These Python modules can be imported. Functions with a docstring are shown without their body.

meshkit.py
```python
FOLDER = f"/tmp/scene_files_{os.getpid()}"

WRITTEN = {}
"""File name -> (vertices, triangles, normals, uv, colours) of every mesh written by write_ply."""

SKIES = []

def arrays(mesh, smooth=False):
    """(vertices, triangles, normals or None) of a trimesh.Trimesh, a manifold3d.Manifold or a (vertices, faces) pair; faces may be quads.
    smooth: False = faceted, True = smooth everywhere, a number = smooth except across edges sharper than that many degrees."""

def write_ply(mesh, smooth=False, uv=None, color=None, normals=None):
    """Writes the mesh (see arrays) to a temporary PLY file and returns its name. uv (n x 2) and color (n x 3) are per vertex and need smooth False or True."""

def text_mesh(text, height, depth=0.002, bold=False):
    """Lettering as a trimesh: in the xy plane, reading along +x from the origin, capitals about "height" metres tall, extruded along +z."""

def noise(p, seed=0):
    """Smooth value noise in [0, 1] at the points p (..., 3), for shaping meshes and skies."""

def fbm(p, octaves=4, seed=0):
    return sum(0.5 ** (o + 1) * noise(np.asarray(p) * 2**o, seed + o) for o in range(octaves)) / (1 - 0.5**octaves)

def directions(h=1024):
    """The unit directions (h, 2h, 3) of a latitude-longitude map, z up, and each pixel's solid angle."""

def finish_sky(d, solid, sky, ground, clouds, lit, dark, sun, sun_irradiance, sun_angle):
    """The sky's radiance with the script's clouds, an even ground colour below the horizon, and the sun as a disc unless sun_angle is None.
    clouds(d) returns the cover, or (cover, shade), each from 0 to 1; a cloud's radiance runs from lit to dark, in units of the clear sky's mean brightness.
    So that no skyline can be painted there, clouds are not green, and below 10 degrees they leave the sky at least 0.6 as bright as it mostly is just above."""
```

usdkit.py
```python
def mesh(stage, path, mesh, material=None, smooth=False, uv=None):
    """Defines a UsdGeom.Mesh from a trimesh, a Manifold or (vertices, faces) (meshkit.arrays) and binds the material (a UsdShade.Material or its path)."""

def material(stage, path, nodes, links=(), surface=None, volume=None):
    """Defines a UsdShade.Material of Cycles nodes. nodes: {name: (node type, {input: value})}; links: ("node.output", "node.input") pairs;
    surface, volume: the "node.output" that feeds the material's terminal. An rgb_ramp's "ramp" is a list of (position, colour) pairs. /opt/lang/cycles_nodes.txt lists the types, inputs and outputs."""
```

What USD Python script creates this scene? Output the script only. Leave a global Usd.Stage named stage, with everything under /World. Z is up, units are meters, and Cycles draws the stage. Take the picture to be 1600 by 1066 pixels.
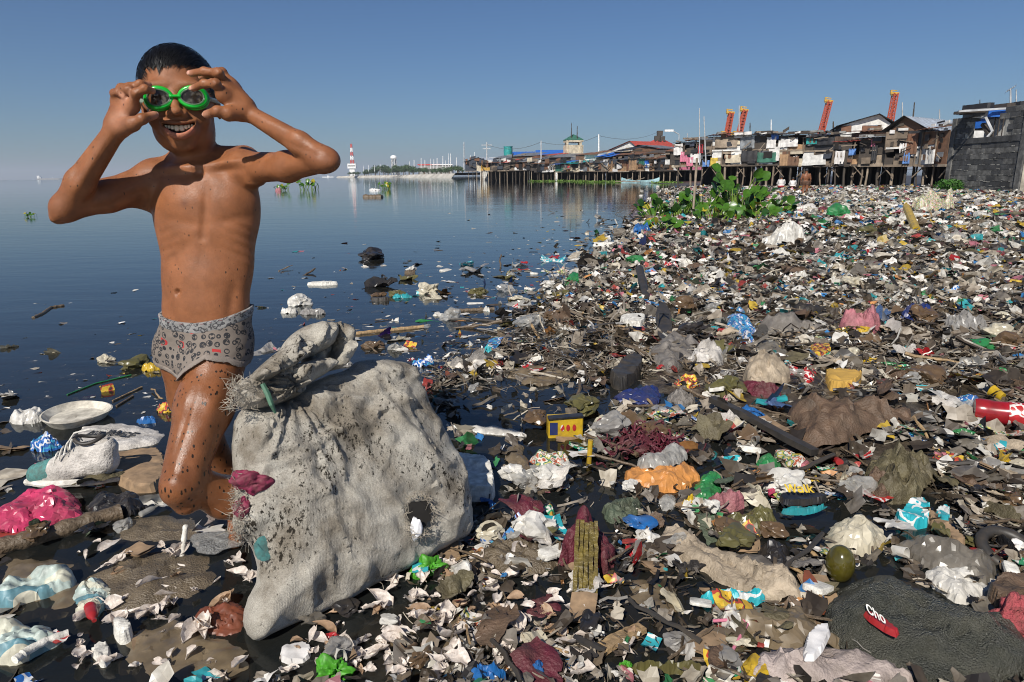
import math, random
import numpy as np
import trimesh, shapely, usdkit, meshkit
from shapely.geometry import Polygon, Point, LineString
from scipy.spatial import Delaunay, cKDTree
from scipy.interpolate import LinearNDInterpolator
from pxr import Usd, UsdGeom, UsdLux, UsdShade, Gf, Sdf, Vt

stage = Usd.Stage.CreateInMemory()
UsdGeom.SetStageUpAxis(stage, UsdGeom.Tokens.z)
UsdGeom.SetStageMetersPerUnit(stage, 1.0)
UsdGeom.Xform.Define(stage, '/World')
UsdGeom.Scope.Define(stage, '/World/Looks')
RNG = np.random.default_rng(7)
random.seed(7)

# ------------------------------------------------------------------ camera
EYE = np.array([0.0, 0.0, 0.88])
FPX = 1067.0                       # focal length in pixels of the 1600 px wide picture (24 mm)
PITCH, ROLL = math.radians(13.64), math.radians(0.51)
FWD = np.array([0, math.cos(PITCH), -math.sin(PITCH)])
_R, _U = np.array([1.0, 0, 0]), np.array([0, math.sin(PITCH), math.cos(PITCH)])
RIGHT = _R * math.cos(ROLL) - _U * math.sin(ROLL)
UP = _U * math.cos(ROLL) + _R * math.sin(ROLL)
cam = UsdGeom.Camera.Define(stage, '/World/camera')
cam.AddTransformOp().Set(Gf.Matrix4d(*[*RIGHT, 0, *UP, 0, *(-FWD), 0, *EYE, 1]))
cam.CreateHorizontalApertureAttr(36.0)
cam.CreateVerticalApertureAttr(36.0 * 682 / 1024)
cam.CreateFocalLengthAttr(36.0 * FPX / 1600)
cam.CreateClippingRangeAttr(Gf.Vec2f(0.05, 20000))
cam.CreateExposureAttr(0.2)

# ------------------------------------------------------------------ sky and sun
SUN = np.array([-0.27, -0.68, 0.66]); SUN /= np.linalg.norm(SUN)
sky_m = usdkit.material(stage, '/World/Looks/sky', {
    'sky': ('sky_texture', {'sky_type': 'single_scattering', 'sun_disc': False, 'sun_elevation': math.asin(SUN[2]),
                            'sun_rotation': math.atan2(SUN[0], SUN[1]), 'altitude': 0.0, 'air_density': 1.0,
                            'aerosol_density': 0.45, 'ozone_density': 1.4}),
    'tone': ('mix', {'mix_type': 'multiply', 'fac': 1.0, 'color2': (.53, .79, 1.14)}),
    'bg': ('background_shader', {'strength': 0.05})},
    [('sky.color', 'tone.color1'), ('tone.color', 'bg.color')], surface='bg.background')
dome = UsdLux.DomeLight.Define(stage, '/World/sky')
UsdShade.MaterialBindingAPI.Apply(dome.GetPrim()).Bind(sky_m)
dome.GetPrim().SetCustomDataByKey('kind', 'structure')
sun = UsdLux.DistantLight.Define(stage, '/World/sun')
sun.CreateNormalizeAttr(True); sun.CreateIntensityAttr(1.25); sun.CreateAngleAttr(0.5)
sun.CreateColorAttr(Gf.Vec3f(1.0, 0.94, 0.85))
_z = SUN; _x = np.cross([0, 0, 1.0], _z); _x /= np.linalg.norm(_x); _y = np.cross(_z, _x)
sun.AddTransformOp().Set(Gf.Matrix4d(*[*_x, 0, *_y, 0, *_z, 0, 0, 0, 50, 1]))

# ------------------------------------------------------------------ helpers
def ray(px, py):
    return FWD * FPX + RIGHT * (px - 800) - UP * (py - 533)

def P(px, py, Y):
    """the point seen at a pixel of the picture, Y metres ahead"""
    r = ray(px, py)
    return EYE + r * (Y / r[1])

def pix(p):
    d = np.asarray(p, float) - EYE
    z = d @ FWD
    return 800 + FPX * (d @ RIGHT) / z, 533 - FPX * (d @ UP) / z

_used = {}
def numbered(parent, name):
    k = (parent, name)
    n = _used.get(k, -1) + 1
    _used[k] = n
    return f'{parent}/{name}' + (f'_{n:03d}' if n else '')

def setdata(prim, label=None, cat=None, group=None, kind=None):
    for k, v in (('label', label), ('category', cat), ('group', group), ('kind', kind)):
        if v: prim.SetCustomDataByKey(k, v)
    return prim

def thing(name, label, cat, loc=(0, 0, 0), group=None, kind=None):
    path = numbered('/World', name)
    x = UsdGeom.Xform.Define(stage, path)
    x.AddTranslateOp().Set(Gf.Vec3d(*map(float, loc)))
    prim = setdata(x.GetPrim(), label, cat, group, kind)
    _origin[path] = np.asarray(loc, float)
    return path
_origin = {}

def part(parent, name, mesh, material, smooth=30, label=None, col=None, kind=None, wet=None):
    """a part in world coordinates, stored relative to the base of its thing"""
    path = numbered(parent, name)
    o = np.zeros(3)
    for k, v in _origin.items():
        if parent == k or parent.startswith(k + '/'): o = v
    v, f, n = meshkit.arrays(mesh, smooth)
    if n is not None: m = usdkit.mesh(stage, path, trimesh.Trimesh(v - o, f, process=False), looks[material], smooth=True if smooth is True else False)
    else: m = usdkit.mesh(stage, path, trimesh.Trimesh(v - o, f, process=False), looks[material])
    if n is not None and smooth is not True:
        m.CreateNormalsAttr(Vt.Vec3fArray.FromNumpy(n.astype(np.float32))); m.SetNormalsInterpolation('vertex')
    pv = UsdGeom.PrimvarsAPI(m)
    if col is not None:
        pv.CreatePrimvar('col', Sdf.ValueTypeNames.Color3fArray, 'vertex').Set(Vt.Vec3fArray.FromNumpy(np.asarray(col, np.float32)))
    if wet is not None:
        pv.CreatePrimvar('wet', Sdf.ValueTypeNames.FloatArray, 'vertex').Set(Vt.FloatArray.FromNumpy(np.asarray(wet, np.float32)))
    setdata(m.GetPrim(), label, kind=kind)
    return path

def solo(name, mesh, material, label=None, cat=None, group=None, kind=None, smooth=30, col=None, base=None):
    """a thing that is one mesh, given in world coordinates"""
    path = numbered('/World', name)
    v, f, n = meshkit.arrays(mesh, smooth)
    o = np.array([*v.mean(0)[:2], v[:, 2].min()]) if base is None else np.asarray(base, float)
    m = usdkit.mesh(stage, path, trimesh.Trimesh(v - o, f, process=False), looks[material])
    if n is not None:
        m.CreateNormalsAttr(Vt.Vec3fArray.FromNumpy(n.astype(np.float32))); m.SetNormalsInterpolation('vertex')
    UsdGeom.Xformable(m).AddTranslateOp().Set(Gf.Vec3d(*map(float, o)))
    if col is not None:
        UsdGeom.PrimvarsAPI(m).CreatePrimvar('col', Sdf.ValueTypeNames.Color3fArray, 'vertex').Set(Vt.Vec3fArray.FromNumpy(np.asarray(col, np.float32)))
    setdata(m.GetPrim(), label, cat, group, kind)
    return path

def cat_(*ms): return trimesh.util.concatenate([m for m in ms])

def frame(d):
    d = np.asarray(d, float); d = d / np.linalg.norm(d)
    a = np.cross(d, [0, 0, 1.0] if abs(d[2]) < .9 else [1.0, 0, 0]); a /= np.linalg.norm(a)
    return a, np.cross(d, a), d

def tube(pts, r, n=8, closed=False):
    """a tube along points, r one radius or one per point, capped"""
    pts = np.asarray(pts, float); m = len(pts)
    r = np.broadcast_to(np.asarray(r, float), (m,))
    t = np.gradient(pts, axis=0)
    if closed: t = np.roll(pts, -1, 0) - np.roll(pts, 1, 0)
    a, b, _ = frame(t[0]); V = []
    for i in range(m):
        d = t[i] / (np.linalg.norm(t[i]) + 1e-12)
        a = a - d * (a @ d); a /= np.linalg.norm(a); b = np.cross(d, a)
        ang = np.arange(n) * 2 * np.pi / n
        V.append(pts[i] + r[i] * (np.cos(ang)[:, None] * a + np.sin(ang)[:, None] * b))
    V = np.vstack(V); F = []
    for i in range(m if closed else m - 1):
        j = (i + 1) % m
        for k in range(n):
            l = (k + 1) % n
            F += [[i * n + k, i * n + l, j * n + l], [i * n + k, j * n + l, j * n + k]]
    if not closed:
        V = np.vstack([V, pts[0], pts[-1]]); c0, c1 = m * n, m * n + 1
        for k in range(n):
            l = (k + 1) % n
            F += [[c0, l, k], [c1, (m - 1) * n + k, (m - 1) * n + l]]
    return trimesh.Trimesh(V, F, process=False)

def box(c, half, yaw=0.0, bev=0.0):
    """a box with chamfered vertical edges, centre c, half sizes"""
    hx, hy, hz = half
    if bev:
        b = min(bev, hx * .45, hy * .45)
        q = [(-hx + b, -hy), (hx - b, -hy), (hx, -hy + b), (hx, hy - b), (hx - b, hy), (-hx + b, hy), (-hx, hy - b), (-hx, -hy + b)]
    else:
        q = [(-hx, -hy), (hx, -hy), (hx, hy), (-hx, hy)]
    q = np.array(q); n = len(q)
    V = np.vstack([np.c_[q, np.full(n, -hz)], np.c_[q, np.full(n, hz)]])
    F = [[i, (i + 1) % n, n + (i + 1) % n] for i in range(n)] + [[i, n + (i + 1) % n, n + i] for i in range(n)]
    F += [[0, i + 1, i] for i in range(1, n - 1)] + [[n, n + i, n + i + 1] for i in range(1, n - 1)]
    cy, sy = math.cos(yaw), math.sin(yaw)
    V = V @ np.array([[cy, sy, 0], [-sy, cy, 0], [0, 0, 1]])
    return trimesh.Trimesh(V + np.asarray(c, float), F, process=False)

def bar(a, b, w, h=None):
    """a rectangular bar from a to b"""
    x, y, d = frame(np.asarray(b, float) - np.asarray(a, float)); h = h or w
    V = np.array([p + x * w / 2 * sx + y * h / 2 * sy for p in (np.asarray(a, float), np.asarray(b, float)) for sx, sy in ((-1, -1), (1, -1), (1, 1), (-1, 1))])
    F = [[0, 2, 1], [0, 3, 2], [4, 5, 6], [4, 6, 7]] + [t for i in range(4) for t in ([i, (i + 1) % 4, 4 + (i + 1) % 4], [i, 4 + (i + 1) % 4, 4 + i])]
    return trimesh.Trimesh(V, F, process=False)

def lathe(prof, n=20):
    prof = np.asarray(prof, float); a = np.arange(n) * 2 * np.pi / n
    V = np.vstack([np.c_[r * np.cos(a), r * np.sin(a), np.full(n, z)] for r, z in prof]); F = []
    for i in range(len(prof) - 1):
        for k in range(n):
            l = (k + 1) % n
            F += [[i * n + k, i * n + l, (i + 1) * n + l], [i * n + k, (i + 1) * n + l, (i + 1) * n + k]]
    return trimesh.Trimesh(V, F, process=False)

def place(m, loc, yaw=0.0, tilt=0.0, roll=0.0, s=1.0):
    m = m.copy()
    T = trimesh.transformations.euler_matrix(roll, tilt, yaw)
    m.vertices = m.vertices * s @ T[:3, :3].T + np.asarray(loc, float)
    return m

# ------------------------------------------------------------------ looks
looks = {}
def look(name, nodes, links, surface, volume=None):
    looks[name] = usdkit.material(stage, f'/World/Looks/{name}', nodes, links, surface=surface, volume=volume)

def M(name, col, rough=.5, dirt=.35, dirtcol=(.075, .058, .040), scale=9, var=.25, bump=0.0, bscale=60, spec=.5, transl=0.0, metallic=0.0, sharp=.12, cols=None, cscale=30, coat=0.0, alpha=None):
    """coloured stuff that has got dirty: tone varies, mud lies on it in patches; cols: printed patches of several colours"""
    N = {'g': ('geometry', {}), 'n1': ('noise_texture', {'scale': scale, 'detail': 6.0, 'roughness': .65}),
         'r1': ('rgb_ramp', {'ramp': [(0, (0, 0, 0)), (.52 - sharp, (0, 0, 0)), (.52 + sharp, (1, 1, 1)), (1, (1, 1, 1))]}),
         'k': ('math', {'math_type': 'multiply', 'value2': dirt}),
         'n2': ('noise_texture', {'scale': scale * 2.7, 'detail': 4.0}),
         'v': ('map_range', {'from_min': .3, 'from_max': .7, 'to_min': 1 - var, 'to_max': 1 + var}),
         'h': ('hsv', {'color': col}), 'mx': ('mix', {'mix_type': 'mix', 'color2': dirtcol}),
         'p': ('principled_bsdf', {'roughness': rough, 'specular_ior_level': spec, 'metallic': metallic, 'coat_weight': coat, 'coat_roughness': .08})}
    L = [('g.position', 'n1.vector'), ('g.position', 'n2.vector'), ('n1.fac', 'r1.fac'), ('r1.color', 'k.value1'), ('n2.fac', 'v.value'),
         ('v.result', 'h.value'), ('h.color', 'mx.color1'), ('k.value', 'mx.fac'), ('mx.color', 'p.base_color')]
    if cols:
        N['tc'] = ('texture_coordinate', {}); N['n3'] = ('noise_texture', {'scale': cscale, 'detail': 1.0})
        m = len(cols); lo, hi = .28, .72
        N['r3'] = ('rgb_ramp', {'interpolate': False, 'ramp': [(0, cols[0])] + [(lo + (hi - lo) * i / m, c) for i, c in enumerate(cols) if i]})
        L += [('tc.object', 'n3.vector'), ('n3.fac', 'r3.fac'), ('r3.color', 'h.color')]
    if bump:
        N['n4'] = ('noise_texture', {'scale': bscale, 'detail': 4.0}); N['b'] = ('bump', {'strength': bump, 'distance': .01})
        L += [('g.position', 'n4.vector'), ('n4.fac', 'b.height'), ('b.normal', 'p.normal')]
    out = 'p.BSDF'
    if transl:
        N['t'] = ('translucent_bsdf', {}); N['mc'] = ('mix_closure', {'fac': transl})
        L += [('mx.color', 't.color'), ('p.BSDF', 'mc.closure1'), ('t.BSDF', 'mc.closure2')]; out = 'mc.closure'
    if alpha is not None:
        N['tr'] = ('transparent_bsdf', {'color': (.9, .9, .88)}); N['ma'] = ('mix_closure', {'fac': alpha})
        L += [('tr.BSDF', 'ma.closure1'), (out, 'ma.closure2')]; out = 'ma.closure'
    look(name, N, L, out)

# ------------------------------------------------------------------ ground, water
SHORE = np.array([(1040, 318), (1015, 345), (995, 372), (955, 405), (915, 440), (828, 520), (752, 560), (690, 600), (640, 650)], float)
_sh = []
for a, b in SHORE:
    r = ray(a, b); t = EYE[2] / -r[2]; _sh.append((EYE + r * t)[:2])
_sh = np.array(sorted(_sh, key=lambda q: q[1]))
def shore_x(y):
    return np.interp(y, np.r_[0, _sh[:, 1], 60, 140], np.r_[_sh[0, 0] - .25, _sh[:, 0], 13.0, 8.0])

PUDDLES = []
for _a, _b, _r, _d in ((800, 640, .22, .10), (930, 640, .18, .10), (860, 600, .22, .08), (840, 740, .20, .10), (780, 800, .18, .10), (1000, 930, .20, .09), (900, 1000, .22, .08), (1040, 880, .12, .06), (860, 870, .18, .08), (330, 850, .2, .06), (300, 930, .2, .05), (760, 980, .2, .06), (1100, 690, .14, .07), (1150, 720, .12, .06), (1060, 640, .14, .06), (1240, 850, .08, .05), (720, 640, .2, .08), (740, 870, .14, .06)):
    _q = ray(_a, _b); _q = EYE + _q * (EYE[2] / -_q[2]); PUDDLES.append((_q[0], _q[1], _r, _d))

def zg(x, y):
    """height of the bed of mud and matted litter; the water stands at 0"""
    x, y = np.asarray(x, float), np.asarray(y, float)
    s = x - shore_x(y)
    p = np.stack([x, y, 0 * x], -1)
    b = np.clip(.05 * s, -.5, 0) + .075 * (1 - np.exp(-np.clip(s, 0, None) / 1.3)) + .05 * (1 - np.exp(-np.clip(s - 2, 0, None) / 6))
    b = b - .035 + np.where(y < 2.2, np.minimum(0, -.045 * (2.2 - y) - .03 * np.clip(1.3 - x, 0, 1)), 0)
    for a_, c_, r_, dp in PUDDLES:
        b = b - dp * np.exp(-((x - a_) ** 2 + (y - c_) ** 2) / r_ ** 2)
    amp = .035 + .05 * np.clip((y - 4) / 15, 0, 1)
    return b + amp * (meshkit.fbm(p * 2.3, 4, 3) - .5) * 1.2

def G(px, py, dz=0.0):
    """where the ray through a pixel meets the litter, or the water where that stands higher"""
    r = ray(px, py); z = 0.0
    for _ in range(6):
        q = EYE + r * ((EYE[2] - z) / -r[2])
        z = max(float(zg(q[0], q[1])), 0.0) + dz
    return q

def top(x, y): return np.maximum(zg(x, y), 0.0)
# ------------------------------------------------------------------ water and bed
look('water', {
    'g': ('geometry', {}),
    'm1': ('mapping', {'scale': (.8, 2.2, 1)}), 'w1': ('noise_texture', {'scale': 1.6, 'detail': 5.0, 'roughness': .55, 'distortion': .6}),
    'm2': ('mapping', {'scale': (.05, .22, 1)}), 'w2': ('noise_texture', {'scale': 1.0, 'detail': 3.0}),
    'sum': ('math', {'math_type': 'multiply_add', 'value2': .35}),
    'b': ('bump', {'strength': .36, 'distance': .025}),
    'n3': ('noise_texture', {'scale': 5.0, 'detail': 5.0}), 'r3': ('rgb_ramp', {'ramp': [(0, (.010, .014, .017)), (.5, (.017, .019, .018)), (1, (.034, .030, .022))]}),
    'd': ('diffuse_bsdf', {}), 't': ('transparent_bsdf', {'color': (.62, .56, .44)}), 'c': ('mix_closure', {'fac': .42}),
    'f': ('fresnel', {'IOR': 1.33}), 'gl': ('glossy_bsdf', {'roughness': .035, 'color': (.94, .97, .98)}), 's': ('mix_closure', {})},
    [('g.position', 'm1.vector'), ('m1.vector', 'w1.vector'), ('g.position', 'm2.vector'), ('m2.vector', 'w2.vector'),
     ('w1.fac', 'sum.value1'), ('w2.fac', 'sum.value3'), ('sum.value', 'b.height'), ('g.position', 'n3.vector'), ('n3.fac', 'r3.fac'),
     ('r3.color', 'd.color'), ('b.normal', 'gl.normal'), ('b.normal', 'f.normal'), ('d.BSDF', 'c.closure1'), ('t.BSDF', 'c.closure2'),
     ('f.fac', 's.fac'), ('c.closure', 's.closure1'), ('gl.BSDF', 's.closure2')], 's.closure')
look('litter_bed', {
    'g': ('geometry', {}), 'n': ('noise_texture', {'scale': 16, 'detail': 9.0, 'roughness': .7}), 'n2': ('noise_texture', {'scale': 3.0, 'detail': 6.0}),
    'r': ('rgb_ramp', {'ramp': [(0, (.022, .017, .012)), (.42, (.045, .034, .023)), (.55, (.10, .077, .052)), (.66, (.20, .17, .125)), (1, (.32, .28, .22))]}),
    'r2': ('rgb_ramp', {'ramp': [(0, (.35, .35, .35)), (.45, (.6, .6, .6)), (.6, (1, 1, 1)), (1, (1.2, 1.2, 1.2))]}),
    'mx': ('mix', {'mix_type': 'multiply', 'fac': 1.0}), 'b': ('bump', {'strength': .9, 'distance': .02}),
    'p': ('principled_bsdf', {'roughness': .42, 'specular_ior_level': .5})},
    [('g.position', 'n.vector'), ('g.position', 'n2.vector'), ('n.fac', 'r.fac'), ('n2.fac', 'r2.fac'), ('r.color', 'mx.color1'), ('r2.color', 'mx.color2'),
     ('mx.color', 'p.base_color'), ('n.fac', 'b.height'), ('b.normal', 'p.normal')], 'p.BSDF')

# water: one sheet out to the horizon
ring = [0, 1.2, 3, 8, 20, 60, 200, 700, 2500, 9000]
v, f = [[0, 0, 0]], []
for i, r in enumerate(ring[1:]):
    for k in range(48): v.append([r * math.cos(k * math.pi / 24), r * math.sin(k * math.pi / 24), 0])
for k in range(48):
    l = (k + 1) % 48; f.append([0, 1 + k, 1 + l])
    for i in range(len(ring) - 2):
        a = 1 + i * 48; f += [[a + k, a + 48 + k, a + 48 + l], [a + k, a + 48 + l, a + l]]
solo('water', (v, f), 'water', kind='structure', smooth=False, base=(0, 0, 0))
M('sea_floor_mud', (.03, .026, .02), .6, 0)
solo('sea_floor', trimesh.Trimesh([[-9000, -9000, -.55], [9000, -9000, -.55], [9000, 9000, -.55], [-9000, 9000, -.55]], [[0, 1, 2], [0, 2, 3]], process=False), 'sea_floor_mud', kind='structure', smooth=False)

# bed of mud and matted litter, finer near the viewer
ys = np.unique(np.r_[np.arange(-1.2, 4.2, .035), np.geomspace(4.2, 150, 150)])
us = np.linspace(-1.15, 2.6, 200)
Y, U = np.meshgrid(ys, us, indexing='ij')
X = U * np.maximum(np.abs(Y) * .85, 2.2) + .0
Z = np.maximum(zg(X, Y), -.5)
v = np.stack([X, Y, Z], -1).reshape(-1, 3); n = len(us)
idx = np.arange((len(ys) - 1) * n).reshape(-1, n)[:, :-1].ravel()
f = np.vstack([np.c_[idx, idx + 1, idx + n + 1], np.c_[idx, idx + n + 1, idx + n]])
solo('ground', trimesh.Trimesh(v, f, process=False), 'litter_bed', kind='structure', smooth=True, base=(0, 0, 0))

# the air
look('air', {'v': ('principled_volume', {'color': (.93, .96, 1.0), 'density': .0002, 'anisotropy': .2})}, [], None, 'v.volume')
solo('haze', box((0, 0, 60), (9500, 9500, 62)), 'air', label='thin pale haze over the bay', cat='haze', kind='stuff', smooth=False)
# ------------------------------------------------------------------ implicit bodies: smooth unions of round cones, meshed by surface nets
class Field:
    def __init__(s, lo, hi, h):
        s.h, s.lo = h, np.asarray(lo, float)
        s.n = np.ceil((np.asarray(hi) - s.lo) / h).astype(int) + 1
        s.a = np.full(s.n, .05, np.float32)
    def block(s, lo, hi):
        i0 = np.clip(((np.asarray(lo) - s.lo) / s.h).astype(int), 0, s.n - 1); i1 = np.clip(np.ceil((np.asarray(hi) - s.lo) / s.h).astype(int) + 1, 1, s.n)
        ax = [(s.lo[k] + s.h * np.arange(i0[k], i1[k])).astype(np.float32) for k in range(3)]
        return tuple(slice(i0[k], i1[k]) for k in range(3)), np.stack(np.meshgrid(*ax, indexing='ij'), -1)
    def blend(s, fn, lo, hi, k, cut=False):
        m = k + .008
        sl, p = s.block(np.asarray(lo) - m, np.asarray(hi) + m)
        d = fn(p).astype(np.float32); a = s.a[sl]
        if cut:
            h = np.maximum(k - np.abs(a + d), 0) / max(k, 1e-6); s.a[sl] = np.maximum(a, -d) + h * h * k / 4
        else:
            h = np.maximum(k - np.abs(a - d), 0) / max(k, 1e-6); s.a[sl] = np.minimum(a, d) - h * h * k / 4
    def cone(s, a, b, ra, rb, k=.012, cut=False):
        a, b = np.asarray(a, np.float32), np.asarray(b, np.float32); ab = b - a; l2 = float(ab @ ab) + 1e-12
        def fn(p):
            t = np.clip(((p - a) @ ab) / l2, 0, 1)
            return np.linalg.norm(p - a - t[..., None] * ab, axis=-1) - (ra + (rb - ra) * t)
        r = max(ra, rb); s.blend(fn, np.minimum(a, b) - r, np.maximum(a, b) + r, k, cut)
    def chain(s, pts, rs, k=.012):
        for i in range(len(pts) - 1): s.cone(pts[i], pts[i + 1], rs[i], rs[i + 1], k)
    def ell(s, c, r, k=.012, R=None, cut=False):
        c, r = np.asarray(c, np.float32), np.asarray(r, np.float32); Rm = np.eye(3, dtype=np.float32) if R is None else np.asarray(R, np.float32)
        def fn(p):
            q = (p - c) @ Rm        # columns of R are the local axes
            k0 = np.linalg.norm(q / r, axis=-1); k1 = np.linalg.norm(q / (r * r), axis=-1)
            return k0 * (k0 - 1) / np.maximum(k1, 1e-6)
        e = np.abs(Rm) @ r; s.blend(fn, c - e, c + e, k, cut)
    def mesh(s, a=None):
        a = s.a if a is None else a; ins = a < 0
        mix = np.zeros(tuple(np.array(a.shape) - 1), np.uint8)
        for i, j, k in np.ndindex(2, 2, 2): mix += ins[i:a.shape[0] - 1 + i, j:a.shape[1] - 1 + j, k:a.shape[2] - 1 + k]
        act = np.argwhere((mix > 0) & (mix < 8)); ids = np.full(mix.shape, -1, np.int32)
        ids[tuple(act.T)] = np.arange(len(act))
        cv = {c: a[act[:, 0] + c[0], act[:, 1] + c[1], act[:, 2] + c[2]] for c in np.ndindex(2, 2, 2)}
        acc, cnt = np.zeros((len(act), 3)), np.zeros(len(act))
        for c in np.ndindex(2, 2, 2):
            for ax in range(3):
                if c[ax]: continue
                d = list(c); d[ax] = 1; d = tuple(d); u, w = cv[c], cv[d]; m = (u < 0) != (w < 0)
                t = np.where(m, u / np.where(m, u - w, 1), 0); q = np.tile(np.array(c, float), (len(act), 1)); q[:, ax] = t
                acc[m] += q[m]; cnt[m] += 1
        V = s.lo + s.h * (act + acc / cnt[:, None]); F = []
        for ax in range(3):
            sl0 = [slice(None)] * 3; sl1 = [slice(None)] * 3; sl0[ax], sl1[ax] = slice(None, -1), slice(1, None)
            e = np.argwhere(ins[tuple(sl0)] != ins[tuple(sl1)]); o1, o2 = (ax + 1) % 3, (ax + 2) % 3
            e = e[(e[:, o1] > 0) & (e[:, o2] > 0) & (e[:, o1] < a.shape[o1] - 1) & (e[:, o2] < a.shape[o2] - 1)]
            fl = ins[tuple(e.T)]
            def cell(a1, a2):
                q = e.copy(); q[:, o1] -= a1; q[:, o2] -= a2; return ids[tuple(q.T)]
            A, B, C, D = cell(1, 1), cell(0, 1), cell(0, 0), cell(1, 0)
            F += [np.where(fl[:, None], np.c_[A, B, C], np.c_[A, C, B]), np.where(fl[:, None], np.c_[A, C, D], np.c_[A, D, C])]
        return trimesh.Trimesh(V, np.vstack(F), process=False)
def sample(fd, arr, V):
    q = (V - fd.lo) / fd.h; i = np.clip(np.floor(q).astype(int), 0, np.array(arr.shape) - 2); t = q - i; out = 0
    for c in np.ndindex(2, 2, 2):
        w = np.prod(np.where(np.array(c), t, 1 - t), axis=1); out = out + w * arr[i[:, 0] + c[0], i[:, 1] + c[1], i[:, 2] + c[2]]
    return out

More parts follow.
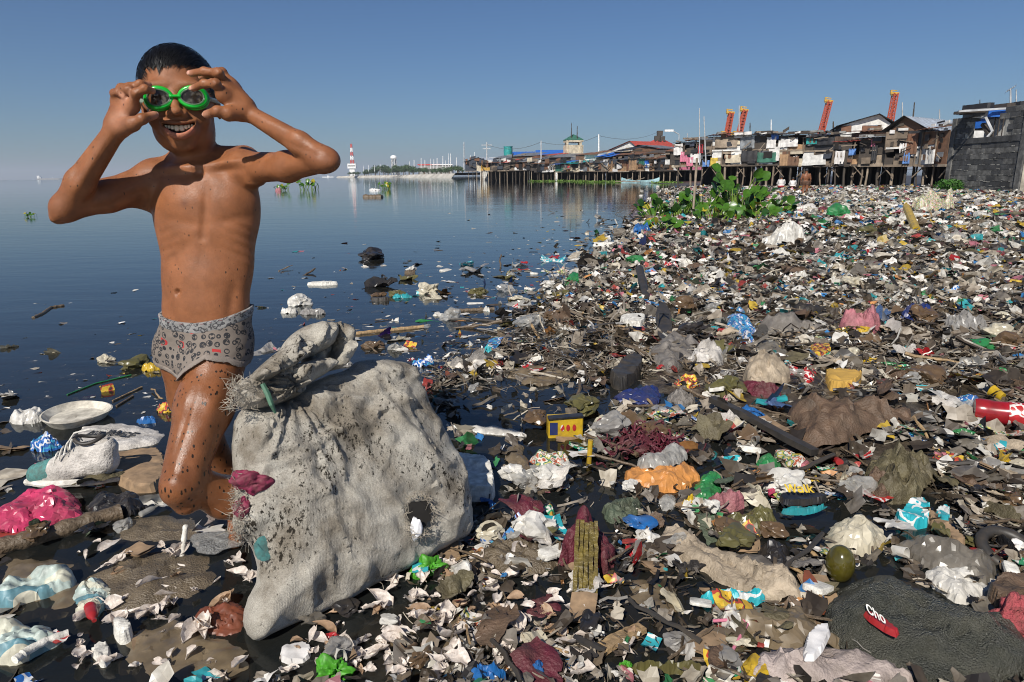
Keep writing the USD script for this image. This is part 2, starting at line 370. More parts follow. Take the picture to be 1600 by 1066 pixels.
# ------------------------------------------------------------------ the boy
look('skin', {
    'g': ('geometry', {}), 'c': ('attribute', {'attribute': 'col'}), 'w': ('attribute', {'attribute': 'wet'}),
    'n1': ('noise_texture', {'scale': 26, 'detail': 7.0, 'roughness': .68}), 'v': ('map_range', {'from_min': .3, 'from_max': .7, 'to_min': .76, 'to_max': 1.20}),
    'h': ('hsv', {}),
    # flecks of mud
    'm1': ('mapping', {'scale': (1.0, 1.0, .45)}), 'vo': ('voronoi_texture', {'scale': 135, 'randomness': 1.0}), 'n2': ('noise_texture', {'scale': 26, 'detail': 3.0}),
    'nd': ('noise_texture', {'scale': 160, 'detail': 2.0}), 'ndk': ('math', {'math_type': 'multiply_add', 'value2': .5, 'value3': -.25}), 'vd': ('math', {'math_type': 'add'}),
    'th': ('math', {'math_type': 'multiply', 'value2': .36}), 'th2': ('math', {'math_type': 'multiply'}), 'fl': ('math', {'math_type': 'less_than'}),
    'pick': ('separate_color', {}), 'pk': ('math', {'math_type': 'less_than', 'value2': .45}), 'fl2': ('math', {'math_type': 'multiply'}),
    'mud': ('mix', {'color2': (.022, .014, .009)}),
    'bn': ('noise_texture', {'scale': 300, 'detail': 4.0, 'roughness': .7}), 'b': ('bump', {'strength': .22, 'distance': .0035}),
    'rn': ('noise_texture', {'scale': 60, 'detail': 4.0}), 'rr': ('map_range', {'from_min': .3, 'from_max': .7, 'to_min': .50, 'to_max': .70}),
    'rw': ('math', {'math_type': 'multiply_add', 'value2': -.22}),
    'p': ('principled_bsdf', {'specular_ior_level': .32, 'subsurface_weight': .10, 'subsurface_scale': .004, 'subsurface_radius': (1.0, .35, .2)})},
    [('g.position', 'n1.vector'), ('n1.fac', 'v.value'), ('v.result', 'h.value'), ('c.color', 'h.color'),
     ('g.position', 'm1.vector'), ('m1.vector', 'vo.vector'), ('g.position', 'n2.vector'), ('g.position', 'nd.vector'), ('nd.fac', 'ndk.value1'),
     ('vo.distance', 'vd.value1'), ('ndk.value', 'vd.value2'), ('w.fac', 'th.value1'), ('th.value', 'th2.value1'), ('n2.fac', 'th2.value2'), ('vd.value', 'fl.value1'), ('th2.value', 'fl.value2'),
     ('vo.color', 'pick.color'), ('pick.r', 'pk.value1'), ('fl.value', 'fl2.value1'), ('pk.value', 'fl2.value2'),
     ('h.color', 'mud.color1'), ('fl2.value', 'mud.fac'), ('mud.color', 'p.base_color'), ('mud.color', 'p.subsurface_radius'),
     ('g.position', 'bn.vector'), ('bn.fac', 'b.height'), ('b.normal', 'p.normal'), ('g.position', 'rn.vector'), ('rn.fac', 'rr.value'), ('rr.result', 'rw.value3'), ('w.fac', 'rw.value1'), ('rw.value', 'p.roughness')], 'p.BSDF')
M('wet_hair', (.0045, .004, .004), .42, 0, var=.1, spec=.35)
M('teeth', (.62, .54, .38), .30, 0, var=.05)
M('mouth_inside', (.05, .012, .010), .5, 0)
M('eye_white', (.45, .42, .38), .2, 0)
M('green_rubber', (.006, .40, .03), .28, .12, dirtcol=(.02, .2, .02), var=.08, coat=.4)
M('clear_strap', (.45, .5, .46), .25, 0, transl=.3)
M('clear_rim', (.20, .27, .20), .2, 0, alpha=.45)
M('nail', (.52, .28, .20), .3, 0)
look('goggle_lens', {'f': ('fresnel', {'IOR': 1.45}), 't': ('transparent_bsdf', {'color': (.50, .47, .42)}), 'g': ('glossy_bsdf', {'roughness': .05}), 'd': ('diffuse_bsdf', {'color': (.16, .14, .11)}),
     'n': ('noise_texture', {'scale': 130, 'detail': 4.0}), 'tc': ('geometry', {}), 'r': ('rgb_ramp', {'ramp': [(0, (.05, .05, .05)), (.5, (.15, .15, .15)), (.62, (.6, .6, .6)), (1, (.7, .7, .7))]}),
     'm0': ('mix_closure', {}), 'm': ('mix_closure', {})}, [('tc.position', 'n.vector'), ('n.fac', 'r.fac'), ('r.color', 'm0.fac'), ('t.BSDF', 'm0.closure1'), ('d.BSDF', 'm0.closure2'),
     ('f.fac', 'm.fac'), ('m0.closure', 'm.closure1'), ('g.BSDF', 'm.closure2')], 'm.closure')

bf = Field((-.95, 1.10, -.22), (-.22, 1.72, 1.22), .0027)
HC = P(281, 158, 1.50)
_fw = EYE + np.array([-.20, 0, .26]) - HC; _fw /= np.linalg.norm(_fw)          # where the face looks
_hx = np.cross(_fw, [math.sin(math.radians(-3)), 0, 1.0]); _hx = -_hx / np.linalg.norm(_hx)
_hx = _hx if _hx[0] > 0 else -_hx
_hz = np.cross(_hx, -_fw); _hz = _hz if _hz[2] > 0 else -_hz
HR = np.stack([_hx, _fw, _hz], 1)
HS = 1.0
def H(x, y, z): return HC + HR @ (np.array([x, y, z]) * HS)
def hell(c, r, k=.012, cut=False): bf.ell(H(*c), np.array(r) * HS, k, HR, cut)
def hcone(a, b, ra, rb, k=.01, cut=False): bf.cone(H(*a), H(*b), ra * HS, rb * HS, k, cut)

# torso
px = lambda r: r                                    # radii are metres
neckb, chest, waist, pel = P(308, 262, 1.53), P(322, 325, 1.50), P(318, 440, 1.475), P(322, 525, 1.475)
bf.ell(P(323, 312, 1.505), (.113, .060, .098), .03)
bf.ell(P(323, 350, 1.500), (.108, .058, .080), .03)
bf.ell(P(325, 400, 1.490), (.099, .052, .105), .03)
bf.ell(P(321, 450, 1.480), (.091, .050, .085), .03)
bf.ell(P(322, 488, 1.480), (.092, .054, .060), .03)
bf.ell(P(322, 525, 1.485), (.092, .058, .062), .03)
pass                                                         # belly
bf.cone(P(322, 290, 1.437), P(316, 372, 1.432), .0015, .0015, .014, cut=True)                                 # breastbone furrow
# neck and shoulders
bf.cone(P(300, 215, 1.535), P(306, 262, 1.542), .037, .042, .018)
for a, b in ((P(300, 248, 1.545), P(250, 268, 1.53)), (P(318, 248, 1.545), P(382, 247, 1.515))): bf.cone(a, b, .027, .025, .03)
bf.cone(P(300, 268, 1.475), P(248, 272, 1.495), .008, .008, .016); bf.cone(P(318, 268, 1.472), P(375, 250, 1.475), .008, .008, .016)   # collar bones
bf.ell(P(310, 268, 1.458), (.006, .003, .006), .014, cut=True)
# right arm (left in the picture)
SR, ER, WR = P(241, 278, 1.505), P(103, 325, 1.385), P(180, 204, 1.375)
bf.ell(SR, (.037, .036, .036), .025)
bf.chain([SR, SR * .45 + ER * .55 + [0, 0, -.004], ER], [.033, .031, .026], .018)
bf.cone(P(91, 338, 1.385), P(100, 325, 1.385), .016, .022, .012)
bf.chain([ER, ER * .68 + WR * .32 + [0, -.003, .003], WR], [.0255, .0255, .0185], .012)
bf.cone(P(240, 318, 1.515), P(190, 304, 1.46), .020, .018, .022)
# left arm
SL, EL, WL = P(384, 262, 1.495), P(508, 250, 1.345), P(386, 175, 1.395)
bf.ell(SL, (.037, .036, .036), .025)
bf.chain([SL, SL * .45 + EL * .55 + [0, 0, -.006], EL], [.032, .028, .0225], .018)
bf.cone(P(518, 251, 1.345), P(505, 250, 1.345), .015, .021, .014)
bf.chain([EL, EL * .68 + WL * .32 + [0, -.003, .002], WL], [.0225, .0215, .0150], .010)
bf.ell(P(400, 284, 1.475), (.012, .020, .006), .02)                                                           # fold of the armpit
# left leg, knee towards the viewer, shin back behind the sack
HL, KL, AL = P(344, 545, 1.47), P(284, 752, 1.285), P(462, 812, 1.50)
bf.chain([HL, HL * .55 + KL * .45 + [.004, -.004, 0], KL], [.062, .056, .041], .025)
bf.ell(P(277, 764, 1.265), (.023, .020, .026), .024)                                                           # kneecap
bf.cone(P(272, 772, 1.27), P(290, 785, 1.29), .021, .026, .016)
bf.chain([KL + [.005, .012, -.008], KL * .66 + AL * .34 + [0, .0, -.004], AL], [.038, .043, .028], .016)
bf.ell(AL + [.02, .05, -.02], (.03, .075, .022), .02)
# right leg behind, foot down in the mud
HRt, KR, AR = P(284, 545, 1.505), P(325, 690, 1.535), P(372, 800, 1.62)
bf.chain([HRt, HRt * .5 + KR * .5 + [-.004, 0, 0], KR], [.055, .050, .036], .025)
bf.chain([KR, KR * .6 + AR * .4 + [0, .012, 0], AR], [.036, .038, .025], .012)
bf.cone(AR, AR + [.03, -.10, -.03], .026, .018, .015)
bf.ell(P(300, 572, 1.455), (.030, .030, .028), .025)
bf.ell(P(352, 548, 1.54), (.052, .046, .052), .025); bf.ell(P(305, 545, 1.55), (.046, .046, .052), .025)
pass                                               # navel
# hands
def finger(pts, r0, r1, k=.006):
    q = [P(*p) for p in pts]; n = len(q)
    for i in range(n - 1):
        bf.cone(q[i], q[i + 1], r0 + (r1 - r0) * i / (n - 1), r0 + (r1 - r0) * (i + 1) / (n - 1), k if i else .010)
        if i: bf.ell(q[i], np.full(3, r0 + (r1 - r0) * i / (n - 1) + .0006), .003)
FR = dict(index=[(207, 166, 1.372), (213, 146, 1.352), (226, 139, 1.352), (238, 142, 1.372)],
          middle=[(199, 156, 1.386), (203, 137, 1.372), (219, 132, 1.372), (232, 133, 1.388)],
          ring=[(191, 152, 1.398), (190, 138, 1.374), (201, 141, 1.360), (211, 148, 1.362)],
          pinky=[(184, 158, 1.404), (179, 146, 1.386), (186, 144, 1.370), (194, 151, 1.366)])
TR = [(191, 203, 1.366), (207, 194, 1.348), (222, 186, 1.346), (241, 180, 1.372)]
FL = dict(middle=[(356, 136, 1.385), (341, 114, 1.368), (319, 112, 1.372), (299, 115, 1.392)],
          index=[(349, 150, 1.368), (337, 131, 1.352), (319, 131, 1.358), (302, 138, 1.378)],
          ring=[(362, 132, 1.402), (347, 113, 1.400), (330, 115, 1.410), (314, 120, 1.420)],
          pinky=[(367, 140, 1.414), (354, 122, 1.424), (341, 124, 1.436), (328, 128, 1.444)])
TL = [(375, 177, 1.382), (357, 178, 1.360), (340, 174, 1.350), (323, 179, 1.362)]
for F_, T_, W_, (wx, wy, wd) in ((FR, TR, WR, (180, 204, 1.375)), (FL, TL, WL, (386, 175, 1.395))):
    for nm, ch in F_.items():
        a = P(*ch[0]); bf.cone(W_ * .75 + a * .25, a, .0165, .0105 if nm != 'pinky' else .0095, .012)
        r = {'index': .0076, 'middle': .0078, 'ring': .0074, 'pinky': .0066}[nm]
        finger(ch, r + .0014, r - .0012)
    bf.cone(W_, P(*T_[1]), .015, .0125, .014); finger(T_, .0115, .0078, .007)
    bf.cone(P(*F_['index'][0]), P(*F_['pinky'][0]), .010, .009, .012)
# head
hell((0, -.014, .030), (.0705, .088, .0765), .02)
hell((0, .016, -.028), (.058, .066, .078), .03)
hcone((-.024, .020, -.072), (.024, .020, -.072), .026, .026, .02)
hell((0, .060, -.094), (.020, .017, .014), .018)
ZF = -.013
for s in (-1, 1):
    hell((s * .045, -.006, -.056), (.011, .024, .024), .018)
    hell((s * .037, .054, -.030 + ZF), (.021, .018, .019), .016)               # cheeks of a broad smile
    hell((s * .030, .070, .031 + ZF), (.024, .011, .009), .014)                # brows
    hell((s * .0715, -.008, -.012), (.006, .016, .027), .006)                  # ears
    hell((s * .075, .002, -.012), (.004, .010, .016), .005, cut=True)
    hell((s * .030, .084, .008 + ZF), (.020, .013, .014), .010, cut=True)      # eye sockets
    hell((s * .030, .066, .008 + ZF), (.014, .0125, .0125), .004)
hcone((0, .078, .014 + ZF), (0, .089, -.016 + ZF), .0070, .0085, .010)         # nose
hell((0, .095, -.022 + ZF), (.0115, .0100, .0090), .007)
for s in (-1, 1):
    hell((s * .0135, .085, -.025 + ZF), (.0085, .0095, .0072), .005)
    hell((s * .0068, .094, -.0315 + ZF), (.0034, .0050, .0030), .003, cut=True)
    for q0, q1 in (((.021, .084, -.024), (.029, .080, -.036)), ((.029, .080, -.036), (.036, .070, -.054))):
        hcone((s * q0[0], q0[1], q0[2] + ZF), (s * q1[0], q1[1], q1[2] + ZF), .0014, .0014, .008, cut=True)   # laugh lines
hell((0, .068, -.052 + ZF), (.034, .019, .026), .014)                          # muzzle
def mouth(x, z, out=0.0):            # a point on the front of the muzzle
    return (x, .0845 - .30 * abs(x) ** 1.0 * abs(x) / .036 + out, z + ZF)
TT = np.linspace(-1, 1, 11)
up = [mouth(.031 * t, -.0440 + .0050 * t * t, .0015) for t in TT]
lo = [mouth(.029 * t, -.0665 + .0205 * t * t, .0010) for t in TT]
for i in range(10):
    w = .0036; u = 1 - ((i - 4.5) / 5) ** 2
    hcone(up[i], up[i + 1], .0022 + .0020 * u, .0022 + .0020 * u, .005); hcone(lo[i], lo[i + 1], .0024 + .0042 * u, .0024 + .0042 * u, .004)
for t in np.linspace(-1, 1, 13):                                                # the open mouth
    x = .0285 * t; za, zb_ = -.0480 + .0050 * t * t, -.0595 + .0155 * t * t
    for dz in np.linspace(0, 1, 3):
        z = za + (zb_ - za) * dz; w = .0018 + .0012 * (1 - t * t)
        hcone(mouth(x, z, .012), mouth(x * .9, z, -.026), w, w, .002, cut=True)
body = bf.mesh()
# bones and muscles under the skin of the front
V = np.array(body.vertices); nv = meshkit.arrays(body, True)[2]; vw = EYE - V; vw /= np.linalg.norm(vw, axis=1)[:, None]; fc = np.clip(((nv * vw).sum(1) - .12) / .35, 0, 1)
vp = V - EYE; vz = vp @ FWD; vx, vy = 800 + FPX * (vp @ RIGHT) / vz, 533 - FPX * (vp @ UP) / vz; disp = np.zeros(len(V)); tors = (V[:, 1] > 1.38) & (V[:, 2] < .98)
def relief(cx, cy, sx, sy, rot, amp, mask=None):
    global disp
    dx, dy = vx - cx, vy - cy; a, b = dx * math.cos(rot) + dy * math.sin(rot), -dx * math.sin(rot) + dy * math.cos(rot)
    disp += amp * np.exp(-(a / sx) ** 2 - (b / sy) ** 2) * fc * (tors if mask is None else mask)
relief(280, 315, 34, 24, 0, .0065); relief(366, 310, 34, 24, 0, .0065); relief(284, 347, 32, 8, .15, -.0022); relief(362, 343, 32, 8, -.15, -.0022); relief(322, 318, 9, 36, 0, -.0024); relief(313, 405, 7, 50, .05, -.0012)
for k_ in range(5): relief(378, 348 + 15 * k_, 26, 4.5, .42, .0017); relief(264, 352 + 15 * k_, 20, 4.5, -.42, .0007)
relief(285, 390, 32, 8, -.75, -.0022); relief(346, 388, 32, 9, .75, -.0024); relief(278, 262, 30, 5, -.08, .0045); relief(354, 254, 32, 5, -.12, .0045); relief(280, 274, 26, 6, -.05, -.004); relief(354, 267, 28, 6, -.1, -.004); relief(300, 452, 40, 40, 0, .0050); relief(279, 457, 3.6, 5.5, 0, -.0085); relief(279, 451, 6, 3, 0, .0016); relief(362, 470, 9, 36, .15, -.0035); relief(262, 475, 8, 30, -.2, -.003); relief(405, 268, 26, 14, .3, .004)
leg = V[:, 2] < .56
relief(272, 760, 15, 17, 0, .0022, leg); relief(262, 735, 9, 14, .2, -.0012, leg); relief(296, 738, 8, 16, -.3, -.0012, leg); relief(330, 640, 12, 70, .3, .004, leg); relief(288, 660, 6, 60, .3, -.0025, leg)
arm = V[:, 2] > .80
relief(120, 262, 7, 40, .55, -.003, arm); relief(140, 262, 8, 45, .55, .003, arm); relief(455, 205, 45, 6, .42, .0025, arm); relief(470, 232, 40, 6, .4, -.0025, arm); relief(83, 345, 12, 10, 0, .003, arm); relief(521, 256, 12, 10, 0, .003, arm)
for i_, q_ in enumerate((FR, FL)):
    for nm_ in ('index', 'middle', 'ring', 'pinky'): relief(*q_[nm_][1][:2], 4.5, 4, 0, .0016, arm); relief(*q_[nm_][2][:2], 2.2, 4, 0, -.0010, arm)
V = V + nv * disp[:, None]; body = trimesh.Trimesh(V, body.faces, process=False)
# colour: brown skin, lighter chest, pink lips and finger tips, darker joints
base = np.array([.235, .090, .037]); colr = np.tile(base, (len(V), 1)); wet = np.full(len(V), .35)
def tint(c, r, to, k=1.0):
    global colr
    w = np.clip(1 - np.linalg.norm((V - c) / r, axis=1), 0, 1); w = (w * w * (3 - 2 * w) * k)[:, None]; colr = colr * (1 - w) + np.asarray(to) * w
for c, r in ((KL, .06), (ER, .05), (EL, .05)): tint(c, r, (.16, .062, .032), .7)
for c in list(FR.values()) + list(FL.values()): tint(P(*c[-1]), .02, (.46, .22, .14), .9)
for c in (TR, TL): tint(P(*c[-1]), .024, (.46, .22, .14), .9)
tint(P(195, 185, 1.36), .05, (.38, .18, .11), .5)
for i in range(8):
    m = H(*(np.array(lo[i + 1]) + lo[i + 2]) / 2); tint(m, .0115, (.46, .17, .12), 1.0)
    m = H(*(np.array(up[i + 1]) + up[i + 2]) / 2); tint(m, .007, (.24, .085, .05), .7)
for q in (P(286, 318, 1.43), P(362, 312, 1.43)): tint(q, .014, (.12, .045, .025), .8)
tint(H(0, .02, .075), .075, (.10, .042, .022), .5)
colr = np.where((V[:, 2] < 9)[:, None], colr * (1 - .16 * np.clip((.60 - V[:, 2]) / .12, 0, 1))[:, None], colr)
wet = np.where(V[:, 2] < .52, .55 + .65 * np.clip((.56 - V[:, 2]) / .12, 0, 1), .42)
wet = wet * 1.25; wet = np.where(np.linalg.norm(V - HC, axis=1) < .13, .12, wet)
fw2 = np.minimum(np.linalg.norm(V - (ER + WR) / 2, axis=1), np.linalg.norm(V - (EL + WL) / 2, axis=1)); wet = np.where(fw2 < .12, .62, wet)
boy = thing('person', 'bare-chested boy in patterned grey shorts holding green goggles to his eyes beside the big sack', 'person', (P(320, 700, 1.5)[0], 1.5, -.15))
bodyp = part(boy, 'body', body, 'skin', smooth=True, col=colr, wet=wet)
# teeth: a row of single rounded teeth, a dark mouth behind
tm = []
for i, (x, w, h) in enumerate(((-.0245, .0042, .0050), (-.0190, .0052, .0066), (-.0130, .0064, .0074), (-.0050, .0090, .0104), (.0042, .0088, .0104), (.0118, .0062, .0078), (.0176, .0052, .0066), (.0230, .0042, .0052))):
    tt = trimesh.creation.icosphere(2); q = tt.vertices; q = np.sign(q) * np.abs(q) ** .6; c = mouth(x, -.0475 + 5.2 * x * x, -.0075)
    tt.vertices = np.array([H(c[0] + v_[0] * w * .52, c[1] + v_[1] * .0032, c[2] - h * .40 + v_[2] * h * .55) for v_ in q]); tm.append(tt)
for tt in tm: part(boy, 'tooth', tt, 'teeth', smooth=True)
mi = trimesh.creation.icosphere(2); mi.vertices = np.array([H(v_[0] * .027, .058 + v_[1] * .007, -.054 + ZF + v_[2] * .014) for v_ in mi.vertices]); part(boy, 'mouth', mi, 'mouth_inside', smooth=True)
for s in (-1, 1):
    e = trimesh.creation.icosphere(2, .0098); e.vertices = np.array([H(s * .030 + v_[0], .0705 + v_[1] * .8, .007 + ZF + v_[2] * .55) for v_ in e.vertices]); part(boy, 'eye', e, 'mouth_inside' if 0 else 'eye_white', smooth=True)
# nails on the finger tips that face the viewer
for ch in list(FL.values())[:2] + [TL, TR]:
    a, b = P(*ch[-2]), P(*ch[-1]); d = (b - a) / np.linalg.norm(b - a); e = trimesh.creation.icosphere(2)
    nn = EYE - b; nn = nn - d * (nn @ d) + np.array([0, 0, .4]); nn -= d * (nn @ d); nn /= np.linalg.norm(nn); sd = np.cross(d, nn)
    e.vertices = b + d * .001 + nn * .0052 + e.vertices[:, :1] * d * .006 + e.vertices[:, 1:2] * sd * .0042 + e.vertices[:, 2:3] * nn * .0016; part(boy, 'nail', e, 'nail', smooth=True)
# hair: a close cap with wet strands
hf = Field(HC - .14, HC + .15, .0022)
def cap(p):
    q = ((p - HC) @ HR) / HS
    c = np.array([0, -.016, .031]); r = np.array([.0750, .0915, .0815]); k0 = np.linalg.norm((q - c) / r, axis=-1); k1 = np.linalg.norm((q - c) / (r * r), axis=-1)
    d = k0 * (k0 - 1) / np.maximum(k1, 1e-6)
    n = meshkit.noise(np.stack([q[..., 0] * 260, q[..., 1] * 90, q[..., 2] * 90], -1), 5)
    fr = np.clip((q[..., 1] + .01) / .07, 0, 1)                         # 1 at the brow
    side = np.abs(q[..., 0]) / .07
    line = -.045 + fr * (.100 - .010 * np.clip((side - .55) / .45, 0, 1) * 4 * .5) + .010 * (meshkit.noise(q * 120, 9) - .5) - .012 * np.exp(-((q[..., 0] + .018) / .012) ** 2) * fr
    line = np.where(fr > .30, np.maximum(line, -.02 + .078 * np.clip((fr - .30) / .5, 0, 1)), line)
    return np.maximum(d - .0010 * (n - .4), (line - q[..., 2]) * .8)
hf.blend(cap, HC - .12, HC + .12, .0)
part(boy, 'hair', hf.mesh(), 'wet_hair', smooth=True)
rg = np.random.default_rng(4); cur = []
for i in range(4200):
    u = rg.normal(size=3); u /= np.linalg.norm(u); q = np.array([0, -.016, .031]) + u * [.0765, .093, .083]
    fr = np.clip((q[1] + .01) / .07, 0, 1)
    if q[2] < -.040 + fr * .098: continue
    t = np.array([-.25 + .10 * rg.normal(), .85, -.25]) if q[1] > -.02 else np.array([.08 * rg.normal(), -.2, -.9]); t = t - u * (t @ u); t /= np.linalg.norm(t)
    L = rg.uniform(.010, .020); cur.append([H(*q), H(*(q + t * L * .5 + u * .0008)), H(*(q + t * L - u * L * L * 3 + u * rg.uniform(0, .0016)))])
for bx, n_ in ((-.030, 26), (-.020, 40), (-.010, 16), (.002, 14), (.018, 12), (.03, 10)):      # strands stuck to the brow
    for j in range(n_):
        x = bx + rg.normal() * .003; z0 = .066 - .1 * abs(x); d = rg.uniform(.010, .028 if bx == -.020 else .016)
        s0 = lambda x_, z_: H(x_, .016 + .5 * 0 + .0735 * math.sqrt(max(.05, 1 - (x_ / .068) ** 2 - ((z_ - .02) / .082) ** 2)) + .0005, z_)
        pt = lambda x_, z_: H(x_, -.014 + .090 * math.sqrt(max(.02, 1 - (x_ / .0715) ** 2 - ((z_ - .030) / .0775) ** 2)) + .0008, z_)
        cur.append([pt(x, z0), pt(x - .0015, z0 - d * .5), pt(bx * .98 - .002 + rg.normal() * .001, z0 - d)])
bc = UsdGeom.BasisCurves.Define(stage, numbered(boy, 'hair_strand'))
cp = np.array(cur).reshape(-1, 3) - _origin[boy]
bc.CreateTypeAttr('linear'); bc.CreatePointsAttr(Vt.Vec3fArray.FromNumpy(cp.astype(np.float32))); bc.CreateCurveVertexCountsAttr(Vt.IntArray([3] * len(cur)))
bc.CreateWidthsAttr(Vt.FloatArray([.0011, .0009, .0003] * len(cur))); bc.SetWidthsInterpolation('vertex')
UsdShade.MaterialBindingAPI.Apply(bc.GetPrim()).Bind(looks['wet_hair']); bc.GetPrim().SetCustomDataByKey('kind', 'stuff')

# shorts: a layer of cloth over the hips
look('football_cloth', {
    'g': ('geometry', {}), 'vo': ('voronoi_texture', {'scale': 62, 'randomness': .55}), 'in': ('voronoi_texture', {'scale': 175}), 'nz': ('noise_texture', {'scale': 9, 'detail': 5.0}),
    'ball': ('math', {'math_type': 'less_than', 'value2': .41}), 'rim': ('math', {'math_type': 'compare', 'value2': .40, 'value3': .05}), 'pch': ('math', {'math_type': 'less_than', 'value2': .52}),
    'blk': ('math', {'math_type': 'multiply'}), 'blk2': ('math', {'math_type': 'maximum'}), 'sc': ('separate_color', {}), 'red': ('math', {'math_type': 'less_than', 'value2': .05}), 'ob': ('math', {'math_type': 'multiply'}),
    'far': ('math', {'math_type': 'greater_than', 'value2': .47}), 'c0': ('rgb_ramp', {'ramp': [(0, (.10, .080, .065)), (.5, (.175, .145, .122)), (1, (.23, .20, .175))]}),
    'm1': ('mix', {'color2': (.025, .025, .028)}), 'm2': ('mix', {'color2': (.35, .03, .03)}), 'wv': ('noise_texture', {'scale': 900}), 'b': ('bump', {'strength': .25, 'distance': .002}),
    'p': ('principled_bsdf', {'roughness': .8, 'specular_ior_level': .25})},
    [('g.position', 'vo.vector'), ('g.position', 'in.vector'), ('g.position', 'nz.vector'), ('nz.fac', 'c0.fac'), ('vo.distance', 'ball.value1'), ('vo.distance', 'rim.value1'), ('in.distance', 'pch.value1'),
     ('ball.value', 'blk.value1'), ('pch.value', 'blk.value2'), ('blk.value', 'blk2.value1'), ('rim.value', 'blk2.value2'), ('vo.color', 'sc.color'), ('sc.r', 'red.value1'), ('vo.distance', 'far.value1'), ('far.value', 'ob.value1'), ('red.value', 'ob.value2'),
     ('c0.color', 'm1.color1'), ('blk2.value', 'm1.fac'), ('m1.color', 'm2.color1'), ('ob.value', 'm2.fac'), ('m2.color', 'p.base_color'), ('g.position', 'wv.vector'), ('wv.fac', 'b.height'), ('b.normal', 'p.normal')], 'p.BSDF')
M('grey_elastic', (.24, .235, .235), .8, .2, bump=.4, bscale=700, cols=[(.24, .235, .23), (.25, .245, .24), (.05, .05, .055), (.2, .2, .2)], cscale=110)
M('red_thread', (.17, .03, .035), .8, .1)
M('hem_cloth', (.22, .185, .16), .85, .2, bump=.4, bscale=700)
sl, p = bf.block((-.93, 1.15, .15), (-.40, 1.70, .75))
sub = bf.a[sl]; gz = lambda xs, zs, x: np.interp(x, xs, zs)
def zline(pts): q = np.array([P(*t) for t in pts]); o = np.argsort(q[:, 0]); return q[o, 0], q[o, 2]
wx, wz = zline([(246, 490, 1.47), (268, 500, 1.43), (300, 505, 1.41), (345, 498, 1.42), (380, 487, 1.44), (398, 478, 1.48)])
hx, hz = zline([(240, 560, 1.5), (262, 572, 1.47), (284, 590, 1.43), (300, 572, 1.41), (325, 556, 1.40), (360, 562, 1.41), (385, 575, 1.43), (402, 590, 1.47)])
wr_ = .0035 * (meshkit.fbm(p * [26, 26, 60], 3, 8) - .5)
lean = (p[..., 1] - 1.45) * .10
zt, zb = gz(wx, wz, p[..., 0]) + lean, gz(hx, hz, p[..., 0]) - .02 * 0
sf = Field((0, 0, 0), (.01, .01, .01), .0027); sf.lo = np.array([bf.lo[k] + bf.h * sl[k].start for k in range(3)]); sf.h = bf.h
shell = lambda off, z0, z1: np.maximum.reduce([sub - off + wr_, p[..., 2] - z1, z0 - p[..., 2]])
shorts = part(boy, 'shorts', sf.mesh(shell(.0062, zb, zt - .018)), 'football_cloth', smooth=True)
part(shorts, 'waistband', sf.mesh(shell(.0066, zt - .021, zt)), 'grey_elastic', smooth=True)
part(shorts, 'red_trim', sf.mesh(shell(.0074, zt - .0034, zt - .0016)), 'red_thread', smooth=True)
part(shorts, 'hem', sf.mesh(shell(.0084, zb - .004, zb + .007)), 'hem_cloth', smooth=True)

# goggles
gog = thing('swimming_goggles', 'bright green swimming goggles held over the eyes of the boy', 'goggles', H(0, .09, -.005))
for s in (-1, 1):
    c = np.array([.003 + s * .0305, .088, .005 + ZF]); A = []
    def gp(t, a, b, dy): 
        x = a * math.cos(t); z = b * math.sin(t) * (1 + .10 * s * math.cos(t))
        return H(c[0] + x, c[1] - .16 * (x * s / .03) ** 2 * .03 - (.020 * max(0, x * s / .03) ** 2 * .5) + dy, c[2] + z)
    T_ = np.linspace(0, 2 * math.pi, 41)[:-1]
    fr_ = part(gog, 'frame', cat_(tube([gp(t, .0236, .0178, .002) for t in T_], .0046, 8, True), tube([gp(t, .0255, .0198, -.007) for t in T_], .0046, 8, True)), 'green_rubber', smooth=True)
    part(fr_, 'rim', tube([gp(t, .0206, .0150, .0065) for t in T_], .0014, 6, True), 'clear_rim', smooth=True)
    lv = [H(*(c + [0, .006, 0]))] + [gp(t, .0206, .0150, .005) for t in T_]
    part(gog, 'lens', trimesh.Trimesh(lv, [[0, 1 + k, 1 + (k + 1) % 40] for k in range(40)], process=False), 'goggle_lens', smooth=True)
    part(gog, 'strap', tube([H(s * .061, .070, .004 + ZF), H(s * .070, .05, .004 + ZF), H(s * .0755, .015, .006 + ZF), H(s * .076, -.03, .01), H(s * .062, -.075, .014)], [.004, .0045, .0035, .0035, .0035], 6), 'clear_strap')
part(gog, 'bridge', tube([H(x, .0905 + .002 * math.cos(x * 120), .0070 + ZF) for x in np.linspace(-.007, .013, 7)], [.0045, .0036, .003, .003, .003, .0036, .0045], 8), 'green_rubber', smooth=True)
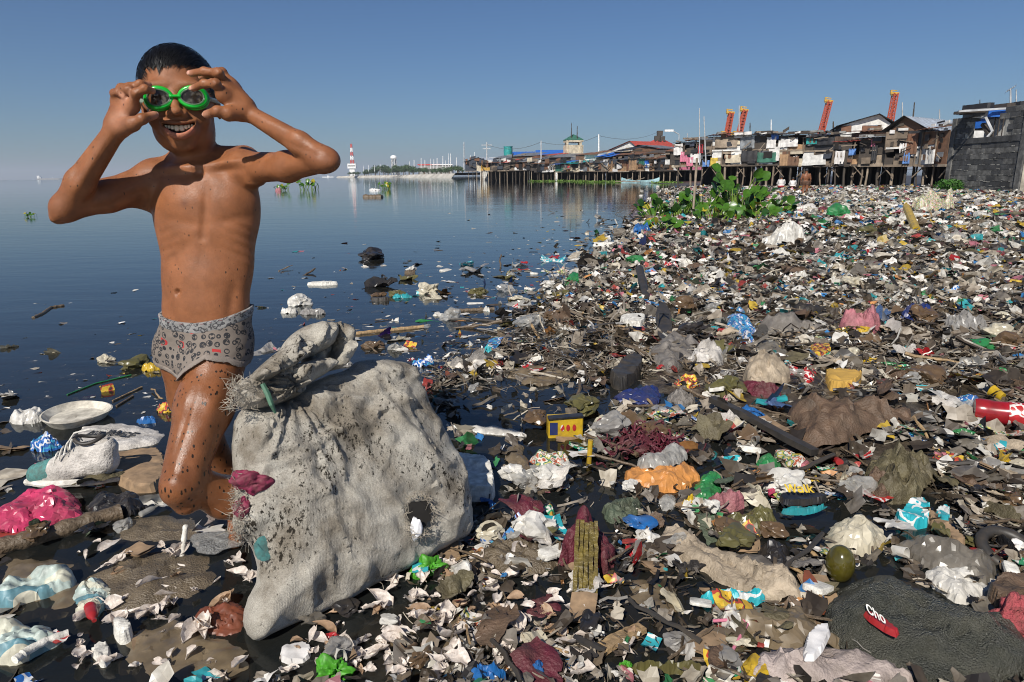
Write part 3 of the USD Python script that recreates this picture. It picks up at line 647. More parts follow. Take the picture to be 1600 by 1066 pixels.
# ------------------------------------------------------------------ the sack of collected rubbish
look('woven_sack', {
    'g': ('geometry', {}), 'n1': ('noise_texture', {'scale': 7, 'detail': 7.0, 'roughness': .65}), 'mp': ('mapping', {'scale': (1, 1, .5)}), 'n2': ('noise_texture', {'scale': 120, 'detail': 6.0, 'roughness': .78}), 'n3': ('noise_texture', {'scale': 5, 'detail': 2.0}),
    'c': ('rgb_ramp', {'ramp': [(0, (.085, .070, .050)), (.38, (.19, .165, .13)), (.50, (.33, .305, .26)), (.62, (.44, .415, .36)), (1, (.52, .49, .43))]}),
    'dk': ('math', {'math_type': 'multiply_add', 'value2': .44, 'value3': .372}), 'f': ('map_range', {'to_min': 0.0, 'to_max': 1.0}), 'fm': ('math', {'math_type': 'add', 'value2': .025}),
    'm': ('mix', {'color2': (.020, .016, .011)}), 'w1': ('wave_texture', {'wave_type': 'bands', 'bands_direction': 'x', 'scale': 130, 'distortion': 1.2, 'detail_scale': 1.0}), 'w2': ('wave_texture', {'bands_direction': 'z', 'scale': 130, 'distortion': 1.2, 'detail_scale': 1.0}),
    'w': ('math', {'math_type': 'multiply'}), 'n5': ('noise_texture', {'scale': 60, 'detail': 9.0, 'roughness': .72}), 'n6': ('noise_texture', {'scale': 420, 'detail': 2.0}), 'v6': ('map_range', {'from_min': .25, 'from_max': .75, 'to_min': .72, 'to_max': 1.24}), 'h6': ('hsv', {}), 'ba': ('math', {'math_type': 'multiply_add', 'value2': .10}), 'b': ('bump', {'strength': .8, 'distance': .007}), 'p': ('principled_bsdf', {'roughness': .82, 'specular_ior_level': .25})},
    [('g.position', 'n1.vector'), ('g.position', 'mp.vector'), ('mp.vector', 'n2.vector'), ('g.position', 'n3.vector'), ('n1.fac', 'c.fac'), ('n3.fac', 'dk.value1'), ('dk.value', 'fm.value1'), ('n2.fac', 'f.value'), ('dk.value', 'f.from_min'), ('fm.value', 'f.from_max'),
     ('g.position', 'n6.vector'), ('n6.fac', 'v6.value'), ('v6.result', 'h6.value'), ('c.color', 'h6.color'), ('h6.color', 'm.color1'), ('f.result', 'm.fac'), ('m.color', 'p.base_color'), ('g.position', 'w1.vector'), ('g.position', 'w2.vector'), ('w1.fac', 'w.value1'), ('w2.fac', 'w.value2'), ('w.value', 'ba.value1'),
     ('g.position', 'n5.vector'), ('n5.fac', 'ba.value3'), ('ba.value', 'b.height'), ('b.normal', 'p.normal')], 'p.BSDF')
M('sack_fibre', (.34, .30, .24), .8, .5, scale=40)
M('green_string', (.06, .16, .10), .6, .3)
M('dark_string', (.03, .028, .022), .7, .2)
M('magenta_cloth', (.20, .010, .05), .75, .45, scale=40, bump=.6)
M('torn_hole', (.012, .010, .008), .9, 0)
M('white_paper_in_sack', (.72, .72, .74), .5, .15, scale=40)
M('teal_stain_cloth', (.06, .20, .19), .8, .5, scale=60)

def chaikin(q, k=2):
    q = np.asarray(q, float)
    for _ in range(k):
        n = np.roll(q, -1, 0); q = np.stack([.75 * q + .25 * n, .25 * q + .75 * n], 1).reshape(-1, 2)
    return q

def grid_in(poly, step, rg, jit=.25):
    """triangulated points inside a polygon: (points, triangles, distance to the edge)"""
    x0, y0, x1, y1 = poly.bounds
    gx, gy = np.meshgrid(np.arange(x0, x1 + step, step), np.arange(y0, y1 + step, step * .87)); gx[::2] += step / 2
    q = np.stack([gx.ravel(), gy.ravel()], 1); q += rg.uniform(-jit, jit, q.shape) * step
    pts = shapely.points(q); ins = shapely.contains(poly, pts) & (shapely.distance(pts, poly.exterior) > step * .45); q = q[ins]
    L = poly.exterior.length; m = max(12, int(L / step)); bd = np.array([poly.exterior.interpolate(L * i / m).coords[0] for i in range(m)])
    q = np.vstack([bd, q]); t = Delaunay(q).simplices
    cen = q[t].mean(1); t = t[shapely.contains(poly, shapely.points(cen))]
    a, b, c = q[t[:, 0]], q[t[:, 1]], q[t[:, 2]]
    fl = ((b - a)[:, 0] * (c - a)[:, 1] - (b - a)[:, 1] * (c - a)[:, 0]) < 0; t[fl] = t[fl][:, [0, 2, 1]]
    return q, t, shapely.distance(shapely.points(q), poly.exterior), m

def stuffed(outline_px, o, ex, ey, n, front, back, step, rg, wrinkle, seed, kk=1, pull=(0, 0)):
    """a stuffed bag: both sides of an outline that lies in the plane (o, ex, ey) bulge out along n"""
    w = []
    for a, b in outline_px:
        r = ray(a, b); t = ((o - EYE) @ n) / (r @ n); q = EYE + r * t - o; w.append([q @ ex, q @ ey])
    poly = Polygon(chaikin(w, kk)).buffer(0)
    q, t, d, m = grid_in(poly, step, rg); R = d.max()
    u = np.clip(d / (R * .95), 0, 1); prof = np.sqrt(np.clip(1 - (1 - u) ** 2.2, 0, 1))
    pull = np.asarray(pull, float)
    P3 = np.stack([q[:, 0], q[:, 1], np.zeros(len(q))], 1)
    def folds(s):
        cf = np.vstack([rg.uniform(q.min(0) - .03, q.max(0) + .03, (int(26 * kk + 14), 2)), [[-2, -2], [2, -2], [2, 2], [-2, 2]]]); cf2 = np.vstack([rg.uniform(q.min(0) - .03, q.max(0) + .03, (190, 2)), [[-2, -2], [2, -2], [2, 2], [-2, 2]]])
        fa = LinearNDInterpolator(cf, rg.random(len(cf)))(q) - .5; fb = LinearNDInterpolator(cf2, rg.random(len(cf2)))(q) - .5
        nk_ = q - pull; an_ = np.arctan2(nk_[:, 1], nk_[:, 0]); rr_ = np.linalg.norm(nk_, axis=1); ry = 1 - np.abs(2 * meshkit.noise(np.stack([an_ * 5.5 + 1.2 * meshkit.fbm(P3 * 5, 2, s), rr_ * 2.5, 0 * rr_], 1), s + 3) - 1)
        extra = wrinkle * (.9 * fa + .55 * fb + .75 * ry ** 3 * np.exp(-rr_ / .28))
        wp = P3 * 5 + 2.2 * np.stack([meshkit.fbm(P3 * 4, 3, s + 1), meshkit.fbm(P3 * 4, 3, s + 2), 0 * d], 1)
        rd = 1 - np.abs(2 * meshkit.noise(wp, s) - 1); r2 = 1 - np.abs(2 * meshkit.noise(wp * 3.1, s + 5) - 1)
        return (extra + wrinkle * (.55 * rd ** 3 + .30 * r2 ** 3 + .3 * (meshkit.fbm(P3 * 9, 4, s + 7) - .5))) * np.clip(d / (.1 * R), 0, 1)
    e = np.arange(len(q)) < m
    F = front * prof + folds(seed); B = -back * prof - folds(seed + 40); F[e] = B[e] = 0
    W = lambda h: o + q[:, :1] * ex + q[:, 1:] * ey + h[:, None] * n
    k = len(q); t2 = t[:, ::-1].copy(); mp = np.where(e, np.arange(k), np.arange(k) + k); t2 = mp[t2]
    if np.cross(ex, ey) @ n < 0: t, t2 = t[:, ::-1], t2[:, ::-1]
    return trimesh.Trimesh(np.vstack([W(F), W(B)]), np.vstack([t, t2]), process=False)

rg = np.random.default_rng(21)
s0, s1, s2 = G(398, 1004), G(735, 842), P(590, 560, 1.60)
sn = np.cross(s1 - s0, s2 - s0); sn /= np.linalg.norm(sn); sn = sn if sn @ (EYE - s0) > 0 else -sn
sx = (s1 - s0) / np.linalg.norm(s1 - s0); sy = np.cross(sn, sx); sy = sy if sy[2] > 0 else -sy
sack = thing('sack', 'big stuffed dirty white woven sack tied at its neck beside the boy', 'sack', G(560, 930))
main = [(372, 640), (366, 700), (374, 780), (366, 830), (398, 850), (412, 900), (388, 945), (384, 985), (400, 1006), (432, 986), (520, 952), (600, 905), (650, 884), (700, 852), (735, 836), (731, 780), (712, 715), (690, 670), (660, 620), (645, 575), (618, 562), (560, 562), (540, 580), (505, 588), (440, 622), (400, 636)]
_r = ray(440, 610); _q = EYE + _r * (((s0 - EYE) @ sn) / (_r @ sn)) - s0; pl_ = (_q @ sx, _q @ sy)
sb = stuffed(main, s0, sx, sy, sn, .080, .15, .0075, rg, .030, 3, pull=pl_)
SB = part(sack, 'sack_body', sb, 'woven_sack', smooth=32)
neck = [(360, 606), (384, 588), (420, 558), (455, 522), (488, 506), (530, 507), (546, 530), (547, 562), (530, 580), (500, 592), (455, 622), (412, 640), (376, 636)]
for k_, (q, off, fr_b) in enumerate((                     # the gathered cloth above the string, fold over fold
        ([(360, 608), (386, 590), (425, 582), (470, 566), (512, 560), (522, 576), (492, 594), (448, 622), (408, 640), (374, 636)], .045, .036), ([(384, 594), (410, 568), (446, 540), (470, 530), (486, 544), (470, 566), (440, 584), (405, 602)], .070, .030),
        ([(434, 550), (452, 524), (484, 505), (518, 508), (524, 530), (508, 548), (480, 560), (446, 574)], .050, .034), ([(508, 507), (534, 508), (547, 530), (546, 562), (530, 580), (516, 570), (522, 548), (514, 528)], .040, .034), ([(478, 548), (498, 532), (514, 540), (512, 562), (492, 582), (472, 580)], .020, .026), ([(388, 612), (430, 600), (470, 596), (480, 612), (440, 632), (402, 640)], .030, .030))):
    part(sack, 'gathered_neck', stuffed(q, s0 + sn * off, sx, sy, sn, fr_b, .035, .0050, rg, .028, 13 + 10 * k_, kk=2, pull=pl_), 'woven_sack', smooth=34)
def on(px_, py_, off):                      # a point on the plane of the sack, off metres towards the viewer
    r = ray(px_, py_); q = s0 + sn * off; return EYE + r * (((q - EYE) @ sn) / (r @ sn))
part(sack, 'string', tube([on(x, y, d) for x, y, d in ((404, 585, .085), (412, 600, .092), (430, 612, .096), (452, 610, .097), (462, 600, .094), (450, 590, .096), (425, 588, .094), (408, 596, .09))], .0022, 6), 'dark_string')
part(sack, 'string', tube([on(x, y, d) for x, y, d in ((410, 600, .098), (418, 616, .100), (424, 632, .098), (430, 645, .085))], [.005, .006, .0055, .003], 6), 'green_string', label='flat green string end hanging from the knot')
fr = []
for i in range(620):
    a = rg.random()
    if a < .38: x, y, d = rg.uniform(360, 400), rg.uniform(592, 640), rg.uniform(.03, .09)
    elif a < .75: x, y, d = rg.normal(376, 7), rg.uniform(740, 850), rg.uniform(0, .05)
    else: 
        t = rg.uniform(0, 6.28); x, y, d = 655 + 22 * math.cos(t), 805 + 34 * math.sin(t), .093
    b = on(x, y, d); dr = rg.normal(size=3) * [.6, .4, .6] + [-.5 if a < .75 else 0, -.4, .1]; L = rg.uniform(.005, .015)
    fr.append(np.array([b, b + dr * L * .5 + rg.normal(size=3) * .003, b + dr * L + rg.normal(size=3) * .008]))
part(sack, 'frayed_fibres', cat_(*[tube(q, [.0008, .0007, .0003], 3) for q in fr]), 'sack_fibre', smooth=False, kind='stuff')
def lump(c, r, seed, amp=.35, fr_=3.0, sub=3, axes=None, sharp=True):
    """a crumpled lump"""
    m = trimesh.creation.icosphere(sub); q = m.vertices
    g = np.random.default_rng(seed)
    def cells(k_):                                    # distance to the nearest of k_ random directions: creases where cells meet
        c_ = g.normal(size=(k_, 3)); c_ /= np.linalg.norm(c_, axis=1)[:, None]; return cKDTree(c_).query(q)[0] * math.sqrt(k_) / 2.2
    n = cells(int(5 * fr_)) + .5 * cells(int(22 * fr_)) + .9 * (meshkit.fbm(q * 1.6 + 7 * seed, 3, seed) - .5)
    q = q * (1 + amp * (n - 1.0))[:, None] * np.asarray(r)
    if axes is not None: q = q @ np.asarray(axes)
    m.vertices = q + np.asarray(c); return m
part(sack, 'pink_rag', lump(on(392, 752, .045), (.030, .02, .022), 4, .45), 'magenta_cloth', smooth=40, label='dark pink rag poking out of the torn side of the sack')
part(sack, 'pink_rag', lump(on(378, 795, .02), (.012, .012, .02), 9, .45), 'magenta_cloth', smooth=40)
def disc_on(cx, cy, rx, ry, off, n=26, seed=1, thick=.004, rough=.2):
    rgd = np.random.default_rng(seed); pts = [on(cx + rx * math.cos(t) * k, cy + ry * math.sin(t) * k, off) for t, k in zip(np.linspace(0, 2 * math.pi, n, False), rgd.uniform(1 - rough, 1 + rough * .7, n))]
    v = pts + [on(cx, cy, off + thick)]; return trimesh.Trimesh(v, [[n, (i + 1) % n, i] for i in range(n)], process=False)
hole_at = .088
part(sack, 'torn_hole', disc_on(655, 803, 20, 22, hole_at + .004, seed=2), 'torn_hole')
part(sack, 'paper', lump(on(650, 824, hole_at + .004), (.011, .010, .024), 6, .35), 'white_paper_in_sack', label='white paper showing through the torn hole')
part(sack, 'teal_patch', disc_on(411, 858, 15, 20, .028, seed=8, thick=.004, rough=.1), 'teal_stain_cloth')
# ------------------------------------------------------------------ the shanty town on stilts
for nm, c, r, d_, kw in (('plywood', (.36, .22, .12), .8, .4, {}), ('old_planks', (.20, .155, .115), .85, .5, {}), ('dark_planks', (.055, .045, .038), .85, .4, {}), ('grey_tin', (.26, .275, .29), .45, .5, dict(metallic=.4)),
                         ('new_tin', (.60, .66, .72), .35, .2, dict(metallic=.4)), ('rusty_tin', (.17, .075, .04), .7, .5, {}), ('white_board', (.66, .65, .62), .7, .25, {}), ('black_tarp', (.022, .022, .025), .5, .2, {}),
                         ('blue_tarp', (.02, .13, .50), .5, .2, {}), ('green_tarp', (.03, .13, .09), .6, .25, {}), ('teal_tarp', (.02, .28, .27), .5, .2, {}), ('red_roof', (.38, .055, .04), .7, .25, {}), ('brown_board', (.16, .085, .05), .8, .4, {}),
                         ('cream_wall', (.55, .48, .36), .8, .35, {}), ('grey_block', (.30, .30, .29), .9, .45, {}), ('navy_boards', (.035, .045, .065), .8, .3, {}), ('dark_inside', (.012, .010, .009), .9, 0, {}), ('bleached_post', (.30, .24, .18), .9, .5, {}),  # the near-black one paints the shade of rooms and underfloors
                         ('orange_steel', (.42, .07, .03), .5, .25, {}), ('yellow_steel', (.55, .33, .05), .5, .25, {}), ('yellow_board', (.50, .30, .06), .8, .3, {}), ('galvanised', (.42, .43, .44), .5, .2, {}), ('white_steel', (.75, .75, .74), .5, .1, {}), ('red_steel', (.45, .05, .04), .5, .1, {}),
                         ('pale_blue_hull', (.42, .66, .70), .5, .25, {}), ('washed_cloth', (.62, .60, .58), .9, .15, {}), ('pink_cloth', (.52, .16, .24), .9, .15, {}), ('blue_cloth', (.10, .22, .50), .9, .15, {}), ('red_cloth', (.42, .04, .05), .9, .15, {}), ('yellow_cloth', (.55, .40, .07), .9, .15, {})):
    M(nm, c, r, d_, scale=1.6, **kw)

def corr(a, b, c, d, ridges=12, amp=.03):
    """a corrugated sheet with corners a, b (one edge) and d, c (the opposite edge)"""
    a, b, c, d = (np.asarray(x, float) for x in (a, b, c, d)); n = np.cross(b - a, d - a); n /= np.linalg.norm(n)
    t = np.linspace(0, 1, ridges * 2 + 1); off = np.where(np.arange(len(t)) % 2, amp, 0)[:, None] * n
    A, B = a + (b - a) * t[:, None] + off, d + (c - d) * t[:, None] + off; k = len(t)
    V = np.vstack([A, B, A - n * .012, B - n * .012]); F = []
    for i in range(k - 1):
        F += [[i, i + 1, k + i + 1], [i, k + i + 1, k + i], [2 * k + i, 3 * k + i + 1, 2 * k + i + 1], [2 * k + i, 3 * k + i, 3 * k + i + 1]]
    for p, q in ((0, 2 * k), (k, 3 * k)):
        for i in range(k - 1): F += [[p + i, q + i, q + i + 1], [p + i, q + i + 1, p + i + 1]]
    return trimesh.Trimesh(V, F, process=False)

def slab(o, u, w, lo, hi, off, n, th, tilt=0.0):
    """an upright panel: from o along u, width w, heights lo..hi, off metres out along n"""
    b = o + n * off; c = [b + [0, 0, lo], b + u * w + [0, 0, lo + tilt], b + u * w + [0, 0, hi + tilt], b + [0, 0, hi]]
    V = np.array([q + n * s for s in (0, th) for q in c])
    F = [[0, 2, 1], [0, 3, 2], [4, 5, 6], [4, 6, 7]] + [t for i in range(4) for t in ([i, (i + 1) % 4, 4 + (i + 1) % 4], [i, 4 + (i + 1) % 4, 4 + i])]
    return trimesh.Trimesh(V, F, process=False)

def shack(label, x0, x1, d0, d1, yf, yw, yr, walls, roof, seed, depth=5.0, base=None, roofs=None, gable=None, floors=1, stilts=True, opening=.22, name='stilt_shack', group=None):
    """x0..x1: columns of the picture its front spans, d0, d1 how far ahead; yf, yw, yr: rows of its floor, eaves and roof top"""
    r = np.random.default_rng(seed)
    a, b = P(x0, yf, d0), P(x1, yf, d1); zf = (a[2] + b[2]) / 2; zw = (P(x0, yw, d0)[2] + P(x1, yw, d1)[2]) / 2; zr = (P(x0, yr, d0)[2] + P(x1, yr, d1)[2]) / 2
    u = b - a; u[2] = 0; W = np.linalg.norm(u); u /= W; n = np.array([u[1], -u[0], 0]); n = n if n[1] < 0 else -n
    a = np.array([a[0], a[1], 0.0]); dist = (d0 + d1) / 2; pw = max(.75, 15 * dist / FPX)
    g = -.12 if base is None else base
    t = thing(name, label, 'shack', (*(a + u * W / 2)[:2], g), group=group)
    if stilts:
        k = max(3, int(W / max(1.0, 9 * dist / FPX)))
        for i in range(k):
            s = W * (i + .1 + .5 * r.random()) / k; o = a + u * s - n * r.uniform(.0, .35); th = r.uniform(.05, .09)
            part(t, 'post', tube([o + [0, 0, g - .3] + u * r.normal() * .08, o + [0, 0, zf * .5] + u * r.normal() * .03, o + [0, 0, zf + .02]], [th, th * .9, th * .85], 6), r.choice(['old_planks', 'dark_planks', 'dark_planks', 'bleached_post']))
        for i in range(3): 
            for j in range(2):
                o = a + u * W * (i + .5) / 3 - n * (1.5 + 1.6 * j); part(t, 'post', tube([o + [0, 0, g - .3], o + [0, 0, zf]], .07, 6), 'dark_planks')
        if dist < 60:
            for i in range(2):
                s = W * (.2 + .5 * i + .1 * r.random()); o = a + u * s - n * .1; part(t, 'brace', bar(o + [0, 0, zf * .45], o + u * .6 * (1 if i else -1) + [0, 0, zf - .06], .05), 'old_planks')
        part(t, 'floor_beam', slab(a, u, W, zf - .13, zf, -.02, n, .10), r.choice(['old_planks', 'dark_planks', 'bleached_post']))
        part(t, 'skirt', slab(a - n * (depth * .85), u, W, g - .2, zf, 0, n, .03), 'dark_inside')  # added near-black sheet, painted as the deep shade under the floor
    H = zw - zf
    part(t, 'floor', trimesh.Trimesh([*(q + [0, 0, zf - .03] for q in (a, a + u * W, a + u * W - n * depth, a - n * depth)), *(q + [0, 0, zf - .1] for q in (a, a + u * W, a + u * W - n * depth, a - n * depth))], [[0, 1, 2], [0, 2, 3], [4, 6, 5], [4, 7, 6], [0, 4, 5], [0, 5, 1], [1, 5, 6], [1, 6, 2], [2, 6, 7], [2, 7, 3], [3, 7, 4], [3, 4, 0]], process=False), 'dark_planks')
    part(t, 'back_wall', slab(a - n * 1.1, u, W, zf, zw, 0, n, .04), 'dark_inside')  # near-black panel close behind the front, painted as indoor shade
    for e, o in ((0, a), (1, a + u * W)):
        v = -n; part(t, 'side_wall', slab(o, v, depth, zf, zw + (0 if gable is None else .0), -.02, u if e else -u, .04), walls[0] if e == 0 else walls[-1])
    for fl in range(floors):
        l0, l1 = zf + H * fl / floors, zf + H * (fl + 1) / floors; s = 0.0
        if fl: part(t, 'ledge', slab(a, u, W, l0 - .05, l0 + .05, .05, n, .08), r.choice(['old_planks', 'white_board', 'bleached_post']))
        while s < W - .15:
            w = min(pw * r.uniform(.6, 1.5), W - s); w = W - s if W - s - w < pw * .4 else w
            if r.random() < .22 and len(walls) > 1: walls = walls[1:] + walls[:1]
            kind = r.random(); m = walls[int(r.integers(len(walls)))]; off = r.uniform(-.02, .07); hh = l1 - l0
            m = r.choice(['dark_planks', 'black_tarp']) if len(walls) > 1 and r.random() < .22 else m  # some panels made dark to stand for shaded gaps
            if kind < opening + (.10 if opening > .12 else 0):                                        # an opening with something below it
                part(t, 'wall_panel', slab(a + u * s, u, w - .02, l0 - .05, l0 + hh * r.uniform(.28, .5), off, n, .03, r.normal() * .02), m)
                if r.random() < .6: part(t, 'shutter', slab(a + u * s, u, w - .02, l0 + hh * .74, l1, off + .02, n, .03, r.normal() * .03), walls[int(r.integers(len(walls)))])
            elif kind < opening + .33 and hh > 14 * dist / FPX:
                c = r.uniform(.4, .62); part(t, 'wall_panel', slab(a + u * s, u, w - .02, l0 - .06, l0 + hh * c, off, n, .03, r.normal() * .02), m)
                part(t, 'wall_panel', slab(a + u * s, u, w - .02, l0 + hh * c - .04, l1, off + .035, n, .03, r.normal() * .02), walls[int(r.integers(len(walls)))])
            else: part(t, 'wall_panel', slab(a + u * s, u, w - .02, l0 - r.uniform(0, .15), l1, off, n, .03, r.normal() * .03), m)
            if dist < 60 and r.random() < .35: part(t, 'frame_post', bar(a + u * s + n * .12 + [0, 0, l0 - .1], a + u * (s + r.normal() * .05) + n * .12 + [0, 0, l1], .06), 'old_planks')
            s += w
    roofs = roofs or [roof]
    if gable is None:
        s = 0.0; ov = .35
        while s < W - .1:
            w = min(pw * r.uniform(1.2, 2.4), W - s); w = W - s if W - s - w < pw * .5 else w
            o = a + u * (s - .06); e = u * (w + .12); z0, z1 = zw + r.uniform(-.02, .12), zr + r.uniform(-.12, .08); ovr = ov + r.uniform(-.15, .3)
            part(t, 'roof_sheet', corr(o + n * ovr + [0, 0, z0], o + e + n * ovr + [0, 0, z0 + r.normal() * .04], o + e - n * depth * .6 + [0, 0, z1], o - n * depth * .6 + [0, 0, z1], max(3, int(w / .22)), .03), roofs[int(r.integers(len(roofs)))])
            s += w
        for _ in range(3 if dist < 70 else 1):                        # weights on the roof
            o = a + u * W * r.random() - n * r.uniform(.2, depth * .4); f_ = ((a - o) @ n * -1) ; z = zw + (zr - zw) * min(1, (abs((o - a) @ n) + ov) / (depth * .6 + ov))
            part(t, 'roof_weight', box(o + [0, 0, z + .14], (r.uniform(.15, .5), r.uniform(.1, .2), .06), r.uniform(0, 3)), r.choice(['dark_planks', 'grey_block', 'old_planks']))
    else:                                                             # ridge running away from the viewer, gable end in front
        k = gable; q = a + u * W * k + [0, 0, zr]; e0, e1 = a - u * .3 + [0, 0, zw], a + u * (W + .3) + [0, 0, zw]
        part(t, 'gable', trimesh.Trimesh([a + [0, 0, zw], a + u * W + [0, 0, zw], q, a + [0, 0, zw] - n * .05, a + u * W + [0, 0, zw] - n * .05, q - n * .05], [[0, 1, 2], [3, 5, 4], [0, 2, 5], [0, 5, 3], [1, 4, 5], [1, 5, 2]], process=False), walls[0])
        for e, m in ((e0, roofs[0]), (e1, roofs[-1])):
            sl = np.linalg.norm((q - e)[:2]); A_, B_ = e + n * .35, e - n * depth; C_, D_ = q - n * depth, q + n * .35
            part(t, 'roof_sheet', corr(A_, B_, C_, D_, max(4, int(depth / .3)), .04) if e is e0 else corr(B_, A_, D_, C_, max(4, int(depth / .3)), .04), m)
    return t, a, u, n, W, zf, zw, zr

mix1 = ['old_planks', 'plywood', 'brown_board', 'dark_planks', 'grey_tin', 'white_board']
S = {}
S[1] = shack('navy blue boarded shack with pale gable roof at the far left row end', 727, 764, 126, 122, 267, 253, 246, ['navy_boards'], 'new_tin', 1, gable=.62, depth=8, opening=0)
S[2] = shack('small ochre and yellow wooden shack right of the navy boarded shack', 752, 766, 121, 119, 266.5, 256, 252, ['yellow_board', 'plywood'], 'dark_planks', 2, depth=3)
S[3] = shack('dark plank shack with a red tin roof edge near the left end of the row', 766, 796, 119, 115, 266.5, 255, 249, ['dark_planks', 'old_planks', 'brown_board'], 'red_roof', 3, roofs=['red_roof', 'red_roof', 'rusty_tin'])
S[4] = shack('dark cluttered shack with a sagging rusty roof left of the grey plywood hut', 796, 835, 115, 110, 266, 254, 247, ['dark_planks', 'black_tarp', 'old_planks', 'white_board'], 'rusty_tin', 4, roofs=['rusty_tin', 'grey_tin', 'black_tarp'], opening=.5)
S[5] = shack('grey plywood hut with a bright white panel in its front', 835, 870, 110, 104, 268, 256, 251, ['old_planks', 'bleached_post', 'white_board'], 'grey_tin', 5, roofs=['grey_tin', 'rusty_tin'])
S[6] = shack('shack with teal and blue tarpaulin roof and yellow and green panels', 868, 906, 104, 98, 268, 257, 251, ['cream_wall', 'yellow_board', 'green_tarp', 'dark_planks'], 'teal_tarp', 6, roofs=['teal_tarp', 'blue_tarp'], opening=.3)
S[7] = shack('pale panelled shack under black plastic roofing', 906, 951, 98, 91, 267, 255, 250, ['bleached_post', 'cream_wall', 'old_planks', 'white_board'], 'black_tarp', 7, roofs=['black_tarp', 'grey_tin'])
S[8] = shack('shack with orange plywood walls beside the pale panelled shack', 951, 984, 91, 87, 267.5, 250, 246, ['plywood', 'cream_wall', 'plywood', 'rusty_tin'], 'grey_tin', 8, opening=.1)
S[9] = shack('big tan plywood shack with dark green and blue sheets on its front', 983, 1017, 87, 83, 266, 248, 243, ['plywood'], 'old_planks', 9, opening=0)
S[10] = shack('cluttered grey shack at the right end of the far stilt row', 1015, 1062, 83, 78, 266, 248, 238, mix1 + ['pink_cloth'], 'rusty_tin', 10, roofs=['rusty_tin', 'dark_planks'], opening=.35)
# upper storeys and houses behind the row
B = dict(stilts=False, name='shanty_house')
shack('rust brown upper hut behind the dark cluttered shack', 800, 836, 122, 118, 254, 244, 238, ['brown_board', 'white_board', 'old_planks'], 'rusty_tin', 11, roofs=['rusty_tin', 'rusty_tin', 'grey_tin'], **B)
shack('small upper hut with a red roof left of the concrete tower', 842, 884, 118, 112, 255, 243, 238, ['rusty_tin', 'white_board', 'brown_board'], 'red_roof', 12, roofs=['rusty_tin', 'red_roof'], **B)
shack('upper hut under a bright blue tarpaulin', 932, 958, 100, 97, 254, 246, 238, ['dark_planks', 'old_planks'], 'blue_tarp', 13, roofs=['blue_tarp'], **B)
shack('upper hut of grey scrap boards right of the concrete tower', 900, 934, 104, 100, 254, 242, 236, mix1, 'grey_tin', 14, roofs=['grey_tin', 'white_board', 'rusty_tin'], **B)
shack('dark hut with a black curved roof in front of the orange roof', 960, 986, 100, 97, 252, 237, 229, ['dark_planks', 'brown_board'], 'black_tarp', 15, **B)
shack('orange red roofed house standing behind the stilt row', 948, 1000, 118, 112, 250, 236, 221, ['cream_wall', 'white_board'], 'red_roof', 16, gable=.72, roofs=['red_roof', 'red_roof'], depth=9, **B)
shack('house with a grey gable roof behind the cluttered right end of the row', 988, 1030, 104, 100, 250, 233, 226, ['dark_planks', 'brown_board'], 'grey_tin', 17, gable=.25, roofs=['grey_tin', 'grey_tin'], **B)
shack('house with a faded crimson roof below the stack of cables', 1024, 1054, 112, 108, 250, 233, 227, ['brown_board', 'old_planks'], 'red_roof', 18, **B)
for i_, (x0_, x1_, d_, yf_, yw_, yr_, m_, lb_) in enumerate(((772, 800, 126, 256, 247, 242, 'rusty_tin', 'rust roofed hut peeping over the red roofed plank shack'), (858, 892, 108, 256, 246, 241, 'grey_tin', 'grey roofed hut at the foot of the concrete tower'), (905, 930, 104, 256, 247, 243, 'white_board', 'pale roofed hut between the tower and the blue tarpaulin'), (962, 1000, 96, 252, 243, 238, 'rusty_tin', 'rusty roofed hut over the orange plywood shack'), (1010, 1052, 92, 250, 240, 234, 'dark_planks', 'dark hut over the cluttered right end of the row'), (1040, 1068, 74, 256, 236, 226, 'rusty_tin', 'tall rusty hut filling the gap left of the nearer stilt group'), (826, 860, 116, 257, 248, 242, 'brown_board', 'brown roofed hut over the grey plywood hut'))):
    shack(lb_, x0_, x1_, d_, d_ - 2, yf_, yw_, yr_, ['dark_planks', 'old_planks', 'brown_board', 'black_tarp', 'white_board'], m_, 60 + i_, roofs=[m_, 'rusty_tin', 'grey_tin'], opening=.3, **B)
# the nearer, taller group
S[20] = shack('shack hung with white and pink washing at the left corner of the nearer stilt group', 1054, 1112, 50, 48, 258, 222, 213, mix1 + ['black_tarp'], 'dark_planks', 20, floors=2, opening=.4, roofs=['dark_planks', 'rusty_tin', 'grey_tin'])
S[21] = shack('two storey shack with torn pale cloth and a yellow panel', 1112, 1160, 48, 47, 257, 213, 207, ['old_planks', 'dark_planks', 'white_board', 'bleached_post', 'brown_board'], 'rusty_tin', 21, floors=2, opening=.4, roofs=['rusty_tin', 'dark_planks', 'grey_tin'])
S[22] = shack('two storey shack fronted with dark corrugated sheets', 1159, 1186, 47, 46.3, 257, 212, 206, ['black_tarp', 'dark_planks', 'grey_tin'], 'black_tarp', 22, floors=2, opening=.1)
S[23] = shack('two storey shack with a dark green tarpaulin across its lower front', 1185, 1217, 46.3, 45.5, 256, 212, 206, ['black_tarp', 'white_board', 'grey_tin', 'dark_planks'], 'black_tarp', 23, floors=2, opening=.3)
S[24] = shack('two storey shack with plywood boxes and a ragged white banner', 1216, 1256, 45.5, 44.4, 258, 212, 206, ['plywood', 'dark_planks', 'cream_wall', 'black_tarp', 'white_board'], 'black_tarp', 24, floors=2, opening=.3, roofs=['black_tarp', 'dark_planks'])
S[25] = shack('two storey shack with a wide whitewashed lower panel', 1255, 1301, 44.4, 43, 258, 214, 207, ['dark_planks', 'black_tarp', 'white_board', 'old_planks'], 'black_tarp', 25, floors=2, opening=.35, roofs=['black_tarp', 'grey_tin'])
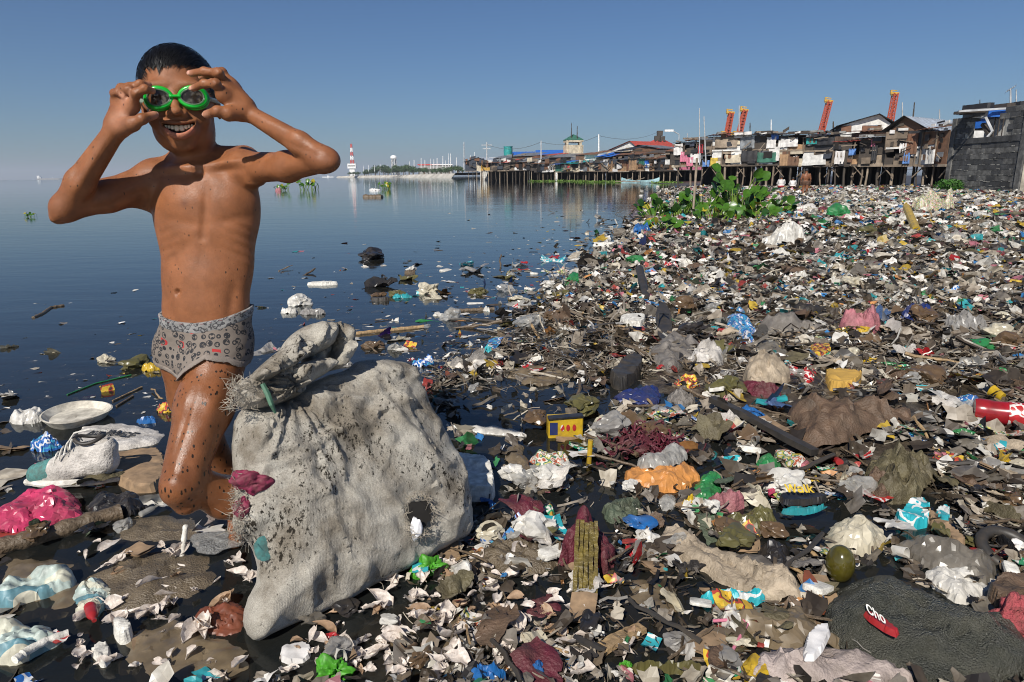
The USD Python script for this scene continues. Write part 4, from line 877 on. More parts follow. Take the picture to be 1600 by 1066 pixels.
S[26] = shack('low shack with a red awning and a hanging white sheet', 1300, 1342, 42, 41, 257, 222, 216, ['dark_planks', 'brown_board', 'plywood', 'white_board'], 'red_roof', 26, roofs=['red_roof', 'rusty_tin'], opening=.3)
S[27] = shack('grey plank shack with a sloping pale tin awning', 1341, 1383, 40.5, 39.5, 257, 217, 211, ['old_planks', 'bleached_post', 'dark_planks'], 'new_tin', 27, roofs=['new_tin', 'grey_tin'], opening=.15)
S[28] = shack('dark shack with a silver corrugated gable roof beside the block wall', 1382, 1440, 39, 37.5, 257, 205, 181, ['dark_planks', 'old_planks', 'brown_board', 'grey_tin'], 'new_tin', 28, floors=2, gable=.45, roofs=['dark_planks', 'new_tin'], depth=6, opening=.3)
S[29] = shack('rust brown shack side with a white door next to the block wall', 1439, 1480, 37.5, 35.5, 257, 205, 182, ['rusty_tin', 'brown_board', 'white_board'], 'rusty_tin', 29, roofs=['rusty_tin', 'new_tin'], opening=0, depth=7)
shack('upper hut with a low black gable roof and patched white and rust front', 1313, 1392, 46, 45, 212, 196, 179, ['navy_boards', 'white_board', 'rusty_tin', 'white_board', 'cream_wall'], 'black_tarp', 30, gable=.72, roofs=['black_tarp', 'black_tarp'], opening=.05, **B)
shack('cluttered lean-to of rusty sheets between the upper hut and the silver roof', 1330, 1400, 43.5, 42, 218, 207, 200, ['rusty_tin', 'brown_board', 'old_planks'], 'rusty_tin', 31, roofs=['rusty_tin', 'dark_planks', 'grey_tin'], **B)
shack('dark roof patched with blue plastic above the block wall', 1505, 1620, 30, 27, 196, 178, 166, ['black_tarp', 'blue_tarp', 'brown_board', 'white_board'], 'black_tarp', 32, roofs=['black_tarp', 'dark_planks'], opening=.1, depth=4, **B)
shack('row of scrap huts filling the space behind the whole nearer group', 1100, 1320, 56, 52, 240, 212, 205, ['dark_planks', 'brown_board', 'old_planks'], 'dark_planks', 33, depth=4, roofs=['dark_planks', 'black_tarp', 'rusty_tin'], **B)

# scraps nailed and hung all over the fronts, dark ones painted as shaded gaps
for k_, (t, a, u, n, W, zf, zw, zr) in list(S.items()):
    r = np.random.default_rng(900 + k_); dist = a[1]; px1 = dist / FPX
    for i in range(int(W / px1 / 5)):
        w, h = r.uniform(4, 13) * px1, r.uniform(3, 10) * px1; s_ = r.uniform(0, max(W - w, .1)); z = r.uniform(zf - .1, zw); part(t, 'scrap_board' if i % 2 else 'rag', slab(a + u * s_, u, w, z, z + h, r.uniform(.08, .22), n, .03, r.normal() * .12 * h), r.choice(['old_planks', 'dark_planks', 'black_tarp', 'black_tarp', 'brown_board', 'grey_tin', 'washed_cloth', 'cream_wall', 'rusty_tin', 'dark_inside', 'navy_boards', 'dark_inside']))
    for i in range(int(W / px1 / 16)):
        s_ = r.uniform(0, W); o = a + u * s_ + n * r.uniform(.15, .5); z = r.uniform(zf + .3 * (zw - zf), zw); part(t, 'pole', bar(o + [0, 0, z], o + u * r.normal() * 14 * px1 + [0, 0, z + r.normal() * 5 * px1], 1.0 * px1), r.choice(['old_planks', 'bleached_post', 'dark_planks']))
    for i in range(int(W / px1 / 12)):
        s_ = r.uniform(0, W); w = r.uniform(5, 16) * px1; z = r.uniform(zw, zw + .6 * (zr - zw)); o = a + u * s_ - n * r.uniform(.0, .8); part(t, 'roof_scrap', slab(o, u, w, z, z + r.uniform(1.5, 5) * px1, .25, n, .05, r.normal() * 2 * px1), r.choice(['dark_planks', 'black_tarp', 'rusty_tin', 'old_planks', 'grey_tin', 'white_board']))
# loose sheets, awnings and washing on the fronts: things hung there
def hung(k, fx, z0, z1, w, m, label, cat, out=.20, seed=1, sag=.12, name='hanging_cloth', group=None, n_=9):
    t, a, u, n, W, zf, zw, zr = S[k]; r = np.random.default_rng(seed); o = a + u * fx * W + n * out
    lo, hi = zf + (zw - zf) * z0, zf + (zw - zf) * z1
    s, h = np.meshgrid(np.linspace(0, 1, n_), np.linspace(0, 1, n_)); q = np.stack([s.ravel() * 3 + seed, h.ravel() * 1.2, 0 * s.ravel()], 1)
    dz = .5 * (meshkit.fbm(q * 2, 3, seed) - .5); fo = sag * (np.sin(s.ravel() * 17 + 3 * dz) * .3 + dz)
    wv = w * (1 - .18 * np.abs(meshkit.noise(q * 3, seed) - .5)); V = o + u * ((s.ravel() - .5) * wv)[:, None] + n * fo[:, None]; V[:, 2] = lo + (hi - lo) * h.ravel() - .05 * w * np.sin(np.pi * s.ravel()) * h.ravel() - .10 * w * dz * (1 - h.ravel())
    i = np.arange(n_ * (n_ - 1)).reshape(-1, n_)[:, :-1].ravel(); F = np.vstack([np.c_[i, i + 1, i + n_ + 1], np.c_[i, i + n_ + 1, i + n_]])
    solo(name, trimesh.Trimesh(np.vstack([V, V - n * .012]), np.vstack([F, F[:, ::-1] + len(V)]), process=False), m, label, cat, group, smooth=True)
for k, fx, z0, z1, w, m, lb, ct in (
        (9, .22, .0, .9, 1.6, 'plywood', 'tan plywood sheet nailed over the big tan shack', 'board'), (9, .62, .45, 1.0, 1.3, 'green_tarp', 'dark green sheet over the upper front of the tan shack', 'tarp'), (9, .86, .2, .85, .8, 'blue_tarp', 'blue cloth beside the dark green sheet on the tan shack', 'tarp'), (9, .93, -.1, .55, 1.1, 'white_board', 'white sheet hanging low on the right of the tan shack', 'sheet'),
        (5, .78, -.1, .7, 1.6, 'washed_cloth', 'white sheet hanging on the front of the grey plywood hut', 'sheet'), (6, .35, .0, .6, .8, 'green_tarp', 'green cloth on the front of the teal roofed shack', 'cloth'), (6, .6, .2, .8, .6, 'red_cloth', 'red cloth on the front of the teal roofed shack', 'cloth'),
        (20, .12, .45, .95, .7, 'washed_cloth', 'white washing at the left corner of the nearer group', 'washing'), (20, .28, .15, .6, .55, 'pink_cloth', 'pink washing below the white washing at the corner', 'washing'), (20, .45, -.05, .35, .5, 'pink_cloth', 'small pink cloth low on the corner shack', 'washing'), (20, .6, .1, .5, .8, 'washed_cloth', 'grey white cloth over the rail of the corner shack', 'washing'), (20, .72, .5, .9, .4, 'red_cloth', 'red shirt hanging high on the corner shack', 'washing'), (20, .88, -.08, .2, .5, 'blue_cloth', 'blue cloth at the foot of the corner shack', 'washing'),
        (21, .1, -.05, .25, .5, 'yellow_cloth', 'yellow cloth low on the left of the torn cloth shack', 'washing'), (21, .45, .6, 1.0, 1.5, 'bleached_post', 'torn beige cloth draped high on the two storey shack', 'cloth'), (21, .7, .05, .35, 1.0, 'cream_wall', 'beige cloth spread along the lower rail of the two storey shack', 'cloth'),
        (22, .3, .55, .98, .95, 'grey_tin', 'grey corrugated sheet high on the dark fronted shack', 'sheet'), (22, .45, .1, .5, 1.1, 'black_tarp', 'black plastic sheet over the lower front of the dark shack', 'tarp'), (23, .45, .05, .42, 1.3, 'green_tarp', 'dark green tarpaulin stretched across the lower floor', 'tarp'), (23, .6, .55, .95, .6, 'washed_cloth', 'white cloth above the dark green tarpaulin', 'washing'), (23, .9, .1, .6, .35, 'washed_cloth', 'narrow white cloth right of the dark green tarpaulin', 'washing'), (23, .75, .85, 1.05, .5, 'blue_tarp', 'small blue plastic under the eaves', 'tarp'),
        (24, .4, .62, .92, 1.1, 'washed_cloth', 'ragged white banner on the upper floor', 'banner'), (24, .1, .6, .85, .4, 'washed_cloth', 'white shirt left of the ragged banner', 'washing'), (24, .25, -.02, .38, .55, 'plywood', 'plywood box side left of the other one', 'board'), (24, .62, -.02, .3, .7, 'brown_board', 'brown board right of the plywood box side', 'board'), (25, .4, .0, .4, 1.5, 'white_board', 'wide whitewashed panel on the lower floor', 'panel'), (25, .3, .75, .98, .8, 'teal_tarp', 'torn teal cloth high on the whitewashed shack', 'cloth'), (25, .7, .7, .98, 1.2, 'black_tarp', 'black plastic sheet hanging from the eaves', 'tarp'),
        (26, .3, .02, .62, .55, 'washed_cloth', 'big white sheet hanging under the red awning', 'sheet'), (26, .75, .4, .7, .4, 'blue_cloth', 'pale blue cloth right of the white sheet', 'washing'), (27, .52, .7, 1.0, .25, 'pink_cloth', 'small pink cloth on the grey plank shack', 'washing'), (27, .6, .15, .75, .3, 'black_tarp', 'dark garment hanging on the grey plank shack', 'washing'),
        (28, .72, .3, .92, .55, 'rusty_tin', 'rust red netting bundle hanging beside the gable', 'bundle'), (28, .62, .02, .35, .35, 'blue_cloth', 'blue and white bag hanging low beside the gable', 'bag'), (28, .5, .35, .65, .4, 'washed_cloth', 'pale cloth in the window of the gabled shack', 'cloth'), (29, .45, .02, .45, .62, 'white_board', 'white door panel on the rust brown shack side', 'door panel')):
    hung(k, fx, z0, z1, w, m, lb, ct, seed=int(k * 100 + fx * 97), name={'washing': 'washing', 'tarp': 'tarpaulin', 'sheet': 'hanging_sheet', 'board': 'board', 'panel': 'wall_board', 'door panel': 'door_panel', 'bag': 'hanging_bag', 'bundle': 'net_bundle', 'banner': 'banner'}.get(ct, 'hanging_cloth'))

# concrete tower with the green roof
c = P(897, 262, 112); zt_ = P(897, 219, 112)[2]; zm = P(897, 240, 112)[2]; ztop = P(897, 211, 112)[2]; hw = 11.5 * 112 / FPX
tw = thing('watch_tower', 'pale concrete tower with a green pyramid roof and two antennas', 'tower', (c[0], c[1], 0))
part(tw, 'lower_wall', box((c[0], c[1] + 2, zm / 2), (hw * 1.15, 2.4, zm / 2), .25), 'grey_block')
for sx_ in (-1, 1):
    for sy_ in (-1, 1): part(tw, 'column', box((c[0] + sx_ * hw * .88, c[1] + 2 + sy_ * 1.2, (zm + zt_) / 2), (.16, .16, (zt_ - zm) / 2), .25), 'cream_wall')
part(tw, 'upper_wall', box((c[0], c[1] + 2, zm + (zt_ - zm) * .33), (hw, 1.4, (zt_ - zm) * .32), .25), 'cream_wall')
part(tw, 'beam', box((c[0], c[1] + 2, zt_ - .12), (hw, 1.4, .14), .25), 'cream_wall')
part(tw, 'roof', place(lathe([(hw * 1.5, 0), (hw * 1.5, .12), (.05, ztop - zt_ + .2)], 4), (c[0], c[1] + 2, zt_ + .02), math.pi / 4 + .25), 'green_tarp', smooth=False)
for dx, y_ in ((-4, 192), (5, 197)):
    q = P(897 + dx, y_, 113); part(tw, 'antenna', tube([[q[0], q[1], zt_], q], [.09, .05], 5), 'dark_planks')
# long white building with a blue roof behind
a_, b_ = P(795, 256, 190), P(884, 256, 190); zr0, zr1 = P(840, 243, 190)[2], P(840, 236, 190)[2]
wb = thing('warehouse', 'long white warehouse with a bright blue roof behind the shacks', 'building', (a_[0], a_[1], 0))
part(wb, 'wall', box(((a_[0] + b_[0]) / 2, a_[1] + 5, zr0 / 2), ((b_[0] - a_[0]) / 2, 5, zr0 / 2)), 'white_board')
for i, (x0_, x1_) in enumerate(((800, 838), (838, 884))):
    q0, q1 = P(x0_, 243, 189), P(x1_, 243, 189); part(wb, 'roof', corr([q0[0], 188.5, zr0], [q1[0], 188.5, zr0], [q1[0], 196, zr1 + .4 * i], [q0[0], 196, zr1 + .4 * i], 14, .05), 'blue_tarp')
q = P(786, 250, 130); wt = thing('white_shed', 'low white shed behind the red roofed plank shack', 'shed', (q[0], 130, 0))
for x0_, x1_, yy, mm in ((750, 772, 250, 'wall'), (764, 792, 246, 'wall')):
    q0, q1 = P(x0_, yy, 132), P(x1_, yy, 132); part(wt, mm, box(((q0[0] + q1[0]) / 2, 133, q0[2] / 2), ((q1[0] - q0[0]) / 2, 1.2, q0[2] / 2)), 'white_board')
q = P(794, 237, 150); tk = thing('water_tank', 'teal water tank on the roofs behind the shacks', 'tank', (q[0], 150, 0))
part(tk, 'tank', place(lathe([(0, -1), (.9, -1), (.95, 0), (.9, .7), (1.0, .75), (1.0, .85), (0, .9)], 12), (q[0], 150, q[2] + .2)), 'teal_tarp'); part(tk, 'stand', box((q[0], 150, (q[2] - 1) / 2), (.8, .8, (q[2] - .8) / 2)), 'grey_block')
# crane booms
def boom(x0_, y0_, x1_, y1_, d, label, foot=0):
    a, b = P(x0_, y0_, d), P(x1_, y1_, d); a0 = a + (a - b) * .9; v = (b - a) / np.linalg.norm(b - a); s = np.cross(v, [0, 1.0, 0]); s /= np.linalg.norm(s); f = np.cross(s, v); w = 3.3 * d / FPX
    t = thing('crane', label, 'crane', (a0[0], a0[1], 0)); L = np.linalg.norm(b - a0); k = 14
    for i, j in ((-1, -1), (1, -1), (1, 1), (-1, 1)): part(t, 'boom_chord', bar(a0 + s * w * i + f * w * j, b + s * w * .9 * i + f * w * .9 * j, w * .42), 'orange_steel')
    part(t, 'lattice', cat_(*[bar(a0 + v * L * i / k + s * w * (1 if (i + e) % 2 else -1) + f * w * g, a0 + v * L * (i + 1) / k + s * w * (-1 if (i + e) % 2 else 1) + f * w * g, w * .30) for i in range(k) for e in (0, 1) for g in (-1, 1)]), 'orange_steel', smooth=False, kind='stuff')
    part(t, 'ladder_panel', bar(a0 + f * w * .2, b, w * .8, w * .3), 'red_steel')
    part(t, 'boom_head', cat_(bar(b - s * w * 1.5, b + s * w * 2.2, w * 1.1, w), bar(b + s * w * 1.6 - v * w, b + s * w * 2.1 + v * w * 1.3, w * .6), bar(b + v * w * 1.2 - s * w * .5, b + v * w * 1.2 + s * w * 1.8, w * .35)), 'yellow_steel')
    if foot: 
        for i in range(3): part(t, 'strut', bar(a - s * w * (6 - 1.5 * i) - v * w * 3, a + v * w * (1 + 2 * i), w * .5), 'orange_steel')
    else: part(t, 'platform', bar(a0 + v * L * .42 - s * w * 2, a0 + v * L * .42 + s * w * 3, w * 1.6), 'yellow_steel')
boom(1137, 206, 1142.5, 176, 160, 'orange lattice crane boom leftmost of the four above the roofs')
boom(1156, 206, 1164, 172, 160, 'orange lattice crane boom second from the left, close beside another')
boom(1283, 208, 1296, 158, 170, 'tall orange crane boom with struts above the flat black roofs', 1)
boom(1391, 190, 1399, 146, 175, 'orange crane boom rising behind the upper hut with black gable')
# poles, lamps and antennas on the skyline
def pole(x_, yb, yt, d, m, label, cat='pole', name='pole', r=.09, extra=None, lean=0):
    a, b = P(x_, yb, d), P(x_ + lean, yt, d); t = thing(name, label, cat, (a[0], d, a[2]))
    part(t, 'shaft', tube([a, (a + b) / 2, b], [r, r * .9, r * .7], 6), m)
    if extra == 'lamp':
        q = b + [1.6 * (1 if lean >= 0 else -1), 0, .45]; part(t, 'arm', tube([b, b + (q - b) * .5 + [0, 0, .2], q], .06, 5), m); part(t, 'lamp_head', box(q + [.3, 0, .0], (.55, .2, .13)), 'white_steel')
    if extra == 'cross': part(t, 'crossarm', bar(b - [.9, 0, .5], b + [.9, 0, -.5], .12), m); part(t, 'crossarm', bar(b - [.7, 0, 1.1], b + [.7, 0, -1.1], .12), m)
    if extra == 'tv':
        s_ = d / FPX; part(t, 'boom', tube([b + [-6 * s_, 0, -5 * s_], b + [7 * s_, 0, 3 * s_]], .5 * s_, 4), m)
        for i in range(5): q = b + [(-5 + 2.7 * i) * s_, 0, (-4.4 + 1.7 * i) * s_]; part(t, 'element', tube([q + [-1 * s_, -5 * s_, 2.2 * s_], q + [1 * s_, 5 * s_, -2.2 * s_]], .35 * s_, 4), m)
for args in ((760.5, 270, 222, 120, 'galvanised', 'tall pale utility pole at the navy shack with two crossarms', 'pole', 'utility_pole', .14, 'cross'), (725, 266, 222, 140, 'galvanised', 'thin dark mast left of the navy boarded shack', 'mast', 'mast', .12), (845.5, 266, 220, 112, 'galvanised', 'pale utility pole behind the grey plywood hut', 'pole', 'utility_pole', .13), (935.5, 256, 210, 110, 'white_steel', 'white pole right of the green roofed tower', 'pole', 'utility_pole', .15),
             (1093, 258, 169, 47, 'galvanised', 'taller of two thin bamboo aerials on the corner shack', 'aerial', 'aerial', .04), (1103, 258, 182, 47, 'galvanised', 'shorter of two thin bamboo aerials on the corner shack', 'aerial', 'aerial', .045, None, -3), (1061, 232, 210, 90, 'galvanised', 'street lamp with an arm left of the nearer stilt group', 'street lamp', 'street_lamp', .07, 'lamp', -.01), (1074, 228, 208, 90, 'galvanised', 'thin pole beside the street lamp left of the nearer group', 'pole', 'pole', .06),
             (1205, 210, 187, 60, 'white_steel', 'small white aerial above the flat black roofs', 'aerial', 'aerial', .05), (1172, 212, 192, 55, 'dark_planks', 'short dark pole right of the paired cranes', 'pole', 'pole', .05), (1155, 205, 165, 70, 'galvanised', 'thin mast between the paired cranes', 'mast', 'mast', .06), (1302, 214, 190, 50, 'dark_planks', 'dark pole left of the upper hut with black gable', 'pole', 'pole', .06), (1410, 190, 160, 50, 'galvanised', 'thin aerial right of the last crane boom', 'aerial', 'aerial', .05), (1426, 190, 160, 50, 'dark_planks', 'leaning dark aerial above the silver gable roof', 'aerial', 'aerial', .05, None, 3), (1468, 186, 171, 45, 'galvanised', 'small wire aerial above the rust brown roof', 'aerial', 'aerial', .04),
             (1579, 165, 138, 27, 'galvanised', 'television aerial on the dark roof above the block wall', 'television aerial', 'television_aerial', .035, 'tv'), (1588, 165, 140, 27, 'galvanised', 'thin striped mast beside the television aerial', 'mast', 'mast', .025), (1531, 170, 156, 28, 'dark_planks', 'small broken aerial left of the television aerial', 'aerial', 'aerial', .02)): pole(*args)
for i, (x_, yt) in enumerate(((704, 240), (713, 246), (741, 238), (735, 243), (683, 247), (692, 244))): pole(x_, 268, yt, 420, 'white_steel', ('tall pale mast nearest left of the thin dark mast', 'pale mast second left of the thin dark mast', 'pale mast just behind the navy shack roof', 'pale mast left behind the navy shack roof', 'pale mast farther left over the shore trees', 'short pale mast between two taller ones over the trees')[i], 'mast', 'mast', .22, None)
# steel-tent frame (the fair's cone of pink beams)
q = P(1031, 207, 150); cn = thing('cable_tower', 'lattice post with red guy beams spreading over the crimson roof', 'tower', (q[0], 150, 0))
part(cn, 'post', tube([[q[0], 150, 2], q], [.5, .35], 6), 'dark_planks'); part(cn, 'cage', cat_(*[box(q + [dx, 0, dz], (.55, .5, .5)) for dx, dz in ((-.5, -1.2), (.5, -1.3), (0, -.2), (-.6, -2.5), (.7, -2.4))]), 'dark_planks')
for dx in (-3.6, -2.4, -1.2, 1.2, 2.4, 3.9): part(cn, 'guy_beam', bar(q + [0, 0, -1.2], [q[0] + dx * 1.35, 150 + 1.5 * (abs(dx) - 2), P(1031, 232, 150)[2]], .28), 'red_steel')
# block wall on the right, its front in charcoal tones
WA, WB = np.array([*P(1476, 300, 28.5)[:2], 0]), np.array([*P(1592, 304, 24.5)[:2], 0])
M('charcoal_block', (.058, .059, .061), .85, .45, dirtcol=(.018, .018, .018), scale=1.3, var=.5, bump=.5, bscale=22); M('charcoal_block_pale', (.13, .128, .122), .85, .5, dirtcol=(.02, .02, .02), scale=2.0, var=.5, bump=.5, bscale=22)
M('pale_mortar', (.30, .29, .26), .9, .75, dirtcol=(.03, .03, .03), scale=2.6, sharp=.04); M('sunlit_render', (.46, .42, .34), .9, .5, scale=1.5, bump=.4); M('weed_leaf', (.045, .15, .015), .55, .2, transl=.3)
wu = (WB - WA) / np.linalg.norm(WB - WA); WL_ = np.linalg.norm(WB - WA); wn = np.array([wu[1], -wu[0], 0]); wn = wn if wn[1] < 0 else -wn
zb0, zt0 = P(1480, 300, 28.5)[2] - .15, P(1480, 186, 28.5)[2]
bw = thing('block_wall', 'charcoal concrete block wall with a window gap at the right edge', 'wall', (*WA[:2], 0))
rows, cols = 15, 8; rh, cw = (zt0 - zb0) / rows, WL_ / cols; rw = np.random.default_rng(5)
part(bw, 'mortar', cat_(*[slab(WA + wu * 0, wu, WL_, zb0, zb0 + rh * 11, -.03, wn, .02), slab(WA, wu, WL_ * .30, zb0 + rh * 11, zt0, -.03, wn, .02), slab(WA + wu * WL_ * .70, wu, WL_ * .30, zb0 + rh * 11, zt0 + rh, -.03, wn, .02)]), 'pale_mortar', smooth=False)
for r_ in range(rows + 1):
    for c_ in range(-1, cols):
        s0_ = (c_ + (.5 if r_ % 2 else 0)) * cw; s1_ = s0_ + cw
        s0_, s1_ = max(s0_, 0), min(s1_, WL_)
        if s1_ - s0_ < .08: continue
        m0, m1 = s0_ / WL_, s1_ / WL_
        if r_ in (11, 12, 13) and m1 > .30 and m0 < .70: continue
        if r_ >= 14 and m0 > .28 and m1 < .74: continue
        if r_ == rows and (m0 < .68): continue
        if r_ == 10: continue
        part(bw, 'block', slab(WA + wu * (s0_ + .006), wu, s1_ - s0_ - .012, zb0 + rh * r_ + .006, zb0 + rh * (r_ + 1) - .006, -.012 + rw.uniform(-.006, .012), wn, .03), 'charcoal_block' if rw.random() < .62 else 'charcoal_block_pale')
fl_ = [slab(WA + wu * (WL_ * rw.random()), wu, rw.uniform(.03, .22), zz := zb0 + rh * rw.integers(1, 15) + rw.normal() * .02, zz + rw.uniform(.012, .04), .012, wn, .016) for _ in range(170)]; fl_ = [m_ for m_ in fl_ if not (zb0 + rh * 10.9 < m_.vertices[:, 2].mean() < zb0 + rh * 14.6 and .24 < ((m_.vertices.mean(0) - WA) @ wu) / WL_ < .76) and ((m_.vertices.max(0) - WA) @ wu) < WL_ * 1.03]; part(bw, 'mortar_crumbs', cat_(*fl_), 'pale_mortar', smooth=False, kind='stuff')
part(bw, 'beam', slab(WA, wu, WL_, zb0 + rh * 10, zb0 + rh * 11, .02, wn, .03), 'charcoal_block')
for f0 in (0.0, .94): part(bw, 'pillar', slab(WA + wu * WL_ * f0, wu, WL_ * .06, zb0, zt0 + (rh if f0 else 0), .022, wn, .05), 'charcoal_block_pale')
part(bw, 'end_wall', slab(WB, np.array([.86, .51, 0]), 3.0, zb0, zt0 + rh * 1.2, 0, np.array([.51, -.86, 0]), .12), 'sunlit_render')
part(bw, 'inner_wall', slab(WA + wu * .6 - wn * .9, wu, WL_ * .85, zb0 + rh * 9, zt0 + .1, 0, wn, .04), 'white_board')
for i in range(6): part(bw, 'grille_bar', bar(WA + wu * (WL_ * (.40 + .055 * i)) - wn * .5 + [0, 0, zb0 + rh * 10.8], WA + wu * (WL_ * (.40 + .055 * i)) - wn * .5 + [0, 0, zt0], .03), 'dark_planks')
part(bw, 'bent_pipe', tube([WA + wu * WL_ * .28 + [0, 0, zt0 + .02] + wn * .08, WA + wu * WL_ * .45 + [0, 0, zt0 - .1] + wn * .02, WA + wu * WL_ * .52 + [0, 0, zt0 - .6] - wn * .1, WA + wu * WL_ * .50 + [0, 0, zb0 + rh * 11]], .05, 6), 'galvanised')
part(bw, 'fallen_post', bar(WA + wu * WL_ * .36 + [0, 0, zt0 - .3] - wn * .15, WA + wu * WL_ * .50 + [0, 0, zb0 + rh * 11.1] - wn * .1, .12), 'dark_planks')
def leafball(c, r, n_, seed, m, sz):
    g = np.random.default_rng(seed); V, F = [], []
    for i in range(n_):
        d = g.normal(size=3); d /= np.linalg.norm(d); p_ = np.asarray(c) + d * np.asarray(r) * g.uniform(.5, 1.05); a = g.normal(size=3); a /= np.linalg.norm(a); b = np.cross(a, d); b /= np.linalg.norm(b) + 1e-9; s = sz * g.uniform(.6, 1.3); k = len(V)
        V += [p_ - a * s, p_ + b * s * .5 + d * s * .15, p_ + a * s, p_ - b * s * .5 + d * s * .15]; F += [[k, k + 1, k + 2], [k, k + 2, k + 3]]
    return trimesh.Trimesh(V, F, process=False)
q = P(1484, 290, 27.2); solo('weed_bush', leafball((q[0], q[1], q[2]), (.55, .4, .28), 700, 3, '', .06), 'weed_leaf', 'green weedy bush at the foot of the left end of the block wall', 'bush', smooth=False)
rt = thing('rooftop_clutter', 'black bundles and blue plastic piled on the roof above the block wall', 'roof clutter', P(1555, 180, 27)); rc = np.random.default_rng(14)
for x0_, x1_, y0_, y1_, m_ in ((1508, 1545, 184, 170, 'black_tarp'), (1516, 1540, 172, 162, 'black_tarp'), (1546, 1572, 180, 163, 'dark_planks'), (1530, 1566, 185, 174, 'blue_tarp'), (1572, 1612, 180, 160, 'black_tarp'), (1500, 1530, 178, 173, 'dark_planks'), (1560, 1606, 172, 166, 'old_planks')):
    a, b = P(x0_, y0_, 27.2 + rc.uniform(-.3, .5)), P(x1_, y1_, 27.2); part(rt, 'bundle', box((a + b) / 2, (abs(b[0] - a[0]) / 2, .45 + rc.random() * .3, abs(b[2] - a[2]) / 2), rc.normal() * .15, .08), m_)
part(rt, 'roof_pole', bar(P(1498, 174, 26.6), P(1600, 168, 26.4), .07), 'galvanised')
# skyline wires
wv = []
for a, b, sg in ((P(760, 226, 120), P(845.5, 222, 112), .9), (P(845.5, 222, 112), P(935.5, 212, 110), .8), (P(935.5, 212, 110), P(1031, 205, 148), 1.0)):
    t = thing('overhead_wire', f'thin overhead wire sagging between the poles near column {0}' if 0 else {.9: 'thin overhead wire between the two left utility poles', .8: 'thin overhead wire from the middle pole to the white pole', 1.0: 'thin overhead wire from the white pole to the lattice post'}[sg], 'wire', a)
    part(t, 'wire', tube([a + (b - a) * k - [0, 0, sg * 4 * k * (1 - k)] for k in np.linspace(0, 1, 12)], .022, 4), 'dark_planks')

# ------------------------------------------------------------------ the far shore
M('pale_revetment', (.50, .47, .41), .9, .3, scale=.05); M('sea_road', (.12, .10, .09), .9, .2, scale=.05); M('tree_leaf', (.035, .075, .022), .6, .2, scale=.2, var=.5); M('bark', (.12, .09, .06), .9, .2)
SH = [(-196, 790), (-170, 740), (-110, 640), (-70, 480), (-40, 380), (-25, 300), (-22, 260)]
v, f = [], []
for i, (x_, y_) in enumerate(SH):
    k = min(i, 1.0); v += [[x_, y_ - 4, -.4], [x_ + 1.5, y_ + 2, 1.5 + .4 * k], [x_ + 8, y_ + 12, 1.7 + .4 * k], [x_ + 300, y_ + 160, 1.7 + .4 * k]]
for i in range(len(SH) - 1):
    for j in range(3): a = 4 * i + j; f += [[a, a + 4, a + 5], [a, a + 5, a + 1]]
solo('sea_wall', trimesh.Trimesh(v, f, process=False), 'pale_revetment', 'long pale stone sea wall along the far shore left of the shacks', 'sea wall', smooth=False)
ORD = lambda i: f'{i + 1}' + ('th' if 10 <= (i + 1) % 100 <= 20 else {1: 'st', 2: 'nd', 3: 'rd'}.get((i + 1) % 10, 'th'))
rf = np.random.default_rng(12); sh = np.array(SH, float)
tl = []
for i in range(46):
    x_ = np.interp(i, [0, 6, 30, 38, 45], [546, 570, 660, 690, 722]) + rf.normal() * 2; k = np.interp(x_, [540, 725], [700, 300]); 
    hgt = np.interp(x_, [546, 575, 590, 630, 640, 660, 690, 720], [2.5, 4.5, 6.5, 6.0, 6, 5, 5, 5.5]) * rf.uniform(.8, 1.15)
    if 627 < x_ < 640 and rf.random() < .5: hgt *= 1.3
    tl.append((x_, k + 16 + rf.uniform(0, 12), hgt))
for i, (x_, d, h_) in enumerate(sorted(tl)):
    b = P(x_, 274, d); b[2] = 1.7; g = np.random.default_rng(100 + i); h_ = h_ * d / 560 * 1.15
    t = thing('shore_tree', f'dark bushy tree on the far shore, {ORD(i)} from the left in the line of trees', 'tree', b, group='dark trees on the far shore')
    part(t, 'trunk', tube([b, b + [0, 0, h_ * .5]], [.3, .15], 5), 'bark')
    part(t, 'crown', cat_(*[leafball(b + np.array([g.normal() * h_ * .22, g.normal() * .5, h_ * g.uniform(.45, .8)]), (h_ * .34, h_ * .34, h_ * .26), 90, 7 * i + j, '', h_ * .075) for j in range(4)]), 'tree_leaf', smooth=False)
# striped lattice tower with a white building at its foot
q0, q1 = P(551.5, 271, 720), P(551.5, 225, 720); t = thing('radio_tower', 'red and white lattice radio tower on the far point', 'radio tower', (*q0[:2], 1.7))
L = q1[2] - 2; k = 8
for i in range(k):
    z0_, z1_ = 2 + L * i / k, 2 + L * (i + 1) / k; w0, w1 = 2.1 * (1 - .75 * i / k), 2.1 * (1 - .75 * (i + 1) / k)
    part(t, 'tower_section', cat_(*[bar([q0[0] + sx_ * w0, 720 + sy_ * w0, z0_], [q0[0] + sx_ * w1, 720 + sy_ * w1, z1_], .55) for sx_ in (-1, 1) for sy_ in (-1, 1)], *[bar([q0[0] - w0 * e, 720 - w0, z0_], [q0[0] + w1 * e, 720 - w1, z1_], .4) for e in (-1, 1)]), 'red_steel' if i % 2 else 'white_steel')
q2 = P(551.5, 256, 718); t = thing('white_lighthouse', 'white stepped building at the foot of the striped radio tower', 'building', (q2[0], 716, 2))
part(t, 'base', box((q2[0], 714, 2 + (q2[2] - 2) * .3), (2.6, 2, (q2[2] - 2) * .3)), 'white_steel'); part(t, 'upper_storey', box((q2[0], 714, 2 + (q2[2] - 2) * .8), (4.2, 3, (q2[2] - 2) * .2)), 'white_steel'); part(t, 'window_band', box((q2[0], 710.95, 2 + (q2[2] - 2) * .82), (3.6, .06, .6)), 'grey_block')
